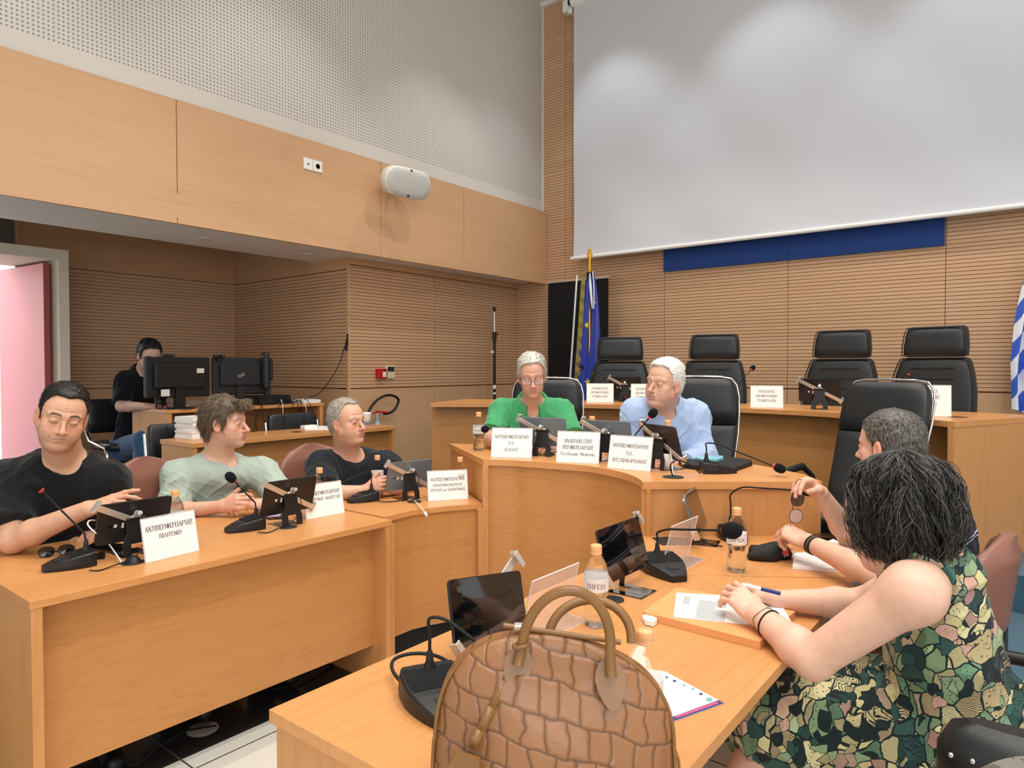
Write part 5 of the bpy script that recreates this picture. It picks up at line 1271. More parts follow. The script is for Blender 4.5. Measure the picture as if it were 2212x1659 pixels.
pc('black cable looping up from the outlet to the microphone on the raised desk', [up(G4, .004), up(G4, .05) + _r * -.012, up(G4, .072) + _r * .02, up(G4, .050) + _r * .075, PZ(1512, 1022, ZC_ + .012)], r=.003)
pc('thin white cable dropping from the clamp to the raised desk outlet', [PD(1448, 975, 3.05), PD(1452, 1000, 2.99), up(G4, .002)], 'plastic', .0018)
pc('white cable curling from the domed cover to the nearest black tablet', [PZ(262, 1214, .760), PZ(250, 1196, .775), PZ(232, 1172, .800), PD(205, 1150, 2.42), PD(190, 1134, 2.44), PD(193, 1125, 2.46), PD(206, 1124, 2.5)], 'plastic', .0026)
o = pc('white cable with a plug hanging over the edge of the corner desk', [up(G3, .006), PZ(902, 1088, .768), PZ(912, 1099, .765), PD(919, 1112, 3.12)], 'plastic', .0026)
obj('plug', MB().tube([tuple(PD(918, 1107, 3.125)), tuple(PD(922, 1114, 3.11))], .006, 10), M['plastic'], o)
for (h_, g_, lb) in [((PZ(297, 1200, ZL), G1), 0, 'thin dark cable from the nearest tablet clamp to the desk'), ((PZ(632, 1135, ZL), G2), 0, 'thin dark cable from the second tablet clamp to the desk'), ((PZ(888, 1080, ZL), G3), 0, 'thin dark cable from the corner desk tablet clamp')]:
    a, b_ = h_; pc(lb, [up(a, .155) + np.array([.03, 0, 0]), up(a, .12) + np.array([.045, .01, 0]), up(a, .06) + np.array([.04, .008, 0]), up(b_, .006)], r=.0018)
# near microphone: two loops of black cable at the left
q = PZ(918, 1470, .80)
pc('black cable looping at the left of the near microphone', [PZ(895, 1490, .775), PZ(872, 1478, .775), PZ(848, 1448, .775), PZ(852, 1424, .785), PZ(890, 1412, .79), PZ(940, 1416, .785), PZ(985, 1440, .77)], r=.004)
pc('black cable behind the far microphone of the right desk', [PZ(1560, 1180, .757), PZ(1535, 1176, .753), up(G5, .004)], r=.0025)
# left desk small things
sg = PZ(122, 1202, ZL)
so = thing('sunglasses', 'folded black sunglasses behind the nearest microphone base', 'glasses', (float(sg[0]), float(sg[1]), ZL))
for s_ in (-1, 1):
    ring = [(s_ * .030 + .025 * math.cos(a), -.0 + .003 * math.cos(2 * a), .021 + .019 * math.sin(a)) for a in [2 * PI * k / 20 for k in range(21)]]
    T_ = Matrix.Rotation(R(70), 4, 'Z')
    obj('rim', MB().tube(ring, .002, 6, M=T_), M['blackp'], so); obj('lens', MB().add([(s_ * .030, 0, .021)] + ring[:-1], [(0, 1 + k, 1 + (k + 1) % 20) for k in range(20)], M=T_), M['blackg'], so)
    obj('temple_arm', MB().tube([(s_ * .056, .0, .028), (s_ * .054, .012 + .008 * (s_ > 0), .022), (-s_ * .05, .018 + .008 * (s_ > 0), .006)], .0022, 6, M=T_), M['blackp'], so)
slab('smartphone', [(183, 1183), (203, 1171), (276, 1175), (262, 1192)], .7505, .7595, M['blackg'], 'black smartphone lying behind the nearest tablet stand', 'phone', bev=.003)
ck = slab('car_key', [(204, 1197), (214, 1192), (228, 1194), (226, 1201), (208, 1202)], .7505, .762, M['blackp'], 'small black car key beside the smartphone', 'key', bev=.004)
obj('key_ring', MB().tube([tuple(PZ(201 + 6 * math.cos(a), 1196 + 2.6 * math.sin(a), .752)) for a in [2 * PI * k / 16 for k in range(17)]], .0008, 6), M['steel'], ck)
ph_ = slab('smartphone', [(556, 1110), (575, 1099), (618, 1103), (610, 1118), (580, 1119)], .7505, .7580, M['blackp'], 'smartphone showing a bluish picture in front of the man in mint', 'phone', bev=.003)
ms = mat('lit_phone_picture', '8C90B8', .2, emit='8890C0', es=.35); tt_ = NT(ms); tt_.l(tt_.mix(tt_.noise(tt_.coords(), 60, 2), '54609C', 'C0B8C8'), tt_.b.inputs['Base Color'])
flat('lit_screen', [(562, 1110), (577, 1101), (611, 1104.5), (604, 1115), (582, 1116.5)], .7584, ms, ph_)
rg_ = thing('eyeglasses', 'thin dark eyeglasses lying across the lit phone', 'glasses', tuple(float(q) for q in PZ(585, 1108, .76)))
oo = PZ(585, 1108, .76)
for s_, (cu, cv) in ((0, (566, 1100)), (1, (600, 1096))):
    obj('rim', MB().tube([tuple(PZ(cu + 13 * math.cos(a), cv + 4 * math.sin(a), .768) - oo) for a in [2 * PI * k / 20 for k in range(21)]], .0010, 6), M['blackm'], rg_)
obj('bridge', MB().tube([tuple(PZ(579, 1099, .769) - oo), tuple(PZ(587, 1097, .770) - oo)], .001, 6), M['blackm'], rg_)
obj('temple_arm', MB().tube([tuple(PZ(555, 1104, .768) - oo), tuple(PZ(560, 1112, .762) - oo), tuple(PZ(590, 1120, .7605) - oo)], .001, 6), mat('orange_temple', 'E07838', .5), rg_)
# raised desk: laptop, phone on it, cup, papers
lp = slab('laptop', [(1462, 991), (1478, 1003), (1577, 1013), (1625, 997), (1622, 993), (1560, 984)], ZC_ + .0005, ZC_ + .020, M['blackm'], 'closed black laptop folder on the raised desk by the man in blue', 'laptop', bev=.003)
slab('smartphone', [(1503, 988.5), (1508, 985), (1560, 984), (1563, 988.5), (1550, 992), (1520, 993)], ZC_ + .0205, ZC_ + .030, mat('teal_phone_case', '7CB8C4', .4), 'teal-cased smartphone on the closed laptop', 'phone', bev=.003)
q = PZ(1440, 1014, ZC_); o = thing('plastic_cup', 'clear plastic cup behind the right tablet stand of the raised desk', 'cup', (float(q[0]), float(q[1]), ZC_))
obj('cup_wall', MB().lathe([(.0001, .001), (.026, .001), (.034, .075), (.0325, .075), (.025, .003)], 24), M['acrylic_edge'], o)
slab('printed_sheets', [(1188, 976), (1206, 974), (1240, 978), (1236, 984), (1204, 982)], ZC_ + .0005, ZC_ + .003, M['paper'], 'white papers showing between the first two cards of the raised desk', 'paper')
# floor: socket plate and cables under the left desk
fl_ = thing('floor_socket', 'round pale floor socket plate under the left desk', 'floor socket', tuple(float(q) for q in PZ(438, 1575, 0.001)))
obj('plate', MB().lathe([(.0001, .004), (.055, .004), (.06, .0)], 28), M['steel'], fl_)
obj('slot', MB().box(-.05, .05, -.006, .006, .0042, .006, Matrix.Rotation(R(60), 4, 'Z')), M['blackp'], fl_)
pc('grey cable lying on the dark floor under the left desk, nearer end', [PZ(250, 1640, .006), PZ(270, 1652, .006), PZ(300, 1648, .006), PZ(350, 1610, .006), PZ(410, 1575, .006)], 'grille', .004)
pc('grey cable lying on the dark floor under the left desk, far end', [PZ(590, 1490, .006), PZ(640, 1478, .006), PZ(680, 1460, .006), PZ(720, 1435, .006)], 'grille', .004)
# things at the lower right corner
q = PD(2205, 1600, 1.25); o = thing('studded_bag', 'black leather bag with metal studs on the seat at the right edge', 'bag', (float(q[0]), float(q[1]), float(q[2]) - .12))
obj('bag_body', pad([(.0, 0, .10, .05), (.01, 0, .13, .07), (.08, 0, .13, .07), (.12, 0, .11, .045), (.135, 0, .08, .02)], 30, 2.6), M['blkleather'], o)
sd = MB()
for k in range(7): sd.ball((-.10 + .033 * k, -.066, .088), .005, n=6); sd.ball((-.10 + .033 * k, -.070, .05), .005, n=6)
obj('studs', sd, M['chrome'], o)
q = PD(2215, 1790, .95); o = thing('fabric_bundle', 'mottled grey cloth bundle at the bottom right corner', 'cloth', (float(q[0]), float(q[1]), float(q[2]) - .25), AZ)
mg = mat('mottled_grey_cloth', '6A645E', .95); tt_ = NT(mg); tt_.l(tt_.mix(tt_.math('GREATER_THAN', tt_.noise(tt_.coords(), 45, 3), .56), '76706A', '57524C'), tt_.b.inputs['Base Color'])
bb = pad([(.0, 0, .12, .08), (.02, 0, .16, .10), (.15, 0, .165, .10), (.24, 0, .14, .085), (.30, 0, .10, .06), (.33, 0, .05, .03)], 40, 2.2)
bb.v = [(x + .012 * math.sin(z * 30 + y * 20), y, z + .012 * math.sin(x * 22)) for x, y, z in bb.v]
obj('cloth_folds', bb, mg, o)
# ---------------------------------------------------------------- soft-body modelling: blended volumes turned into one continuous surface
F4 = np.float32
def V3(*a): return np.array(a, dtype=F4)
def nrm(v): v = np.asarray(v, dtype=F4); return v / (np.linalg.norm(v) + 1e-9)
def smin(a, b, k):
    if k <= 0: return np.minimum(a, b)
    h = np.maximum(k - np.abs(a - b), 0) / k
    return np.minimum(a, b) - h * h * k * .25
def smax(a, b, k): return -smin(-a, -b, k)
def rc(P, a, b, r1, r2):
    a = np.asarray(a, F4); ab = np.asarray(b, F4) - a
    q = P - a; t = np.clip(q @ ab / max(float(ab @ ab), 1e-9), 0, 1)
    return np.sqrt(((q - t[:, None] * ab) ** 2).sum(1)) - (r1 + t * (r2 - r1))
def el(P, c, r, Rm=None):
    q = P - np.asarray(c, F4)
    if Rm is not None: q = q @ Rm
    r = np.asarray(r, F4); u = q / r; k0 = np.sqrt((u ** 2).sum(1)) + 1e-6; k1 = np.sqrt(((u / r) ** 2).sum(1)) + 1e-6
    return k0 * (k0 - 1) / k1
_rs = np.random.RandomState(3); _G = _rs.rand(32, 32, 32).astype(F4) * 2 - 1
def noise3(P):
    i = np.floor(P).astype(np.int32); f = (P - i).astype(F4); f = f * f * (3 - 2 * f); i &= 31; j = (i + 1) & 31
    x0, y0, z0, x1, y1, z1 = i[:, 0], i[:, 1], i[:, 2], j[:, 0], j[:, 1], j[:, 2]; fx, fy, fz = f[:, 0], f[:, 1], f[:, 2]
    a = _G[x0, y0, z0] * (1 - fx) + _G[x1, y0, z0] * fx; b = _G[x0, y1, z0] * (1 - fx) + _G[x1, y1, z0] * fx
    c = _G[x0, y0, z1] * (1 - fx) + _G[x1, y0, z1] * fx; d = _G[x0, y1, z1] * (1 - fx) + _G[x1, y1, z1] * fx
    return (a * (1 - fy) + b * fy) * (1 - fz) + (c * (1 - fy) + d * fy) * fz
class Vol:
    """ordered list of blended shapes; each with a bounding ball so that far points are skipped"""
    def __init__(s): s.ops = []; s.lo = V3(9, 9, 9); s.hi = V3(-9, -9, -9)
    def add(s, fn, c, r, k=.0, op='u'):
        c = np.asarray(c, F4); s.ops.append((fn, c, r, k, op))
        if op == 'u': s.lo = np.minimum(s.lo, c - r); s.hi = np.maximum(s.hi, c + r)
        return s
    def rc(s, a, b, r1, r2, k=.02, op='u'):
        a, b = np.asarray(a, F4), np.asarray(b, F4)
        return s.add(lambda P: rc(P, a, b, r1, r2), (a + b) / 2, float(np.linalg.norm(a - b)) / 2 + max(r1, r2), k, op)
    def el(s, c, r, Rm=None, k=.02, op='u'):
        return s.add(lambda P: el(P, c, r, Rm), c, float(max(r)), k, op)
    def __call__(s, P):
        d = np.full(len(P), 1.0, F4)
        for fn, c, r, k, op in s.ops:
            m = np.nonzero(((P - c) ** 2).sum(1) < (r + .07) ** 2)[0]
            if len(m) == 0: continue
            v = fn(P[m]); w = d[m]
            d[m] = smin(w, v, k) if op == 'u' else (smax(w, -v, k) if op == 's' else smax(w, v, k) if op == 'i' else w + v)
        return d
def surf(vol, h, B=8):
    lo = vol.lo - 3 * h - .01; n = np.ceil((vol.hi - lo + .02) / (h * B)).astype(int) + 1
    bc = np.stack(np.meshgrid(*[np.arange(q) for q in n], indexing='ij'), -1).reshape(-1, 3)
    D0 = vol((lo + (bc + .5) * h * B - .5 * h).astype(F4))
    N = n * B
    D = np.repeat(np.repeat(np.repeat(np.where(D0 < 0, -1, 1).astype(F4).reshape(n), B, 0), B, 1), B, 2)
    act = bc[np.abs(D0) < .87 * B * h + .012]
    o = np.stack(np.meshgrid(*[np.arange(B)] * 3, indexing='ij'), -1).reshape(-1, 3)
    for i in range(0, len(act), 400):
        idx = (act[i:i + 400, None, :] * B + o[None]).reshape(-1, 3)
        D[idx[:, 0], idx[:, 1], idx[:, 2]] = vol((lo + idx * h).astype(F4))
    S = D < 0
    st = np.array([N[1] * N[2], N[2], 1], np.int64)
    ids, pos, quads = [], [], []
    for ax in range(3):
        a = [slice(1, -1)] * 3; b = [slice(1, -1)] * 3; a[ax] = slice(1, -2); b[ax] = slice(2, -1)
        e = np.argwhere(S[tuple(a)] != S[tuple(b)]) + 1
        if len(e) == 0: continue
        e2 = e.copy(); e2[:, ax] += 1
        d0 = D[e[:, 0], e[:, 1], e[:, 2]]; d1 = D[e2[:, 0], e2[:, 1], e2[:, 2]]
        p = e.astype(np.float64); p[:, ax] += d0 / (d0 - d1)
        u, w = [(1, 2), (2, 0), (0, 1)][ax]
        q = []
        for du, dw in ((-1, -1), (0, -1), (0, 0), (-1, 0)):
            c = e.copy(); c[:, u] += du; c[:, w] += dw; ci = c @ st; ids.append(ci); pos.append(p); q.append(ci)
        q = np.stack(q, 1); fl = d0 > 0; q[fl] = q[fl][:, ::-1]; quads.append(q)
    ids = np.concatenate(ids); pos = np.concatenate(pos); quads = np.concatenate(quads)
    uq, inv = np.unique(ids, return_inverse=True)
    cnt = np.bincount(inv)
    V = np.stack([np.bincount(inv, pos[:, k]) / cnt for k in range(3)], 1)
    return (lo + V * h).astype(F4), np.searchsorted(uq, quads).astype(np.int32)
def np_mesh(name, V, Q, mats, parent=None, col=None, smooth=True, center=None):
    me = bpy.data.meshes.new(name); nv, nq, k = len(V), len(Q), Q.shape[1]
    if center is not None: V = V - np.asarray(center, F4)
    me.vertices.add(nv); me.vertices.foreach_set('co', V.astype(F4).ravel())
    me.loops.add(nq * k); me.loops.foreach_set('vertex_index', Q.astype(np.int32).ravel())
    me.polygons.add(nq); me.polygons.foreach_set('loop_start', np.arange(0, nq * k, k, dtype=np.int32))
    me.polygons.foreach_set('loop_total', np.full(nq, k, np.int32))
    me.polygons.foreach_set('use_smooth', np.full(nq, smooth, bool))
    if col is not None:
        at = me.color_attributes.new('Col', 'FLOAT_COLOR', 'POINT')
        at.data.foreach_set('color', np.concatenate([col, np.ones((nv, 1))], 1).astype(F4).ravel())
    me.materials.append(mats); me.update(calc_edges=True); me.validate()
    o = bpy.data.objects.new(name, me); COL.objects.link(o)
    if parent is not None: o.parent = parent
    return o
def tubes_np(paths, r0, r1, sides=3):
    """paths (N,S,3) -> vertices, quads of thin tapering tubes"""
    N, S, _ = paths.shape
    T = np.gradient(paths, axis=1); T /= np.linalg.norm(T, axis=2, keepdims=True) + 1e-9
    up = np.where(np.abs(T[..., 2:3]) < .9, np.array([0, 0, 1.0]), np.array([1.0, 0, 0]))
    A = np.cross(T, up); A /= np.linalg.norm(A, axis=2, keepdims=True) + 1e-9; Bn = np.cross(T, A)
    r = np.linspace(r0, r1, S)[None, :, None]
    ring = [paths + (A * math.cos(2 * PI * k / sides) + Bn * math.sin(2 * PI * k / sides)) * r for k in range(sides)]
    V = np.stack(ring, 2).reshape(-1, 3)
    b = (np.arange(N)[:, None, None] * S + np.arange(S - 1)[None, :, None]) * sides; k = np.arange(sides)[None, None, :]; k2 = (k + 1) % sides
    Q = np.stack(np.broadcast_arrays(b + k, b + k2, b + k2 + sides, b + k + sides), -1).reshape(-1, 4)
    return V, Q

# ---------------------------------------------------------------- heads
def head_fn(g):
    """g: face parameters. Local frame: x to the person's right, y forward, z up; origin between the ears at eye height"""
    G = dict(w=1, jaw=1, nose=1, fat=0, brow=1, open=.8, mouth=0, fold=.6, chin=1, ear=1); G.update(g)
    w, jw, ns, fat = G['w'], G['jaw'], G['nose'], G['fat']
    def f(P):
        X = np.abs(P[:, 0]); Q = np.stack([X, P[:, 1], P[:, 2]], 1)
        d = el(P, (0, -.018, .040), (.0735 * w, .094, .082))
        d = smin(d, el(P, (0, .030, .032), (.060 * w, .060, .058)), .03)
        d = smin(d, el(P, (0, .030, -.030), (.057 * w + fat * .004, .056, .076)), .03)
        d = smin(d, el(P, (0, .048, -.060), (.036 + fat * .004, .040, .036)), .02)
        d = smin(d, rc(Q, (.048 * jw + fat * .003, -.002, -.050), (.014 * jw, .064, -.101), .017, .013), .028)
        d = smin(d, el(P, (0, .076, -.102), (.021 * jw, .016 * G['chin'], .0145)), .018)
        d = smin(d, el(P, (0, .022, -.088 - .008 * fat), (.044 + fat * .006, .052, .028 + .008 * fat)), .03)
        d = smin(d, el(Q, (.043 * w, .056, -.024), (.019, .017, .015)), .02)
        d = smin(d, el(Q, (.037, .046, -.055), (.022 + .006 * fat, .026 + .005 * fat, .030)), .022)
        d = smin(d, rc(Q, (.010, .089, .017), (.047 * w, .071, .019), .0075 * G['brow'], .006), .014)
        d = smax(d, -el(Q, (.031, .101, -.001), (.0185, .0165, .0125)), .012)
        d = smin(d, el(Q, (.031, .0765, -.003), (.0150, .0138, .0130)), .005)
        d = smax(d, -rc(Q, (.020, .0905, .0075), (.042, .0855, .0055), .0011, .0008), .003)
        d = smax(d, -rc(Q, (.021, .0885, -.0165), (.041, .083, -.0145), .0008, .0006), .006)
        if G['open'] > 0: d = smax(d, -el(Q, (.031, .0935, -.0040), (.0142, .0118, .0052 * G['open'])), .0012)
        # nose
        n = rc(P, (0, .087, .006), (0, .104 + .006 * ns, -.034), .0062, .0082 * ns)
        n = smin(n, el(P, (0, .108 + .005 * ns, -.0385), (.0098 * ns, .0095, .0085)), .007)
        n = smin(n, el(Q, (.0125 * ns, .0975, -.0415), (.0068, .0095, .0068)), .006)
        d = smin(d, n, .010)
        d = smax(d, -el(Q, (.0066 * ns, .106, -.0485), (.0036, .0055, .003)), .002)
        # mouth
        d = smin(d, el(P, (0, .076, -.067), (.031, .019, .021)), .016)
        d = smin(d, rc(Q, (.003, .0948, -.0630), (.026, .0838, -.0668), .0036, .0014), .006)
        d = smin(d, rc(Q, (.0, .0932, -.0738), (.023, .0842, -.0702), .0044, .0016), .006)
        d = smax(d, -rc(Q, (0, .0990, -.0680), (.0275, .0860, -.0690), .0020 + .003 * G['mouth'], .0010), .0015)
        d = smax(d, -el(P, (0, .096, -.086), (.016, .006, .004)), .008)
        fo = G['fold']
        if fo > 0:
            d = smax(d, -rc(Q, (.0175, .0955, -.041), (.0345, .0790, -.070), .0014 * fo, .0006), .008)
            for i in range(3):
                d = smax(d, -rc(Q, (0, .0918 - .0035 * i, .036 + .011 * i), (.036, .0805 - .0045 * i, .038 + .010 * i), .0007 * fo, .0003), .006)
        # ear
        es = G['ear']; th = -.30; E = Q - np.array([.0745 * w, -.006, -.010], F4)
        E = np.stack([E[:, 0] * math.cos(th) - E[:, 1] * math.sin(th), E[:, 0] * math.sin(th) + E[:, 1] * math.cos(th), E[:, 2] + .18 * E[:, 1]], 1)
        e = el(E, (.003, 0, 0), (.0065, .0185 * es, .0315 * es))
        e = smin(e, el(E, (.0, .004, -.022), (.006, .010, .012)), .006)
        e = smax(e, -el(E, (.0105, .001, .001), (.0065, .0115 * es, .0205 * es)), .003)
        e = smin(e, rc(E, (.0045, -.003, .012), (.0045, -.006, -.010), .0026, .0026), .004)
        d = smin(d, e, .006)
        return d
    return f
def skull(P, w=1):
    d = el(P, (0, -.018, .040), (.0735 * w, .094, .082))
    d = smin(d, el(P, (0, .030, .032), (.060 * w, .060, .058)), .03)
    return smin(d, el(P, (0, -.04, -.02), (.062 * w, .06, .06)), .04)
def lerp(a, b, t): return np.asarray(a, F4) * (1 - t) + np.asarray(b, F4) * t
SKIN = dict(light=(.80, .50, .37), tan=(.66, .37, .24), pale=(.86, .58, .46), mid=(.74, .44, .31))
def face_color(L_, base, brow, stub, hairline=None, lips=(.58, .27, .22), lid=.6):
    """skin tint by place in head space: lips, brows, beard shadow, redder nose and ears"""
    base = np.array(base); n = len(L_); c = np.tile(base, (n, 1))
    X = np.abs(L_[:, 0]); y, z = L_[:, 1], L_[:, 2]
    def blend(m, col): 
        m = np.clip(m, 0, 1)[:, None]; return c * (1 - m) + np.array(col) * m
    g = lambda x, s: np.exp(-(x / s) ** 2)
    c = blend(.35 * g(X - .040, .018) * g(z + .03, .022) * (y > .02), base * [1.05, .72, .68])
    c = blend(.45 * g(X, .014) * g(z + .038, .012) * (y > .09), base * [1.02, .68, .62])
    c = blend(.5 * g(X - .080, .010) * (np.abs(y + .01) < .03), base * [1.0, .66, .58])
    if stub > 0:
        m = np.clip((-.040 - z) / .012, 0, 1) * np.clip((y - .005) / .02, 0, 1) * np.clip((z + .125) / .01, 0, 1)
        m *= 1 - g(X, .012) * g(z + .067, .006)
        c = blend(stub * m, base * [.60, .58, .60])
    lz = -.0655 - .003 * 0; m = np.exp(-((X / .022) ** 4)) * (np.exp(-((z + .0628) / .0042) ** 4) + np.exp(-((z + .0742) / .0052) ** 4)) * (y > .082)
    c = blend(.75 * m, lips)
    bz = .0205 + .004 * np.sin(np.clip((X - .012) / .04, 0, 1) * PI) - .004 * np.clip((X - .04) / .012, 0, 1)
    m = np.exp(-((z - bz) / .0042) ** 4) * np.clip((X - .010) / .004, 0, 1) * np.clip((.054 - X) / .008, 0, 1) * (y > .05)
    c = blend(brow[3] * m, brow[:3])
    m = g(X - .031, .016) * g(z + .003, .009) * (y > .06); c = blend(.30 * m, base * [.62, .50, .48])
    ez = -.0040 + .0052 * lid * np.sqrt(np.clip(1 - ((X - .031) / .0142) ** 2, 0, 1)); m = np.exp(-((z - ez - (0 if lid > 0 else -.003)) / .0016) ** 2) * (np.abs(X - .031) < .0145) * (y > .06); c = blend(.75 * m, (.10, .05, .04))
    m = np.exp(-((X / .026) ** 6)) * np.exp(-((z + .0683 + .6 * X ** 2) / .0014) ** 2) * (y > .08); c = blend(.7 * m, (.20, .06, .05))  # shade of the crease between the lips, painted into the skin colour
    return c
# ---------------------------------------------------------------- hands: palm, four unequal fingers, side thumb
def hand_fn(curl=(20, 25, 15), spread=4, thumb=((.75, .62, -.15), 20), s=1.0, curls=None):
    """local frame: x to the thumb side, y along the fingers, z out of the back of the hand; origin at the wrist"""
    mcp = [(.026, .088, .002), (.0085, .091, .004), (-.0090, .087, .002), (-.0250, .078, -.002)]
    ln = [(.041, .025, .020), (.045, .029, .021), (.042, .027, .020), (.033, .020, .018)]
    rad = [.0090, .0092, .0088, .0078]
    segs = []
    for i in range(4):
        a = np.array(mcp[i]); ang = 0; cc = curls[i] if curls else curl; sp = R(spread * (1.4 - i) * .9)
        for j in range(3):
            ang += R(cc[j]); d = np.array([math.sin(sp) * math.cos(ang), math.cos(sp) * math.cos(ang), -math.sin(ang)])
            b = a + d * ln[i][j]; segs.append((a.copy(), b.copy(), rad[i] * (1 - .07 * j), rad[i] * (1 - .07 * (j + 1)))); a = b
    tb = [np.array([.014, .018, -.006]), np.array([.034, .046, -.012])]
    td = nrm(thumb[0]); t1 = tb[1] + td * .034
    bend = R(thumb[1]); ax = np.array([0, 0, 1.0]); td2 = nrm(td * math.cos(bend) + np.array([-.6, .6, -.5]) * math.sin(bend)); t2 = t1 + td2 * .026
    def f(P):
        P = P / s
        d = rc(P, (.004, 0, 0), (.004, .02, 0), .0265, .025) ; 
        p = el(P, (.001, .048, -.001), (.036, .048, .0145))
        for i in range(4): p = smin(p, rc(P, (.35 * mcp[i][0], .01, 0), (mcp[i][0], mcp[i][1] - .004, mcp[i][2] - .001), .0145, .0105), .010)
        p = smin(p, rc(P, tb[0], tb[1], .0155, .0125), .014)
        p = smin(p, el(P, (-.020, .035, -.007), (.014, .030, .012)), .012)
        fd = None
        for i in range(4):
            c = None
            for a, b, r1, r2 in segs[i * 3:i * 3 + 3]:
                q = rc(P, a, b, r1, r2); c = q if c is None else smin(c, q, .004)
            for a, b, r1, r2 in segs[i * 3 + 1:i * 3 + 3]: c = smin(c, np.sqrt(((P - a.astype(F4)) ** 2).sum(1)) - r1 * 1.03, .003)
            fd = c if fd is None else smin(fd, c, .0012)
        t = smin(rc(P, tb[1], t1, .0118, .0100), rc(P, t1, t2, .0100, .0085), .004)
        p = smin(p, fd, .007); p = smin(p, t, .008)
        d2 = el(P, (.002, .006, 0), (.027, .022, .0185))
        return smin(p, d2, .014) * s
    tips = [segs[i * 3 + 2][1] * s for i in range(4)] + [t2 * s]
    return f, tips, [sg for sg in segs]
class Pose:
    """a rigid frame: origin o and columns x, y, z"""
    def __init__(s, o, x, y, z): s.o = np.asarray(o, F4); s.R = np.stack([nrm(x), nrm(y), nrm(z)], 1).astype(F4)
    def loc(s, P): return (P - s.o) @ s.R
    def w(s, *p): return s.o + s.R @ np.asarray(p, F4)
    def wa(s, P): return s.o + np.asarray(P, F4) @ s.R.T
def head_pose(u, v, d, yaw, pitch, roll):
    """yaw: turn towards the right of the photo from facing the camera; pitch: nod down; roll: crown leans to the right"""
    o = PD(u, v, d); t = CAM - o; t[2] = 0; t = nrm(t)
    a = math.atan2(t[1], t[0]) + R(yaw)
    f = np.array([math.cos(a), math.sin(a), 0]); 
    f = nrm(f * math.cos(R(pitch)) + np.array([0, 0, -1]) * math.sin(R(pitch)))
    x = nrm(np.cross(f, [0, 0, 1])); z = np.cross(x, f)
    # roll about the viewing direction
    ax = nrm(o - CAM); rr = R(roll)
    def rot(v_): return v_ * math.cos(rr) + np.cross(ax, v_) * math.sin(rr) + ax * float(ax @ v_) * (1 - math.cos(rr))
    return Pose(o, rot(x), rot(f), rot(z))
def hand_pose(wrist, fingers, back):
    """wrist point, direction of the fingers, direction of the back of the hand"""
    y = nrm(fingers); z = nrm(np.asarray(back, F4) - y * float(np.asarray(back, F4) @ y)); return wrist, y, z
# ---------------------------------------------------------------- people
def attr_mat(name, rough, sss=0, spec=.4, noise=.10, sc=60, bump=0, bs=900, sheen=0):
    m = mat(name, 'FFFFFF', rough, spec=spec, sheen=sheen); t = NT(m)
    a = t.n('ShaderNodeAttribute', attribute_name='Col'); co = t.coords()
    x = t.n('ShaderNodeMix', data_type='RGBA', blend_type='MULTIPLY'); x.inputs[0].default_value = 1
    r_ = t.ramp(t.noise(co, sc, 3), [(.3, (1 - noise,) * 3), (.7, (1, 1, 1))]); t.l(a.outputs['Color'], x.inputs[6]); t.l(r_, x.inputs[7])
    t.l(x.outputs[2], t.b.inputs['Base Color'])
    if sss: t.b.inputs['Subsurface Weight'].default_value = sss; t.b.inputs['Subsurface Radius'].default_value = (.012, .005, .003); t.b.inputs['Subsurface Scale'].default_value = 1
    if bump: t.bump(t.noise(co, bs, 2), bump, .0006)
    return m
M['skin'] = attr_mat('skin', .48, sss=.12, noise=.04, bump=.25, bs=500)
def hair_mat(name, c1, c2, rough=.42, sc=160):
    m = mat(name, c1, rough, spec=.5); t = NT(m); n = t.noise(t.coords((1, 1, .35)), sc, 2, .6)
    t.l(t.ramp(n, [(.38, c1), (.62, c2)]), t.b.inputs['Base Color']); return m
def rand_mat(name, c1, c2, rough=.42):
    m = mat(name, c1, rough, spec=.5); t = NT(m); a = t.n('ShaderNodeAttribute', attribute_name='Col')
    s_ = t.n('ShaderNodeSeparateColor'); t.l(a.outputs['Color'], s_.inputs[0])
    t.l(t.mix(s_.outputs[0], c1, c2), t.b.inputs['Base Color']); return m
EYE = [mat('eye_white', 'D8CCC2', .15), mat('iris', '4A3020', .12), mat('pupil', '080605', .08), mat('iris_blue', '5A6E78', .12)]
def eyeball(hp, sx, parent, c, gaze, blue=False):
    o_ = hp.w(.031 * sx, .0762, -.003); g = nrm(hp.R @ np.array(gaze, F4))
    q = Vector(tuple(g)).to_track_quat('Z', 'Y').to_matrix().to_4x4(); T_ = Matrix.Translation(Vector(tuple(o_ - c))) @ q
    mb = MB(); n = 24; pr = [(.0126 * math.sin(a), .0126 * math.cos(a)) for a in [0, .15, .22, .35, .5, .54, .8, 1.1, 1.5, 2.0, 2.6, PI]]
    pr = [(max(r_, .00001), z) for r_, z in pr]; mb.lathe(pr[::-1], n, T_)
    me = mesh_from('eye', mb.v, mb.f, mb.sm, [EYE[0], EYE[3 if blue else 1], EYE[2]])
    mi = []
    for p in me.polygons:
        cc = Vector(p.center) - Vector(tuple(o_ - c)); an = cc.normalized().dot(Vector(tuple(g))); an = math.acos(max(-1, min(1, an)))
        mi.append(2 if an < .19 else 1 if an < .50 else 0)
    me.polygons.foreach_set('material_index', mi); o = bpy.data.objects.new('eye', me); COL.objects.link(o); o.parent = parent
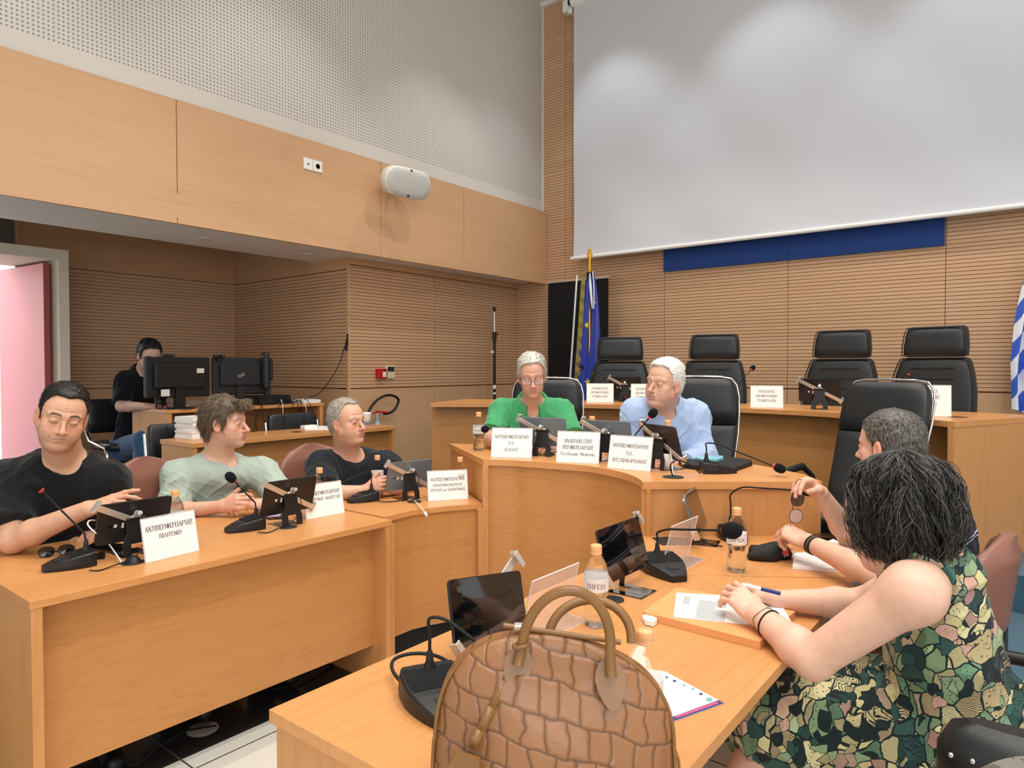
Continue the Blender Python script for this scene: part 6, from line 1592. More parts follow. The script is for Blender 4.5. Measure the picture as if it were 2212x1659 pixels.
class Torso:
    def __init__(s, nb, pe, shL, shR, fwd, w=1.0, belly=0, depth=1.0):
        s.nb, s.pe, s.sh = np.asarray(nb, F4), np.asarray(pe, F4), [np.asarray(shR, F4), np.asarray(shL, F4)]
        s.up = nrm(s.nb - s.pe); f = np.asarray(fwd, F4); s.f = nrm(f - s.up * float(f @ s.up)); s.x = nrm(np.cross(s.f, s.up)); s.w = w; s.belly = belly; s.dp = depth
        s.Rm = np.stack([s.x, s.f, s.up], 1).astype(F4); s.L = float(np.linalg.norm(s.nb - s.pe))
        s.c = (s.nb + s.pe) / 2
    def at(s, x, f, u): return s.nb + s.x * x + s.f * f + s.up * u
    def build(s, v, off=0.0, k=.05, arms=True):
        w = s.w; L = s.L
        v.el(s.at(0, .012, -.19), (.155 * w + off, .112 * s.dp + off, .175 + off), s.Rm, k)
        v.rc(s.sh[0], s.sh[1], .052 + off, .052 + off, .06)
        v.el(s.at(0, .0, -.075), (.115 * w + off, .078 * s.dp + off, .075 + off), s.Rm, .05)
        for q in s.sh: v.rc(s.at(0, -.012, -.012), q, .042 + off * .8, .047 + off * .8, .05)
        v.el(s.at(0, .012 + .05 * s.belly, -L * .70), (.142 * w + .02 * s.belly + off, .105 * s.dp + .045 * s.belly + off, .17 + off), s.Rm, .07)
        v.el(s.pe, (.165 * w + off, .12 * s.dp + off, .12 + off), s.Rm, .06)
def arm(v, sh, e, w_, sc=1.0):
    v.rc(sh, e, .050 * sc, .039 * sc, .03); 
    m_ = lerp(e, w_, .28)
    v.rc(e, m_, .039 * sc, .0405 * sc, .02); v.rc(m_, w_, .0405 * sc, .0265 * sc, .02)
def folds(T, amp, seed, extra=()):
    s0 = seed * 7.3
    def f(P):
        q = (P - T.nb) @ T.Rm
        a = noise3((q * np.array([13, 13, 4], F4) + s0)); b = noise3(np.stack([q[:, 0] * 11 + q[:, 2] * 12, q[:, 1] * 9, q[:, 2] * 5 - q[:, 0] * 5], 1) + s0 + 9)
        c = noise3(q * np.array([8, 8, 4], F4) + s0 + 3); e = noise3(np.stack([q[:, 0] * 26 - q[:, 2] * 26, q[:, 1] * 20, q[:, 2] * 6 + q[:, 0] * 6], 1) + s0)
        rg = lambda n_, w_: np.clip(1 - np.abs(n_) * w_, 0, 1) ** 2
        return (-amp * (.95 * rg(a, 2.0) + .85 * rg(b, 2.0) + .35 * rg(e, 2.4) - .3 * c - .35)).astype(F4)
    return f
def sleeve(v, sh, e, t, r0, r1, k=.055, w_=None):
    r0 = r0 * .86
    """short sleeve that ends at fraction t of the upper arm, or a long one when w_ is given"""
    if w_ is None:
        se = lerp(sh, e, t); d = nrm(e - sh); far = sh + d * float(np.linalg.norm(se - sh) + .03)
        v.add(lambda P: np.maximum(rc(P, sh, far, r0, r1), (P - se) @ d), (sh + far) / 2, float(np.linalg.norm(far - sh)) / 2 + max(r0, r1), k)
    else:
        v.rc(sh, e, r0, r1, k); we = lerp(e, w_, t); d = nrm(w_ - e); far = we + d * .03
        v.add(lambda P: np.maximum(rc(P, e, far, r1, r1 * .74), (P - we) @ d), (e + far) / 2, float(np.linalg.norm(far - e)) / 2 + r1, .02)
def legs_mesh(root, c, T, knees, feet, m_, z0, shoe=True, name='trousers', r=(.088, .066, .055)):
    v = Vol(); 
    for i, s_ in enumerate((-1, 1)):
        hp_ = T.pe + T.x * (-s_) * -.09 * 1.0
        hp_ = T.pe + T.x * (.085 if i == 0 else -.085)
        v.rc(hp_, knees[i], r[0], r[1], .05); v.rc(knees[i], feet[i], r[1], r[2], .03)
    v.el(T.pe, (.175 * T.w, .14, .115), T.Rm, .05)
    V_, Q = surf(v, .008); o = np_mesh(name, V_, Q, m_, root, center=c)
    if shoe:
        for i in range(2):
            f = np.asarray(feet[i], F4); fd = np.array([T.f[0], T.f[1], 0]); fd = nrm(fd); v = Vol(); z = z0 + .035
            a = np.array([f[0], f[1], z]) - fd * .04; b = a + fd * .20
            v.rc(a, b, .040, .036, .0); v.rc(a + [0, 0, .03], a + [0, 0, .07], .038, .042, .03)
            v.add(lambda P, z0=z0: (z0 + .003 - P[:, 2]), a, .3, .0, 'i')
            V_, Q = surf(v, .007); np_mesh('shoe', V_, Q, M['blackp'], root, center=c)
def hairline_fn(hp, style):
    """volume of hair: the scalp thickened inside the hairline"""
    S = dict(top=.010, side=.006, back=.008, rec=.0, low=-.070, amp=.0016, freq=(160, 40, 160), fr=.078, sb=-.022, w=1); S.update(style)
    def f(W_):
        P = hp.loc(W_); X = np.abs(P[:, 0]); y, z = P[:, 1], P[:, 2]
        up = np.clip((z - .03) / .07, 0, 1); bk = np.clip((-y - .02) / .08, 0, 1)
        th = S['side'] + (S['top'] - S['side']) * up ** 1.3; th = th + (S['back'] - th) * bk * (1 - up)
        d = skull(P, S['w']) - th
        yl = np.interp(z, [-.12, -.03, .0, .03, .055, .08, .1, .13], [.004, .016, .022, .034, .045, .064, .09, .12]) + (S['fr'] - .078)
        yl = yl - S['rec'] * np.exp(-((X - .042) / .022) ** 2) * np.clip(z / .05, 0, 1)
        a = (y - yl) * .85
        zb = np.interp(y, [-.12, -.09, -.05, -.028, -.018, .008, .014, .1], [S['low'], S['low'], -.055, -.012, .016, .018, S['sb'], S['sb']])
        b = (zb - z) * .8
        n = noise3(P * np.array(S['freq'], F4)) * S['amp'] + noise3(P * 45) * S['amp'] * 1.2
        return smax(smax(d + n, a + n * 1.5, .004), b + n, .004)
    return f
def strands(V_, N_, n, seed, dirf, length, segs=5, r0=.0007, r1=.0003, jit=.25, droop=.0, hp=None, mask=None, curl=0, lift=.3):
    rs = np.random.RandomState(seed)
    idx = np.arange(len(V_)) if mask is None else np.nonzero(mask)[0]
    if len(idx) == 0: return None
    idx = rs.choice(idx, n); p = V_[idx]; nn = N_[idx]
    d = dirf(hp.loc(p), nn @ hp.R) @ hp.R.T if hp is not None else dirf(p, nn)
    d = d / (np.linalg.norm(d, axis=1, keepdims=True) + 1e-9)
    d = d - nn * (d * nn).sum(1, keepdims=True); d = d / (np.linalg.norm(d, axis=1, keepdims=True) + 1e-9) + nn * lift; d = d + rs.normal(0, jit, d.shape); d /= np.linalg.norm(d, axis=1, keepdims=True)
    Ls = length * rs.uniform(.6, 1.15, (n, 1)); t = np.linspace(0, 1, segs)[None, :, None]
    P = p[:, None] - nn[:, None] * .002 + d[:, None] * t * Ls[:, None] + (np.array([0, 0, -1.0]) * droop - nn * .12)[:, None] * (t ** 2) * Ls[:, None]
    if curl: 
        ph = rs.uniform(0, 6.28, (n, 1, 3)); P = P + curl * np.sin(t * 9 + ph) * t
    V2, Q = tubes_np(P, r0, r1); colr = np.repeat(rs.rand(n), segs * 3)[:, None] * np.ones((1, 3))
    return V2, Q, colr
def vert_normals(V_, Q):
    n = np.cross(V_[Q[:, 2]] - V_[Q[:, 0]], V_[Q[:, 3]] - V_[Q[:, 1]]); N_ = np.zeros_like(V_)
    for k in range(4):
        for a in range(3): N_[:, a] += np.bincount(Q[:, k], n[:, a], len(V_))
    return N_ / (np.linalg.norm(N_, axis=1, keepdims=True) + 1e-9)
def add_hair(root, c, hp, style, mcap, mstr, n, length, dirf, seed=1, r0=.0008, droop=.1, jit=.25, segs=5, h=.003, curl=0, label=None, lift=.3):
    v = Vol(); v.add(hairline_fn(hp, style), hp.o, .15, 0); V_, Q = surf(v, h)
    hc = np_mesh('hair', V_, Q, mcap, root, center=c)
    r_ = strands(V_, vert_normals(V_, Q), n, seed, dirf, length, segs, r0, r0 * .4, jit, droop, hp, curl=curl, lift=lift)
    if r_: np_mesh('hair_strands', r_[0], r_[1], mstr, hc, col=r_[2], center=c)
    return hc
def collar(root, c, T, m_, drop=.055, ra=.068, rb=.070, stand=.036, open_=28, tip=.03, tilt=.25, thick=.0028, lift=.0):
    n = 40; rows = [[], [], [], []]
    for i in range(n + 1):
        a = R(-180 + open_ + (360 - 2 * open_) * i / n); s_, cz = math.sin(a), math.cos(a)   # a = 0 at the back
        fr = (1 - cz) / 2
        base = T.at(ra * s_, -rb * cz + .012, lift - .055 * fr ** 1.3 + .004)
        o_ = T.x * s_ - T.f * cz
        tipx = tip * max(0, (fr - .72) / .28) ** 1.5
        rows[0].append(base - T.up * .012 + o_ * .002); rows[1].append(base + T.up * stand * (1 - .25 * fr) - o_ * .004)
        rows[2].append(base + T.up * (stand * (1 - .25 * fr) + .002) + o_ * .008)
        rows[3].append(base + T.up * (stand * .6 - drop * (.55 + .45 * fr) - tipx) + o_ * (.030 + .012 * (1 - fr)) + T.f * .008 * fr)
    mid = [lerp(a, b, .5) + nrm(a - T.nb) * .003 for a, b in zip(rows[2], rows[3])]
    rr = [rows[0], rows[1], rows[2], mid, rows[3]]
    return obj('collar', MB().grid([[tuple(p - c) for p in r_] for r_ in rr]), m_, root, solid=thick, subsurf=1)
def person(name, label, hp, face, skin, T, arms, h=.003, brow=(.12, .08, .05, .8), stub=.25, neck=.054, gaze=(0, 1, 0), blue=False, k_arm=1.0, extra=None, clasp=None):
    c = T.pe.astype(F4).copy(); v = Vol(); hf = head_fn(face)
    v.add(lambda P: hf(hp.loc(P)), hp.o, .155, 0)
    v.rc(hp.w(0, -.028, -.050), T.at(0, -.004, -.02), neck, neck + .008, .030)
    v.rc(hp.w(0, .015, -.085), T.at(0, .030, -.03), neck * .62, neck * .8, .03)
    T.build(v, 0, .05)
    tips = []
    for a in arms:
        arm(v, a['sh'], a['el'], a['wr'], a.get('sc', k_arm))
        f, tp, _ = hand_fn(a.get('curl', (25, 30, 18)), a.get('spread', 4), a.get('thumb', ((.75, .62, -.15), 20)), a.get('hs', 1.0), a.get('curls'))
        o_, y, z = hand_pose(a['wr'], a['dir'], a['back']); x = np.cross(y, z) * (-1 if a['side'] == 'R' else 1)
        hq = Pose(o_, x, y, z); a['pose'] = hq; tips.append([hq.w(*q) for q in tp])
        v.add(lambda P, f=f, hq=hq: f(hq.loc(P)), hq.w(0, .085, -.01), .13, .012)
    if extra: extra(v)
    V_, Q = surf(v, h)
    L_ = hp.loc(V_); near = (np.abs(L_).max(1) < .16) & (L_[:, 2] > -.135)
    col = np.tile(np.array(skin), (len(V_), 1)); col[near] = face_color(L_[near], skin, brow, stub, lid=face.get('open', .8))
    for a in arms:
        q = a['pose'].loc(V_); m_ = (np.abs(q).max(1) < .2) & (q[:, 1] > .02)
        kk = np.clip((q[:, 1] - .06) / .1, 0, 1)[:, None] * m_[:, None] * .5
        col = col * (1 - kk) + np.array(skin) * [1.03, .80, .76] * kk
    o = np_mesh(name, V_, Q, M['skin'], None, col=col, center=c); o.location = tuple(float(q) for q in c)
    tag(o, label, 'person')
    if face.get('open', .8) > .05:
        for sx in (-1, 1): eyeball(hp, sx, o, c, gaze, blue)
    return o, c, tips
def garment(name, root, c, T, m_, off=.011, sl=(), neckcut=None, fold=.006, seed=1, h=.004, attr=None, extra=None, zcut=None):
    v = Vol(); T.build(v, off, .05)
    for a in sl: sleeve(v, *a[:-1], **a[-1])
    if extra: extra(v)
    v.add(folds(T, fold, seed), T.c, .75, 0, 'd')
    for (ce, r_) in (neckcut or []): v.add(lambda P, ce=ce, r_=r_: el(P, ce, r_, T.Rm), ce, max(r_), .004, 's')
    V_, Q = surf(v, h)
    col = None
    if attr is not None: col = attr(V_)
    return np_mesh(name, V_, Q, m_, root, col=col, center=c)
def glasses(label, hp, m_, lw=.052, lh=.036, z=-.006, y=.104, metal=.0012, lens=True, name='eyeglasses', lensmat='lens', grp=None, T_=None, arms=True, round_=2.6):
    o = thing(name, label, 'glasses', tuple(float(q) for q in hp.o)); W_ = lambda x, yy, zz: tuple(hp.w(x, yy, zz) - hp.o)
    for s_ in (-1, 1):
        cx = s_ * (lw / 2 + .009); ring = []
        for k in range(29):
            a = 2 * PI * k / 28; ca, sa = math.cos(a), math.sin(a)
            x = cx + lw / 2 * math.copysign(abs(ca) ** (2 / round_), ca); zz = z + lh / 2 * math.copysign(abs(sa) ** (2 / round_), sa)
            ring.append(W_(x, y - 6 * x * x * .5, zz))
        obj('rim', MB().tube(ring, metal, 6, caps=False), m_, o)
        if lens: mb = MB(); mb.add([W_(cx, y - 3 * cx * cx, z)] + ring[:-1], [(0, 1 + k, 1 + (k + 1) % 28) for k in range(28)]); obj('lens', mb, M[lensmat], o)
        if arms: obj('temple_arm', MB().tube([W_(s_ * (lw + .008), y - .012, z + .008), W_(s_ * .076, y - .05, z + .006), W_(s_ * .082, .0, z + .008), W_(s_ * .080, -.02, z - .012)], metal, 6), m_, o)
    obj('bridge', MB().tube([W_(-.009, y, z + .004), W_(0, y + .003, z + .007), W_(.009, y, z + .004)], metal, 6), m_, o)
    return o
M['lens'] = mat('clear_lens', 'E8EEF4', .03, alpha=.22); M['lens_dark'] = mat('tinted_lens', '2A2C30', .03, alpha=.85); M['lens_rose'] = mat('rose_lens', 'C8B4BC', .03, alpha=.55)
def away(hp): return -_f
# ================ man in black, nearest on the left
hp = head_pose(135, 899, 2.62, 6, 9, 12)
T = Torso(PD(140, 990, 2.74), PD(128, 1290, 2.95), PD(233, 1040, 2.76), PD(18, 1040, 2.70), (1, -.25, 0), w=1.12, belly=.6, depth=1.08)
aR = dict(sh=T.sh[0], el=PZ(28, 1168, .80), wr=PD(188, 1100, 2.50), dir=PD(268, 1072, 2.52) - PD(188, 1100, 2.50), back=np.array([.25, -.3, .9]), side='R', curls=[(4, 10, 8), (16, 22, 14), (26, 30, 18), (30, 34, 20)], spread=5, thumb=((.25, .85, -.45), 18), sc=1.12)
aL = dict(sh=T.sh[1], el=PD(272, 1142, 2.92), wr=PD(216, 1150, 2.84), dir=PZ(165, 1170, .775) - PD(216, 1150, 2.84), back=np.array([.2, .1, 1.0]), side='L', curls=[(28, 40, 20), (30, 45, 20), (32, 48, 22), (34, 50, 22)], spread=3, thumb=((.65, .7, -.3), 15), sc=1.1)
p, c, tips = person('person', 'man with short dark hair in a black t-shirt looking down, nearest on the left', hp, dict(w=1.04, jaw=1.10, fat=1.0, nose=1.1, open=0, fold=.6, brow=1.1), SKIN['tan'], T, [aR, aL], brow=(.03, .02, .015, .95), stub=.45, neck=.062, gaze=(.0, .75, -.65))
M['tee_black'] = fabric('black_tee', '15171A', .9, 700, .2, .2, .15)
garment('t_shirt', p, c, T, M['tee_black'], .014, [(T.sh[0], aR['el'], .80, .075, .082, {}), (T.sh[1], aL['el'], .82, .075, .08, {})], [(T.at(0, .026, .055), (.082, .082, .055)), (T.at(0, .060, .010), (.056, .058, .040))], .007, 1)
M['hair_black'] = hair_mat('black_hair', '0C0B0C', '1E1C1D'); M['str_black'] = rand_mat('black_hair_strands', '0B0A0B', '2C2A2B')
add_hair(p, c, hp, dict(top=.010, side=.003, back=.004, rec=.022, fr=.080, w=1.04, amp=.0015), M['hair_black'], M['str_black'], 6000, .009, lambda L_, n: np.stack([L_[:, 0] * 0 + .3, np.full(len(L_), .6), np.full(len(L_), .2)], 1), 2, r0=.0007, jit=.3, droop=0, lift=.8)
legs_mesh(p, c, T, [PD(60, 1330, 2.55), PD(250, 1330, 2.6)], [np.array([-2.75, .75, .1]), np.array([-2.75, 1.05, .1])], M['blackm'], 0)
# ================ man in the mint v-neck
hp = head_pose(486, 913, 3.38, 66, 0, 0)
T = Torso(PD(468, 992, 3.44), PD(455, 1200, 3.62), PD(566, 1022, 3.50), PD(386, 1030, 3.30), (1, .25, -.15), w=1.02, depth=1.0)
aR = dict(sh=T.sh[0], el=PD(372, 1108, 3.20), wr=PD(478, 1094, 3.16), dir=PD(528, 1078, 3.13) - PD(478, 1094, 3.16), back=np.array([.75, -.5, .5]), side='R', curls=[(40, 42, 22), (42, 45, 24), (45, 46, 24), (46, 46, 26)], spread=7, thumb=((.5, .8, .1), 12))
aL = dict(sh=T.sh[1], el=PD(612, 1082, 3.42), wr=PD(562, 1090, 3.22), dir=PD(516, 1082, 3.155) - PD(562, 1090, 3.22), back=np.array([.4, .6, .55]), side='L', curls=[(38, 46, 24), (42, 48, 24), (44, 50, 24), (46, 48, 26)], spread=7, thumb=((.5, .8, .15), 12))
p, c, tips = person('person', 'man with tousled brown hair in a mint green v-neck, profile to the right', hp, dict(nose=1.25, jaw=.98, fold=.8, open=.6, chin=1.1), SKIN['mid'], T, [aR, aL], brow=(.20, .13, .09, .75), stub=.3, gaze=(0, 1, .05))
M['tee_mint'] = fabric('mint_jersey', 'A9B8AC', .85, 700, .15, .08, .2)
garment('t_shirt', p, c, T, M['tee_mint'], .012, [(T.sh[0], aR['el'], .86, .072, .078, {}), (T.sh[1], aL['el'], .80, .072, .08, {})], [(T.at(0, .02, .055), (.080, .078, .056)), (T.at(0, .070, -.005), (.046, .058, .055)), (T.at(0, .100, -.065), (.032, .055, .06)), (T.at(0, .120, -.115), (.017, .055, .048))], .007, 2)
M['hair_brown'] = hair_mat('brown_hair', '42362B', '5C4C3C'); M['str_brown'] = rand_mat('brown_hair_strands', '3C3026', '9A8468')
st = dict(top=.016, side=.006, back=.012, fr=.086, low=-.100, sb=-.035, amp=.003, freq=(60, 30, 60), rec=-.004)
hc = add_hair(p, c, hp, st, M['hair_brown'], M['str_brown'], 8500, .036, lambda L_, n: np.stack([L_[:, 0] * 3, np.where(L_[:, 1] > .035, .5, -.55), np.where(L_[:, 2] > .07, -.12, -.9)], 1), 3, r0=.0008, jit=.16, droop=.25, segs=6, curl=.003, lift=.12)
rs = np.random.RandomState(5); n = 420; t = np.linspace(0, 1, 8)[None, :, None]
b = np.stack([rs.uniform(-.045, .055, n), rs.uniform(.055, .085, n), rs.uniform(.088, .112, n)], 1)
e = b + np.stack([rs.normal(0, .015, n), rs.uniform(.03, .055, n), rs.uniform(-.045, -.002, n)], 1); mdl = (b + e) / 2 + np.stack([rs.normal(0, .004, n), rs.uniform(.004, .02, n), rs.uniform(.008, .022, n)], 1)
P = hp.wa(b[:, None] * (1 - t) ** 2 + 2 * mdl[:, None] * t * (1 - t) + e[:, None] * t ** 2); V2, Q = tubes_np(P, .0012, .0005)
np_mesh('fringe', V2, Q, M['str_brown'], hc, col=np.repeat(rs.rand(n), 24)[:, None] * np.ones((1, 3)), center=c)
legs_mesh(p, c, T, [PD(400, 1290, 3.1), PD(520, 1290, 3.2)], [np.array([-2.85, 1.35, .1]), np.array([-2.85, 1.75, .1])], M['blackm'], 0)
# ================ man in navy
hp = head_pose(750, 911, 3.72, 47, 0, -4)
T = Torso(PD(752, 983, 3.84), PD(770, 1180, 4.02), PD(836, 1004, 3.90), PD(694, 1006, 3.74), (1, .0, -.15), w=1.12, belly=.5, depth=1.05)
aR = dict(sh=T.sh[0], el=PD(702, 1068, 3.55), wr=PD(788, 1060, 3.60), dir=PD(828, 1042, 3.60) - PD(788, 1060, 3.60), back=np.array([.7, -.5, .5]), side='R', curls=[(40, 42, 22), (42, 45, 24), (45, 46, 24), (46, 46, 26)], spread=7, thumb=((.5, .8, .1), 12), sc=1.05)
aL = dict(sh=T.sh[1], el=PD(884, 1052, 3.82), wr=PD(856, 1058, 3.70), dir=PD(818, 1048, 3.63) - PD(856, 1058, 3.70), back=np.array([.4, .6, .5]), side='L', curls=[(38, 46, 24), (42, 48, 24), (44, 50, 24), (46, 48, 26)], spread=7, thumb=((.5, .8, .15), 12), sc=1.05)
p, c, tips = person('person', 'balding grey-haired man in a dark navy t-shirt with clasped hands', hp, dict(w=1.03, jaw=1.05, fat=1.0, nose=1.15, fold=.9, open=.6), (.70, .40, .27), T, [aR, aL], brow=(.30, .22, .17, .6), stub=.22, neck=.062, gaze=(.35, 1, .05))
M['tee_navy'] = fabric('navy_jersey', '23282E', .85, 700, .15, .15, .15)
garment('t_shirt', p, c, T, M['tee_navy'], .013, [(T.sh[0], aR['el'], .80, .074, .08, {}), (T.sh[1], aL['el'], .86, .074, .078, {})], [(T.at(0, .022, .055), (.082, .080, .055)), (T.at(0, .058, .010), (.056, .058, .040))], .007, 3)
M['hair_grey'] = hair_mat('grey_hair', '8A8278', 'B8B0A2'); M['str_grey'] = rand_mat('grey_hair_strands', '7A7268', 'D2CCC0')
add_hair(p, c, hp, dict(top=.009, side=.004, back=.006, rec=.034, fr=.058, amp=.0015, low=-.080, w=1.03), M['hair_grey'], M['str_grey'], 5000, .014, lambda L_, n: np.stack([L_[:, 0] * 2, np.full(len(L_), -.35), np.where(L_[:, 2] > .07, .25, -.5)], 1), 4, r0=.0008, jit=.3, curl=.002, lift=.45)
legs_mesh(p, c, T, [PD(720, 1260, 3.5), PD(810, 1260, 3.6)], [np.array([-2.95, 2.25, .1]), np.array([-2.9, 2.55, .1])], M['blackm'], 0)
# ================ man in green
hp = head_pose(1149, 811, 3.98, 2, 14, -3)
T = Torso(PD(1150, 873, 4.12), PD(1150, 1090, 4.30), PD(1212, 889, 4.14), PD(1086, 889, 4.14), -_f + np.array([0, 0, -.1]), w=1.04, depth=1.0)
aR = dict(sh=T.sh[0], el=PD(1060, 948, 3.98), wr=PD(1092, 962, 3.74), dir=PD(1150, 960, 3.66) - PD(1092, 962, 3.74), back=np.array([0, -.2, 1]), side='R', curl=(20, 25, 15))
aL = dict(sh=T.sh[1], el=PD(1238, 950, 4.0), wr=PD(1210, 966, 3.76), dir=PD(1160, 962, 3.68) - PD(1210, 966, 3.76), back=np.array([0, -.2, 1]), side='L', curl=(20, 25, 15))
p, c, tips = person('person', 'grey-haired man with glasses in a green polo shirt looking down', hp, dict(w=.98, jaw=.95, nose=1.1, fold=.9, open=.15, fat=-.3), (.70, .38, .27), T, [aR, aL], h=.0032, brow=(.25, .17, .13, .6), stub=.2, neck=.054, gaze=(0, .8, -.6))
M['polo_green'] = fabric('green_pique', '46A068', .85, 600, .25, .12, .2)
garment('polo_shirt', p, c, T, M['polo_green'], .013, [(T.sh[0], aR['el'], .80, .070, .078, {}), (T.sh[1], aL['el'], .86, .070, .076, {})], [(T.at(0, .02, .055), (.078, .078, .055)), (T.at(0, .075, -.01), (.036, .058, .055)), (T.at(0, .105, -.06), (.016, .05, .05))], .006, 4)
collar(p, c, T, M['polo_green'], drop=.065, open_=26, tip=.045, lift=.035, ra=.074, rb=.076)
bt = MB(); q = T.at(0, .142, -.14) - c; bt.ball(tuple(q), .0055, n=8); obj('button', bt, M['plastic'], p)
em = MB(); q = T.at(-.075, .135, -.16) - c
for s_ in (-1, 1): 
    for k in range(3): a = PI * k / 3; d = T.x * math.cos(a) * .009 + T.up * math.sin(a) * .009; em.tube([tuple(q + T.x * s_ * .011 - d), tuple(q + T.x * s_ * .011 + d)], .0022, 5)
obj('chest_emblem', em, M['blackm'], p)
M['hair_silver'] = hair_mat('silver_hair', 'A8A69C', 'CFCCC2'); M['str_silver'] = rand_mat('silver_hair_strands', '8E8A80', 'ECEAE2')
add_hair(p, c, hp, dict(top=.014, side=.003, back=.004, fr=.080, rec=.010, amp=.0025, freq=(90, 40, 90)), M['hair_silver'], M['str_silver'], 5200, .022, lambda L_, n: np.stack([np.where(L_[:, 0] > -.012, .75, -.7), np.full(len(L_), .15), np.where(L_[:, 2] > .08, .1, -.6)], 1), 6, r0=.0008, jit=.16, droop=.15, curl=.0015, lift=.18)
M['rim_grey'] = mat('grey_metal_rim', '5E5A62', .3, .6)
glasses('thin grey rectangular eyeglasses worn by the man in green', hp, M['rim_grey'], z=-.012, round_=3.4)
legs_mesh(p, c, T, [PD(1105, 1130, 3.85), PD(1190, 1130, 3.88)], [PD(1105, 1130, 3.8) * [1, 1, 0] + [0, 0, T1 + .1], PD(1195, 1130, 3.85) * [1, 1, 0] + [0, 0, T1 + .1]], M['blackm'], T1)
# ================ white-haired man in blue
hp = head_pose(1435, 829, 3.50, -36, 2, 8)
T = Torso(PD(1436, 874, 3.62), PD(1428, 1110, 3.85), PD(1500, 897, 3.70), PD(1376, 893, 3.58), -_f + np.array([.1, 0, -.15]), w=1.10, belly=.4, depth=1.05)
aR = dict(sh=T.sh[0], el=PD(1338, 985, 3.55), wr=PD(1378, 1010, 3.30), dir=PD(1430, 1000, 3.26) - PD(1378, 1010, 3.30), back=np.array([0, -.2, 1]), side='R', curl=(20, 30, 20))
aL = dict(sh=T.sh[1], el=PD(1522, 986, 3.62), wr=PD(1478, 999, 3.36), dir=PD(1430, 1000, 3.28) - PD(1478, 999, 3.36), back=np.array([0, -.2, 1]), side='L', curl=(20, 30, 20))
p, c, tips = person('person', 'white-haired man in a light blue shirt speaking at the lit microphone', hp, dict(w=1.04, jaw=1.08, fat=.8, nose=1.0, fold=.7, open=.62, mouth=.5), (.68, .39, .28), T, [aR, aL], h=.0032, brow=(.34, .24, .18, .7), stub=.15, neck=.060, gaze=(.35, 1, .0))
M['shirt_blue'] = fabric('light_blue_cotton', 'A5BADC', .75, 700, .1, .06, .2); M['tee_purple'] = fabric('dark_undershirt', '343648', .9)
garment('shirt', p, c, T, M['shirt_blue'], .014, [(T.sh[0], aR['el'], 1.0, .070, .060, dict(w_=aR['wr'])), (T.sh[1], aL['el'], 1.0, .070, .062, dict(w_=aL['wr']))], [(T.at(0, .02, .055), (.080, .080, .056)), (T.at(0, .075, -.005), (.036, .055, .05))], .0065, 5)
collar(p, c, T, M['shirt_blue'], drop=.072, open_=22, tip=.055, stand=.04, ra=.070, rb=.074, lift=.035)
bt = MB()
for u_ in (-.085, -.17, -.25): bt.ball(tuple(T.at(0, .135 + .02 * (u_ < -.1), u_) - c), .0055, n=8)
obj('button', bt, M['plastic'], p)
M['hair_white'] = hair_mat('white_hair', 'DAD8D0', 'F0EEE8'); M['str_white'] = rand_mat('white_hair_strands', 'C8C4BA', 'FAF9F4')
add_hair(p, c, hp, dict(top=.016, side=.003, back=.004, fr=.076, rec=.014, amp=.002, w=1.04), M['hair_white'], M['str_white'], 5200, .013, lambda L_, n: np.stack([L_[:, 0] * 2, np.full(len(L_), -.5), np.where(L_[:, 2] > .08, .2, -.4)], 1), 7, r0=.0008, jit=.22, lift=.35)
legs_mesh(p, c, T, [PD(1385, 1150, 3.4), PD(1475, 1150, 3.45)], [PD(1385, 1150, 3.35) * [1, 1, 0] + [0, 0, T1 + .1], PD(1475, 1150, 3.4) * [1, 1, 0] + [0, 0, T1 + .1]], M['blackm'], T1)
# ================ technician behind the monitors
hp = head_pose(322, 769, 5.45, 22, 18, 4)
T = Torso(PD(308, 808, 5.55), PD(283, 965, 5.62), PD(352, 823, 5.68), PD(272, 824, 5.42), (1, .35, -.1), w=1.0)
aR = dict(sh=T.sh[0], el=PD(262, 878, 5.32), wr=PD(318, 878, 5.18), dir=PD(350, 876, 5.12) - PD(318, 878, 5.18), back=np.array([.3, -.2, 1]), side='R', curl=(20, 25, 15))
aL = dict(sh=T.sh[1], el=PD(372, 870, 5.6), wr=PD(388, 872, 5.35), dir=PD(375, 872, 5.2) - PD(388, 872, 5.35), back=np.array([.3, -.2, 1]), side='L', curl=(25, 35, 20))
p, c, tips = person('person', 'technician with glasses in a dark polo shirt behind the monitors', hp, dict(open=.4, fold=.4), (.62, .38, .30), T, [aR, aL], h=.0045, brow=(.05, .04, .03, .9), stub=.3)
M['polo_dark'] = fabric('dark_pique', '11141C', .9, 600, .2, .2, .1)
garment('polo_shirt', p, c, T, M['polo_dark'], .013, [(T.sh[0], aR['el'], .86, .070, .078, {}), (T.sh[1], aL['el'], .86, .070, .078, {})], [(T.at(0, .02, .05), (.073, .075, .055))], .008, 6, h=.006)
collar(p, c, T, M['polo_dark'], drop=.06, open_=26, tip=.02, lift=.035)
add_hair(p, c, hp, dict(top=.018, side=.008, back=.009, fr=.082, rec=.008, amp=.003), M['hair_black'], rand_mat('greying_strands', '101012', '6E6C6C'), 1800, .014, lambda L_, n: np.array([.4, .3, .1]) + L_ * 0, 8, r0=.0012, h=.0045)
glasses('dark-rimmed eyeglasses worn by the technician', hp, M['blackp'], metal=.0016, round_=3.2)
M['jeans'] = fabric('blue_denim', '3A5A82', .9, 500, .3, .3)
legs_mesh(p, c, T, [PD(310, 950, 5.25), PD(330, 940, 5.55)], [PD(305, 985, 5.2) * [1, 1, 0] + [0, 0, T2 + .1], PD(330, 985, 5.5) * [1, 1, 0] + [0, 0, T2 + .1]], M['jeans'], T2, name='jeans')
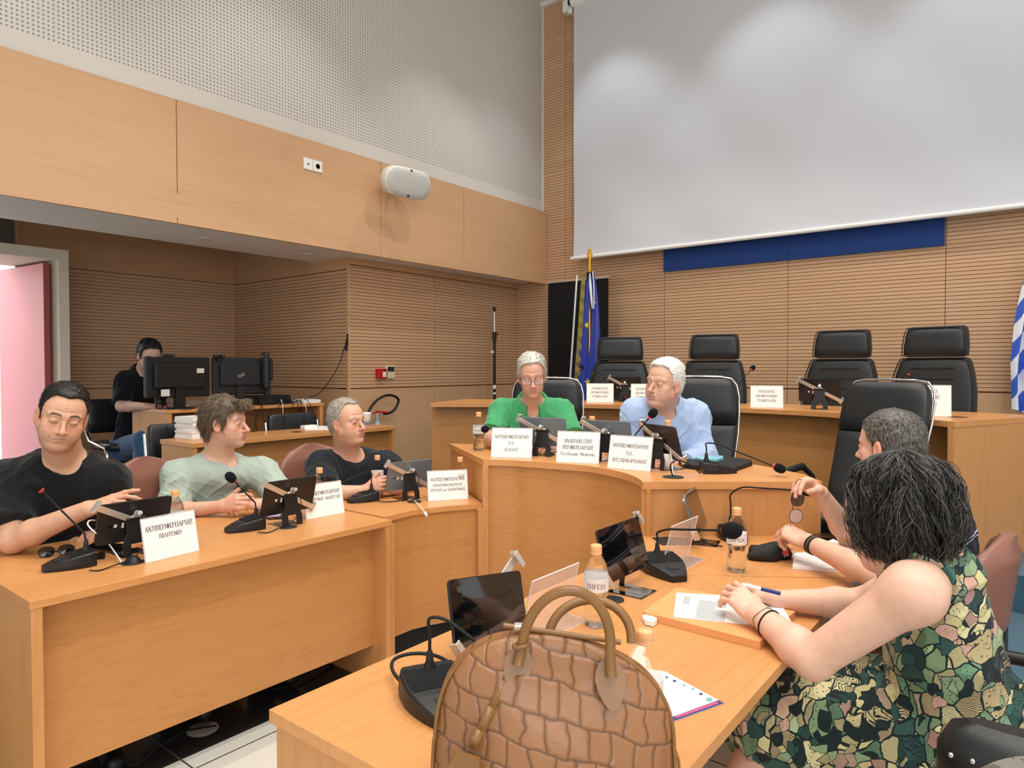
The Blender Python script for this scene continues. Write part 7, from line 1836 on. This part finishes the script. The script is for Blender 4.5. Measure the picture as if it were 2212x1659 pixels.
# ================ man in the striped navy shirt, seen from behind on the right
hp = head_pose(1921, 964, 2.36, -121, 4, 2)
bod = np.array([-.92, .30, -.05])
T = Torso(PD(1993, 1036, 2.40), PD(2038, 1290, 2.48), PD(2012, 1092, 2.22), PD(1940, 1085, 2.58), bod, w=1.04, depth=1.04)
aR = dict(sh=T.sh[0], el=PZ(1836, 1160, .795), wr=PD(1772, 1066, 2.46), dir=PD(1718, 1024, 2.42) - PD(1772, 1066, 2.46), back=np.array([-.25, -.1, .95]), side='R', curls=[(42, 38, 18), (48, 42, 20), (52, 46, 22), (56, 48, 22)], spread=6, thumb=((.10, .80, -.60), 22), sc=1.05)
aL = dict(sh=T.sh[1], el=PD(1898, 1246, 2.06), wr=PD(1747, 1172, 2.34), dir=PD(1700, 1148, 2.40) - PD(1747, 1172, 2.34), back=np.array([.05, -.35, .9]), side='L', curls=[(52, 58, 30), (56, 60, 30), (58, 60, 30), (60, 58, 30)], spread=3, thumb=((.35, .85, -.35), 22), sc=1.05)
p, c, tips = person('person', 'man with cropped greying hair in a navy polo with thin white stripes, seen from behind', hp, dict(nose=1.15, fold=.3, open=.6), SKIN['mid'], T, [aR, aL], brow=(.12, .09, .07, .8), stub=.45, neck=.058)
m = mat('navy_striped_pique', '1B2438', .85, spec=.2, sheen=.15); t = NT(m); a = t.n('ShaderNodeAttribute', attribute_name='Col'); sp_ = t.n('ShaderNodeSeparateColor'); t.l(a.outputs['Color'], sp_.inputs[0])
fr_ = t.math('FRACT', t.math('MULTIPLY', sp_.outputs[0], 10.0))
l1 = t.math('MULTIPLY', t.math('GREATER_THAN', fr_, .10), t.math('LESS_THAN', fr_, .155)); l2 = t.math('MULTIPLY', t.math('GREATER_THAN', fr_, .25), t.math('LESS_THAN', fr_, .305))
t.l(t.mix(t.math('MAXIMUM', l1, l2), '1B2438', 'D8DCE4'), t.b.inputs['Base Color'])
def stripes(V_):
    q = (V_ - T.nb) @ T.Rm; u_ = (q[:, 2] + .9) / .85 
    return np.stack([u_, u_, u_], 1)
garment('striped_polo_shirt', p, c, T, m, .013, [(T.sh[0], aR['el'], .62, .074, .082, {}), (T.sh[1], aL['el'], .62, .074, .082, {})], [(T.at(0, .015, .055), (.075, .075, .055))], .006, 9, attr=stripes)
cf = MB()
for q_ in (aR, aL):
    e_ = lerp(q_['sh'], q_['el'], .62); d = nrm(q_['el'] - q_['sh']); 
    u_ = nrm(np.cross(d, [0, 0, 1])); w_ = np.cross(d, u_)
    for k in (0, 1): cf.tube([tuple(e_ - d * (.004 + .012 * k) + (u_ * math.cos(a_ * PI / 12) + w_ * math.sin(a_ * PI / 12)) * .0800 - c) for a_ in range(25)], .0025, 6)
obj('sleeve_piping', cf, M['plastic'], p)
M['hair_salt'] = hair_mat('salt_and_pepper_hair', '26231F', '6C6862'); M['str_salt'] = rand_mat('salt_and_pepper_strands', '1C1A18', '8E8A84')
add_hair(p, c, hp, dict(top=.008, side=.005, back=.008, fr=.076, rec=.006, amp=.0015, low=-.085), M['hair_salt'], M['str_salt'], 8000, .014, lambda L_, n: np.stack([L_[:, 0] * 2, np.where(L_[:, 1] > -.04, .7, -.2), np.where(L_[:, 1] > -.04, -.25, -.9)], 1), 12, r0=.0006, jit=.22, lift=.35)
legs_mesh(p, c, T, [np.array([-.55, 2.70, .56]), np.array([-.62, 2.45, .56])], [np.array([-.62, 2.7, .12]), np.array([-.66, 2.42, .12])], M['jeans'], 0, name='jeans')
# bracelets on the near wrist
w0 = lerp(aL['wr'], aL['el'], .06); d = nrm(aL['el'] - aL['wr']); u_ = nrm(np.cross(d, [0, 0, 1])); w_ = np.cross(d, u_)
for k, (mm_, lb) in enumerate([('blackm', 'black braided bracelet on the man with the striped shirt, nearest his hand'), ('cordg', 'brown cord bracelet on the man with the striped shirt'), ('blackm', 'black braided bracelet on the man with the striped shirt, furthest up the arm')]):
    if 'cordg' not in M: M['cordg'] = mat('brown_cord', '6A5A48', .8)
    tag(obj('bracelet', MB().tube([tuple(w0 + d * .008 * k + (u_ * math.cos(a_ * PI / 14) * .0325 + w_ * math.sin(a_ * PI / 14) * .0305)) for a_ in range(29)], .0028, 8), M[mm_]), lb, 'bracelet')
# the pair of glasses dangling from his raised fingers
g0 = thing('eyeglasses', 'dark-framed tinted eyeglasses dangling from the raised hand', 'glasses', tuple(float(q) for q in PD(1722, 1050, 2.40)))
def gp(u, v, d=2.40): return tuple(PD(u, v, d) - PD(1722, 1050, 2.40))
def lens_ring(cx, cy, rx, ry, rot, lm, lab):
    ring = []
    for k in range(25):
        a = 2 * PI * k / 24; x = rx * math.copysign(abs(math.cos(a)) ** .8, math.cos(a)); y = ry * math.copysign(abs(math.sin(a)) ** .8, math.sin(a))
        ring.append(gp(cx + x * math.cos(rot) - y * math.sin(rot), cy + x * math.sin(rot) + y * math.cos(rot), 2.395 + .0005 * x))
    obj('rim', MB().tube(ring, .0011, 6, caps=False), M['blackm'], g0)
    mb = MB(); mb.add([gp(cx, cy, 2.393)] + ring[:-1], [(0, 1 + k, 1 + (k + 1) % 24) for k in range(24)]); obj('lens', mb, M[lm], g0)
lens_ring(1723, 1077, 14, 16, .15, 'lens_dark', ''); lens_ring(1719.5, 1115, 14, 15, .3, 'lens_rose', '')
obj('bridge', MB().tube([gp(1713, 1091), gp(1712, 1097), gp(1713, 1102)], .0013, 6), M['blackm'], g0)
obj('temple_arm', MB().tube([gp(1714, 1064), gp(1717, 1050), gp(1720, 1040), gp(1724, 1036), gp(1737, 1037)], .0012, 6), M['blackm'], g0)
obj('temple_arm', MB().tube([gp(1707, 1128), gp(1708, 1140), gp(1712, 1150), gp(1728, 1164)], .0010, 6), mat('copper_wire', '8A6A56', .4, .5), g0)

# ================ woman in the leaf-print dress
hp = head_pose(1924, 1112, 1.60, -112, 20, 4)
T = Torso(PD(2024, 1216, 1.60), PD(2072, 1560, 1.68), PD(1972, 1282, 1.44), PD(1972, 1252, 1.76), (-.95, .05, -.25), w=.90, depth=.90)
aL = dict(sh=T.sh[1], el=PD(1756, 1425, 1.56), wr=PD(1640, 1330, 1.74), dir=PD(1566, 1262, 1.84) - PD(1640, 1330, 1.74), back=np.array([.05, -.45, .9]), side='L', curls=[(22, 40, 22), (30, 46, 24), (32, 44, 22), (26, 40, 20)], spread=8, thumb=((.30, .80, -.55), 20), hs=.94, sc=1.08)
aR = dict(sh=T.sh[0], el=PD(1860, 1306, 1.86), wr=PD(1680, 1296, 1.92), dir=PD(1622, 1272, 1.95) - PD(1680, 1296, 1.92), back=np.array([.1, .35, .9]), side='R', curls=[(34, 45, 25), (44, 50, 28), (52, 54, 28), (56, 54, 28)], spread=4, thumb=((.15, .85, -.45), 25), hs=.94, sc=1.0)
p, c, tips = person('person', 'woman with dark wavy hair in a sleeveless leaf-print dress, seen from behind', hp, dict(w=.94, jaw=.88, nose=.9, fold=0, open=.3, chin=.9), (.76, .47, .35), T, [aL, aR], h=.0028, brow=(.06, .04, .03, .8), stub=0, neck=.046)
m = mat('leaf_print_cotton', 'B8AE84', .85, spec=.2, sheen=.1); t = NT(m); co0 = t.coords()
def leaflayer(scale, seed, w_, cols, prev, rot):
    """elongated leaves: cells of a stretched voronoi with a dark outline and veins"""
    mp = t.n('ShaderNodeMapping'); mp.inputs['Rotation'].default_value = rot; mp.inputs['Location'].default_value = (seed, seed * 1.7, seed * .3); mp.inputs['Scale'].default_value = (scale, scale * .33, scale * .8)
    ds = t.n('ShaderNodeTexNoise'); ds.inputs['Scale'].default_value = 14; t.l(co0, ds.inputs['Vector'])
    ad = t.n('ShaderNodeVectorMath', operation='MULTIPLY_ADD'); ad.inputs[1].default_value = (.04, .04, .04); t.l(ds.outputs['Color'], ad.inputs[0]); t.l(co0, ad.inputs[2])
    t.l(ad.outputs[0], mp.inputs[0])
    v1 = t.n('ShaderNodeTexVoronoi'); t.l(mp.outputs[0], v1.inputs['Vector']); v1.inputs['Scale'].default_value = 1
    v2 = t.n('ShaderNodeTexVoronoi', feature='DISTANCE_TO_EDGE'); t.l(mp.outputs[0], v2.inputs['Vector']); v2.inputs['Scale'].default_value = 1
    se = t.n('ShaderNodeSeparateColor'); t.l(v1.outputs['Color'], se.inputs[0])
    cr_ = t.n('ShaderNodeValToRGB'); e = cr_.color_ramp; e.interpolation = 'CONSTANT'
    while len(e.elements) < len(cols): e.elements.new(.5)
    for i, q in enumerate(cols): e.elements[i].position = i / len(cols); e.elements[i].color = L(q)
    t.l(se.outputs[0], cr_.inputs[0])
    wv_ = t.n('ShaderNodeTexWave'); wv_.inputs['Scale'].default_value = 5.5; wv_.inputs['Distortion'].default_value = 3; t.l(mp.outputs[0], wv_.inputs['Vector'])
    ve = t.math('MULTIPLY', t.math('GREATER_THAN', wv_.outputs['Fac'], .72), t.math('GREATER_THAN', se.outputs[2], .45))
    dt = t.n('ShaderNodeTexVoronoi'); dt.inputs['Scale'].default_value = 7; t.l(mp.outputs[0], dt.inputs['Vector'])
    dots = t.math('MULTIPLY', t.math('LESS_THAN', dt.outputs['Distance'], .22), t.math('LESS_THAN', se.outputs[2], .25))
    ink = t.math('MAXIMUM', ve, dots); ink = t.math('MAXIMUM', ink, t.math('LESS_THAN', v2.outputs['Distance'], .045))
    body_ = t.mix(ink, cr_.outputs[0], '1C2A2A')
    msk = t.math('GREATER_THAN', se.outputs[1], w_)
    return t.mix(msk, prev, body_)
pal = ['C9BF8E', '93AB80', '6A8E70', '34544F', 'BCA680', 'CEC592', 'D4CC9A', '7C9A7A', 'C8AE94', '28403F']
cc = leaflayer(30, 1.3, 0.0, pal, 'C8BE90', (.3, .5, .2))
cc = leaflayer(24, 4.1, .58, ['2C4A48', 'B7A67C', '1E2C2E', '7E9A74', 'D6CE9E', '4C7462'], cc, (.9, -.4, 1.2))
cc = leaflayer(44, 7.7, .74, ['1C2A2C', 'A8C094', '39605A', 'C8A090', 'C2B684'], cc, (-.5, .8, -.7))
t.l(cc, t.b.inputs['Base Color'])
def dress_extra(v):
    kn = [PD(1668, 1562, 1.72), PD(1640, 1520, 1.86)]
    for i, s_ in enumerate((1, -1)):
        hq = T.pe + T.x * (-.09 * s_); v.rc(hq, kn[i], .112, .105, .07)
    v.el(T.pe + T.up * .02, (.185, .150, .13), T.Rm, .06)
    v.rc(T.pe - T.up * .05, lerp(kn[0], kn[1], .5) - np.array([0, 0, .03], F4), .10, .09, .06)
def dress():
    v = Vol(); T.build(v, .010, .05); dress_extra(v)
    v.add(folds(T, .008, 21), T.c, .95, 0, 'd')
    for q, e_ in ((T.sh[0], aR['el']), (T.sh[1], aL['el'])):
        o_ = q + T.x * (.035 if q is T.sh[0] else -.035) * 1.0
        side = 1 if float((q - T.nb) @ T.x) > 0 else -1
        v.el(q + T.x * side * .004 - T.up * .005, (.084, .15, .135), T.Rm, .006, 's')
    v.el(T.at(0, .02, .06), (.075, .075, .06), T.Rm, .006, 's')
    V_, Q = surf(v, .004); return np_mesh('dress', V_, Q, m, p, center=c)
dress()
lv = Vol()
for i, (kx, ax) in enumerate([(PD(1668, 1562, 1.72), np.array([-.70, 1.60, .12])), (PD(1640, 1520, 1.86), np.array([-.70, 1.90, .12]))]):
    lv.rc(lerp(T.pe, kx, .5), kx, .075, .058, .03); lv.rc(kx, ax, .056, .036, .02); lv.rc(ax, ax + np.array([-.14, 0, -.07]), .036, .022, .02)
V_, Q = surf(lv, .006); np_mesh('bare_legs', V_, Q, M['skin'], p, col=np.tile(np.array((.74, .46, .35)), (len(V_), 1)), center=c)
# wavy shoulder-length hair
M['hair_dark'] = hair_mat('dark_wavy_hair', '0E0D0D', '2A2826'); M['str_dark'] = rand_mat('dark_wavy_strands', '0C0B0B', '6A6660', .36)
v = Vol()
v.add(lambda P: np.maximum(smin(skull(hp.loc(P)) - .012, el(hp.loc(P), (0, -.030, -.045), (.080, .078, .10)), .04) + noise3(P * np.array([40, 40, 16], F4)) * .007, np.maximum(hp.loc(P)[:, 1] - np.interp(hp.loc(P)[:, 2], [-.15, -.05, .05, .1], [.020, .030, .055, .09]), -.175 - hp.loc(P)[:, 2] + noise3(P * 30) * .02)), hp.w(0, -.02, -.02), .20, 0)
V_, Q = surf(v, .0035); hc = np_mesh('hair', V_, Q, M['hair_dark'], p, center=c)
rs = np.random.RandomState(31); n = 9500; S = 24; hq_ = Pose(hp.w(0, -.012, .010), hp.R[:, 0], nrm(np.array([hp.R[0, 1], hp.R[1, 1], -.08])), (0, 0, 1))
hq_ = Pose(hq_.o, hq_.R[:, 0], hq_.R[:, 1], np.cross(hq_.R[:, 0], hq_.R[:, 1]))
az_ = rs.uniform(-PI, PI, n); az_ = az_[np.abs(az_) > .55]; n = len(az_)       # 0 = face, left free
az_ = az_ + rs.normal(0, .05, n); ln = rs.uniform(.15, .30, n); dep = rs.uniform(.80, 1.06, n)
tt = np.linspace(0, 1, S)[None, :]; s0_ = rs.uniform(0, .16, (n, 1)); s_ = s0_ + tt * np.minimum(ln[:, None], .325 - s0_ - rs.uniform(0, .03, (n, 1)))
th = np.clip(s_ / .115, 0, PI / 2 * 1.02)
RR = np.sin(np.minimum(th, PI / 2)) ; extra_ = np.maximum(s_ - .115 * PI / 2, 0)
rx, ry = .092, .094
bulge = 1 + .10 * np.sin(np.clip(extra_ / .12, 0, 1) * PI) - .25 * np.clip(extra_ / .15, 0, 1) ** 2
sx_, sy_ = np.sin(az_)[:, None], np.cos(az_)[:, None]
x = rx * dep[:, None] * RR * bulge * sx_; y = -.022 + ry * dep[:, None] * RR * bulge * sy_; z = .030 + .105 * np.cos(np.minimum(th, PI / 2)) * (.9 + .12 * dep[:, None]) - extra_
fq = rs.uniform(16, 38, (n, 1)); ph = rs.uniform(0, 6.28, (n, 3)); am = (.0105 * np.clip(s_ / .14, .15, 1)) * rs.uniform(.4, 1.6, (n, 1))
clump = np.round(az_[:, None] * 9) / 9 * 5.5; 
x = x + am * np.sin(fq * s_ + ph[:, :1]) + .015 * np.sin(27 * s_ + clump * 3.1) * np.clip(s_ / .1, 0, 1); y = y + am * np.sin(fq * s_ + ph[:, 1:2]) + .014 * np.sin(25 * s_ + clump * 2.3 + 1) * np.clip(s_ / .1, 0, 1); z = z + .5 * am * np.sin(fq * s_ + ph[:, 2:3])
P = hq_.wa(np.stack([x, y, z], -1))
# beyond the scalp hair hangs straight down
V2, Q = tubes_np(P, .0011, .0005)
sh_ = np.repeat(np.clip(rs.rand(n) ** 1.8 + .15 * np.sin(clump[:, 0] * 4), 0, 1), S * 3)
np_mesh('hair_strands', V2, Q, M['str_dark'], hc, col=sh_[:, None] * np.ones((1, 3)), center=c)
# sunglasses pushed up on her head
glasses('black sunglasses pushed up on top of the wavy dark hair', Pose(hp.w(0, .004, .080), hp.R[:, 0], lerp(hp.R[:, 1], hp.R[:, 2], .55), lerp(hp.R[:, 2], -hp.R[:, 1], .55)), M['blackp'], name='sunglasses', metal=.002, lensmat='lens_dark', y=.050, lw=.050, lh=.044)
# bracelets of the woman
w0 = lerp(aL['wr'], aL['el'], .10); d = nrm(aL['el'] - aL['wr']); u_ = nrm(np.cross(d, [0, 0, 1])); w_ = np.cross(d, u_)
M['turq'] = mat('turquoise_beads', '5E8A7C', .4)
b = thing('bracelet', 'thin corded bracelet with turquoise beads on the woman wrist', 'bracelet', tuple(float(q) for q in w0))
obj('cord', MB().tube([tuple((u_ * math.cos(a_ * PI / 14) * .0325 + w_ * math.sin(a_ * PI / 14) * .0315) + d * .004 * math.sin(a_ * .6)) for a_ in range(29)], .0010, 6), M['cordg'], b)
bd = MB()
for k in range(9): a_ = 2.2 + k * .16; bd.ball(tuple(u_ * math.cos(a_) * .0332 + w_ * math.sin(a_) * .0322 + d * .003), .0026, n=6)
obj('beads', bd, M['turq'], b)
tag(obj('bracelet', MB().tube([tuple(w0 + d * .018 + (u_ * math.cos(a_ * PI / 14) * .0345 + w_ * math.sin(a_ * PI / 14) * .0335) + d * .006 * math.cos(a_ * PI / 14)) for a_ in range(29)], .0024, 8), M['blackm']), 'black cord bracelet on the woman wrist, above the beads', 'bracelet')
# pen in her right hand
a_, b_ = PD(1603, 1262, 1.90), PD(1640, 1271, 1.88); dd = nrm(b_ - a_)
o = thing('ballpoint_pen', 'blue ballpoint pen held in the woman right hand', 'pen', tuple(float(q) for q in a_))
obj('barrel', MB().tube([(0, 0, 0), tuple(dd * .05)], .0045, 10), M['paper'], o); obj('cap', MB().tube([tuple(dd * .05), tuple(dd * .10)], .0055, 10), mat('pen_blue', '1E2A78', .3), o)
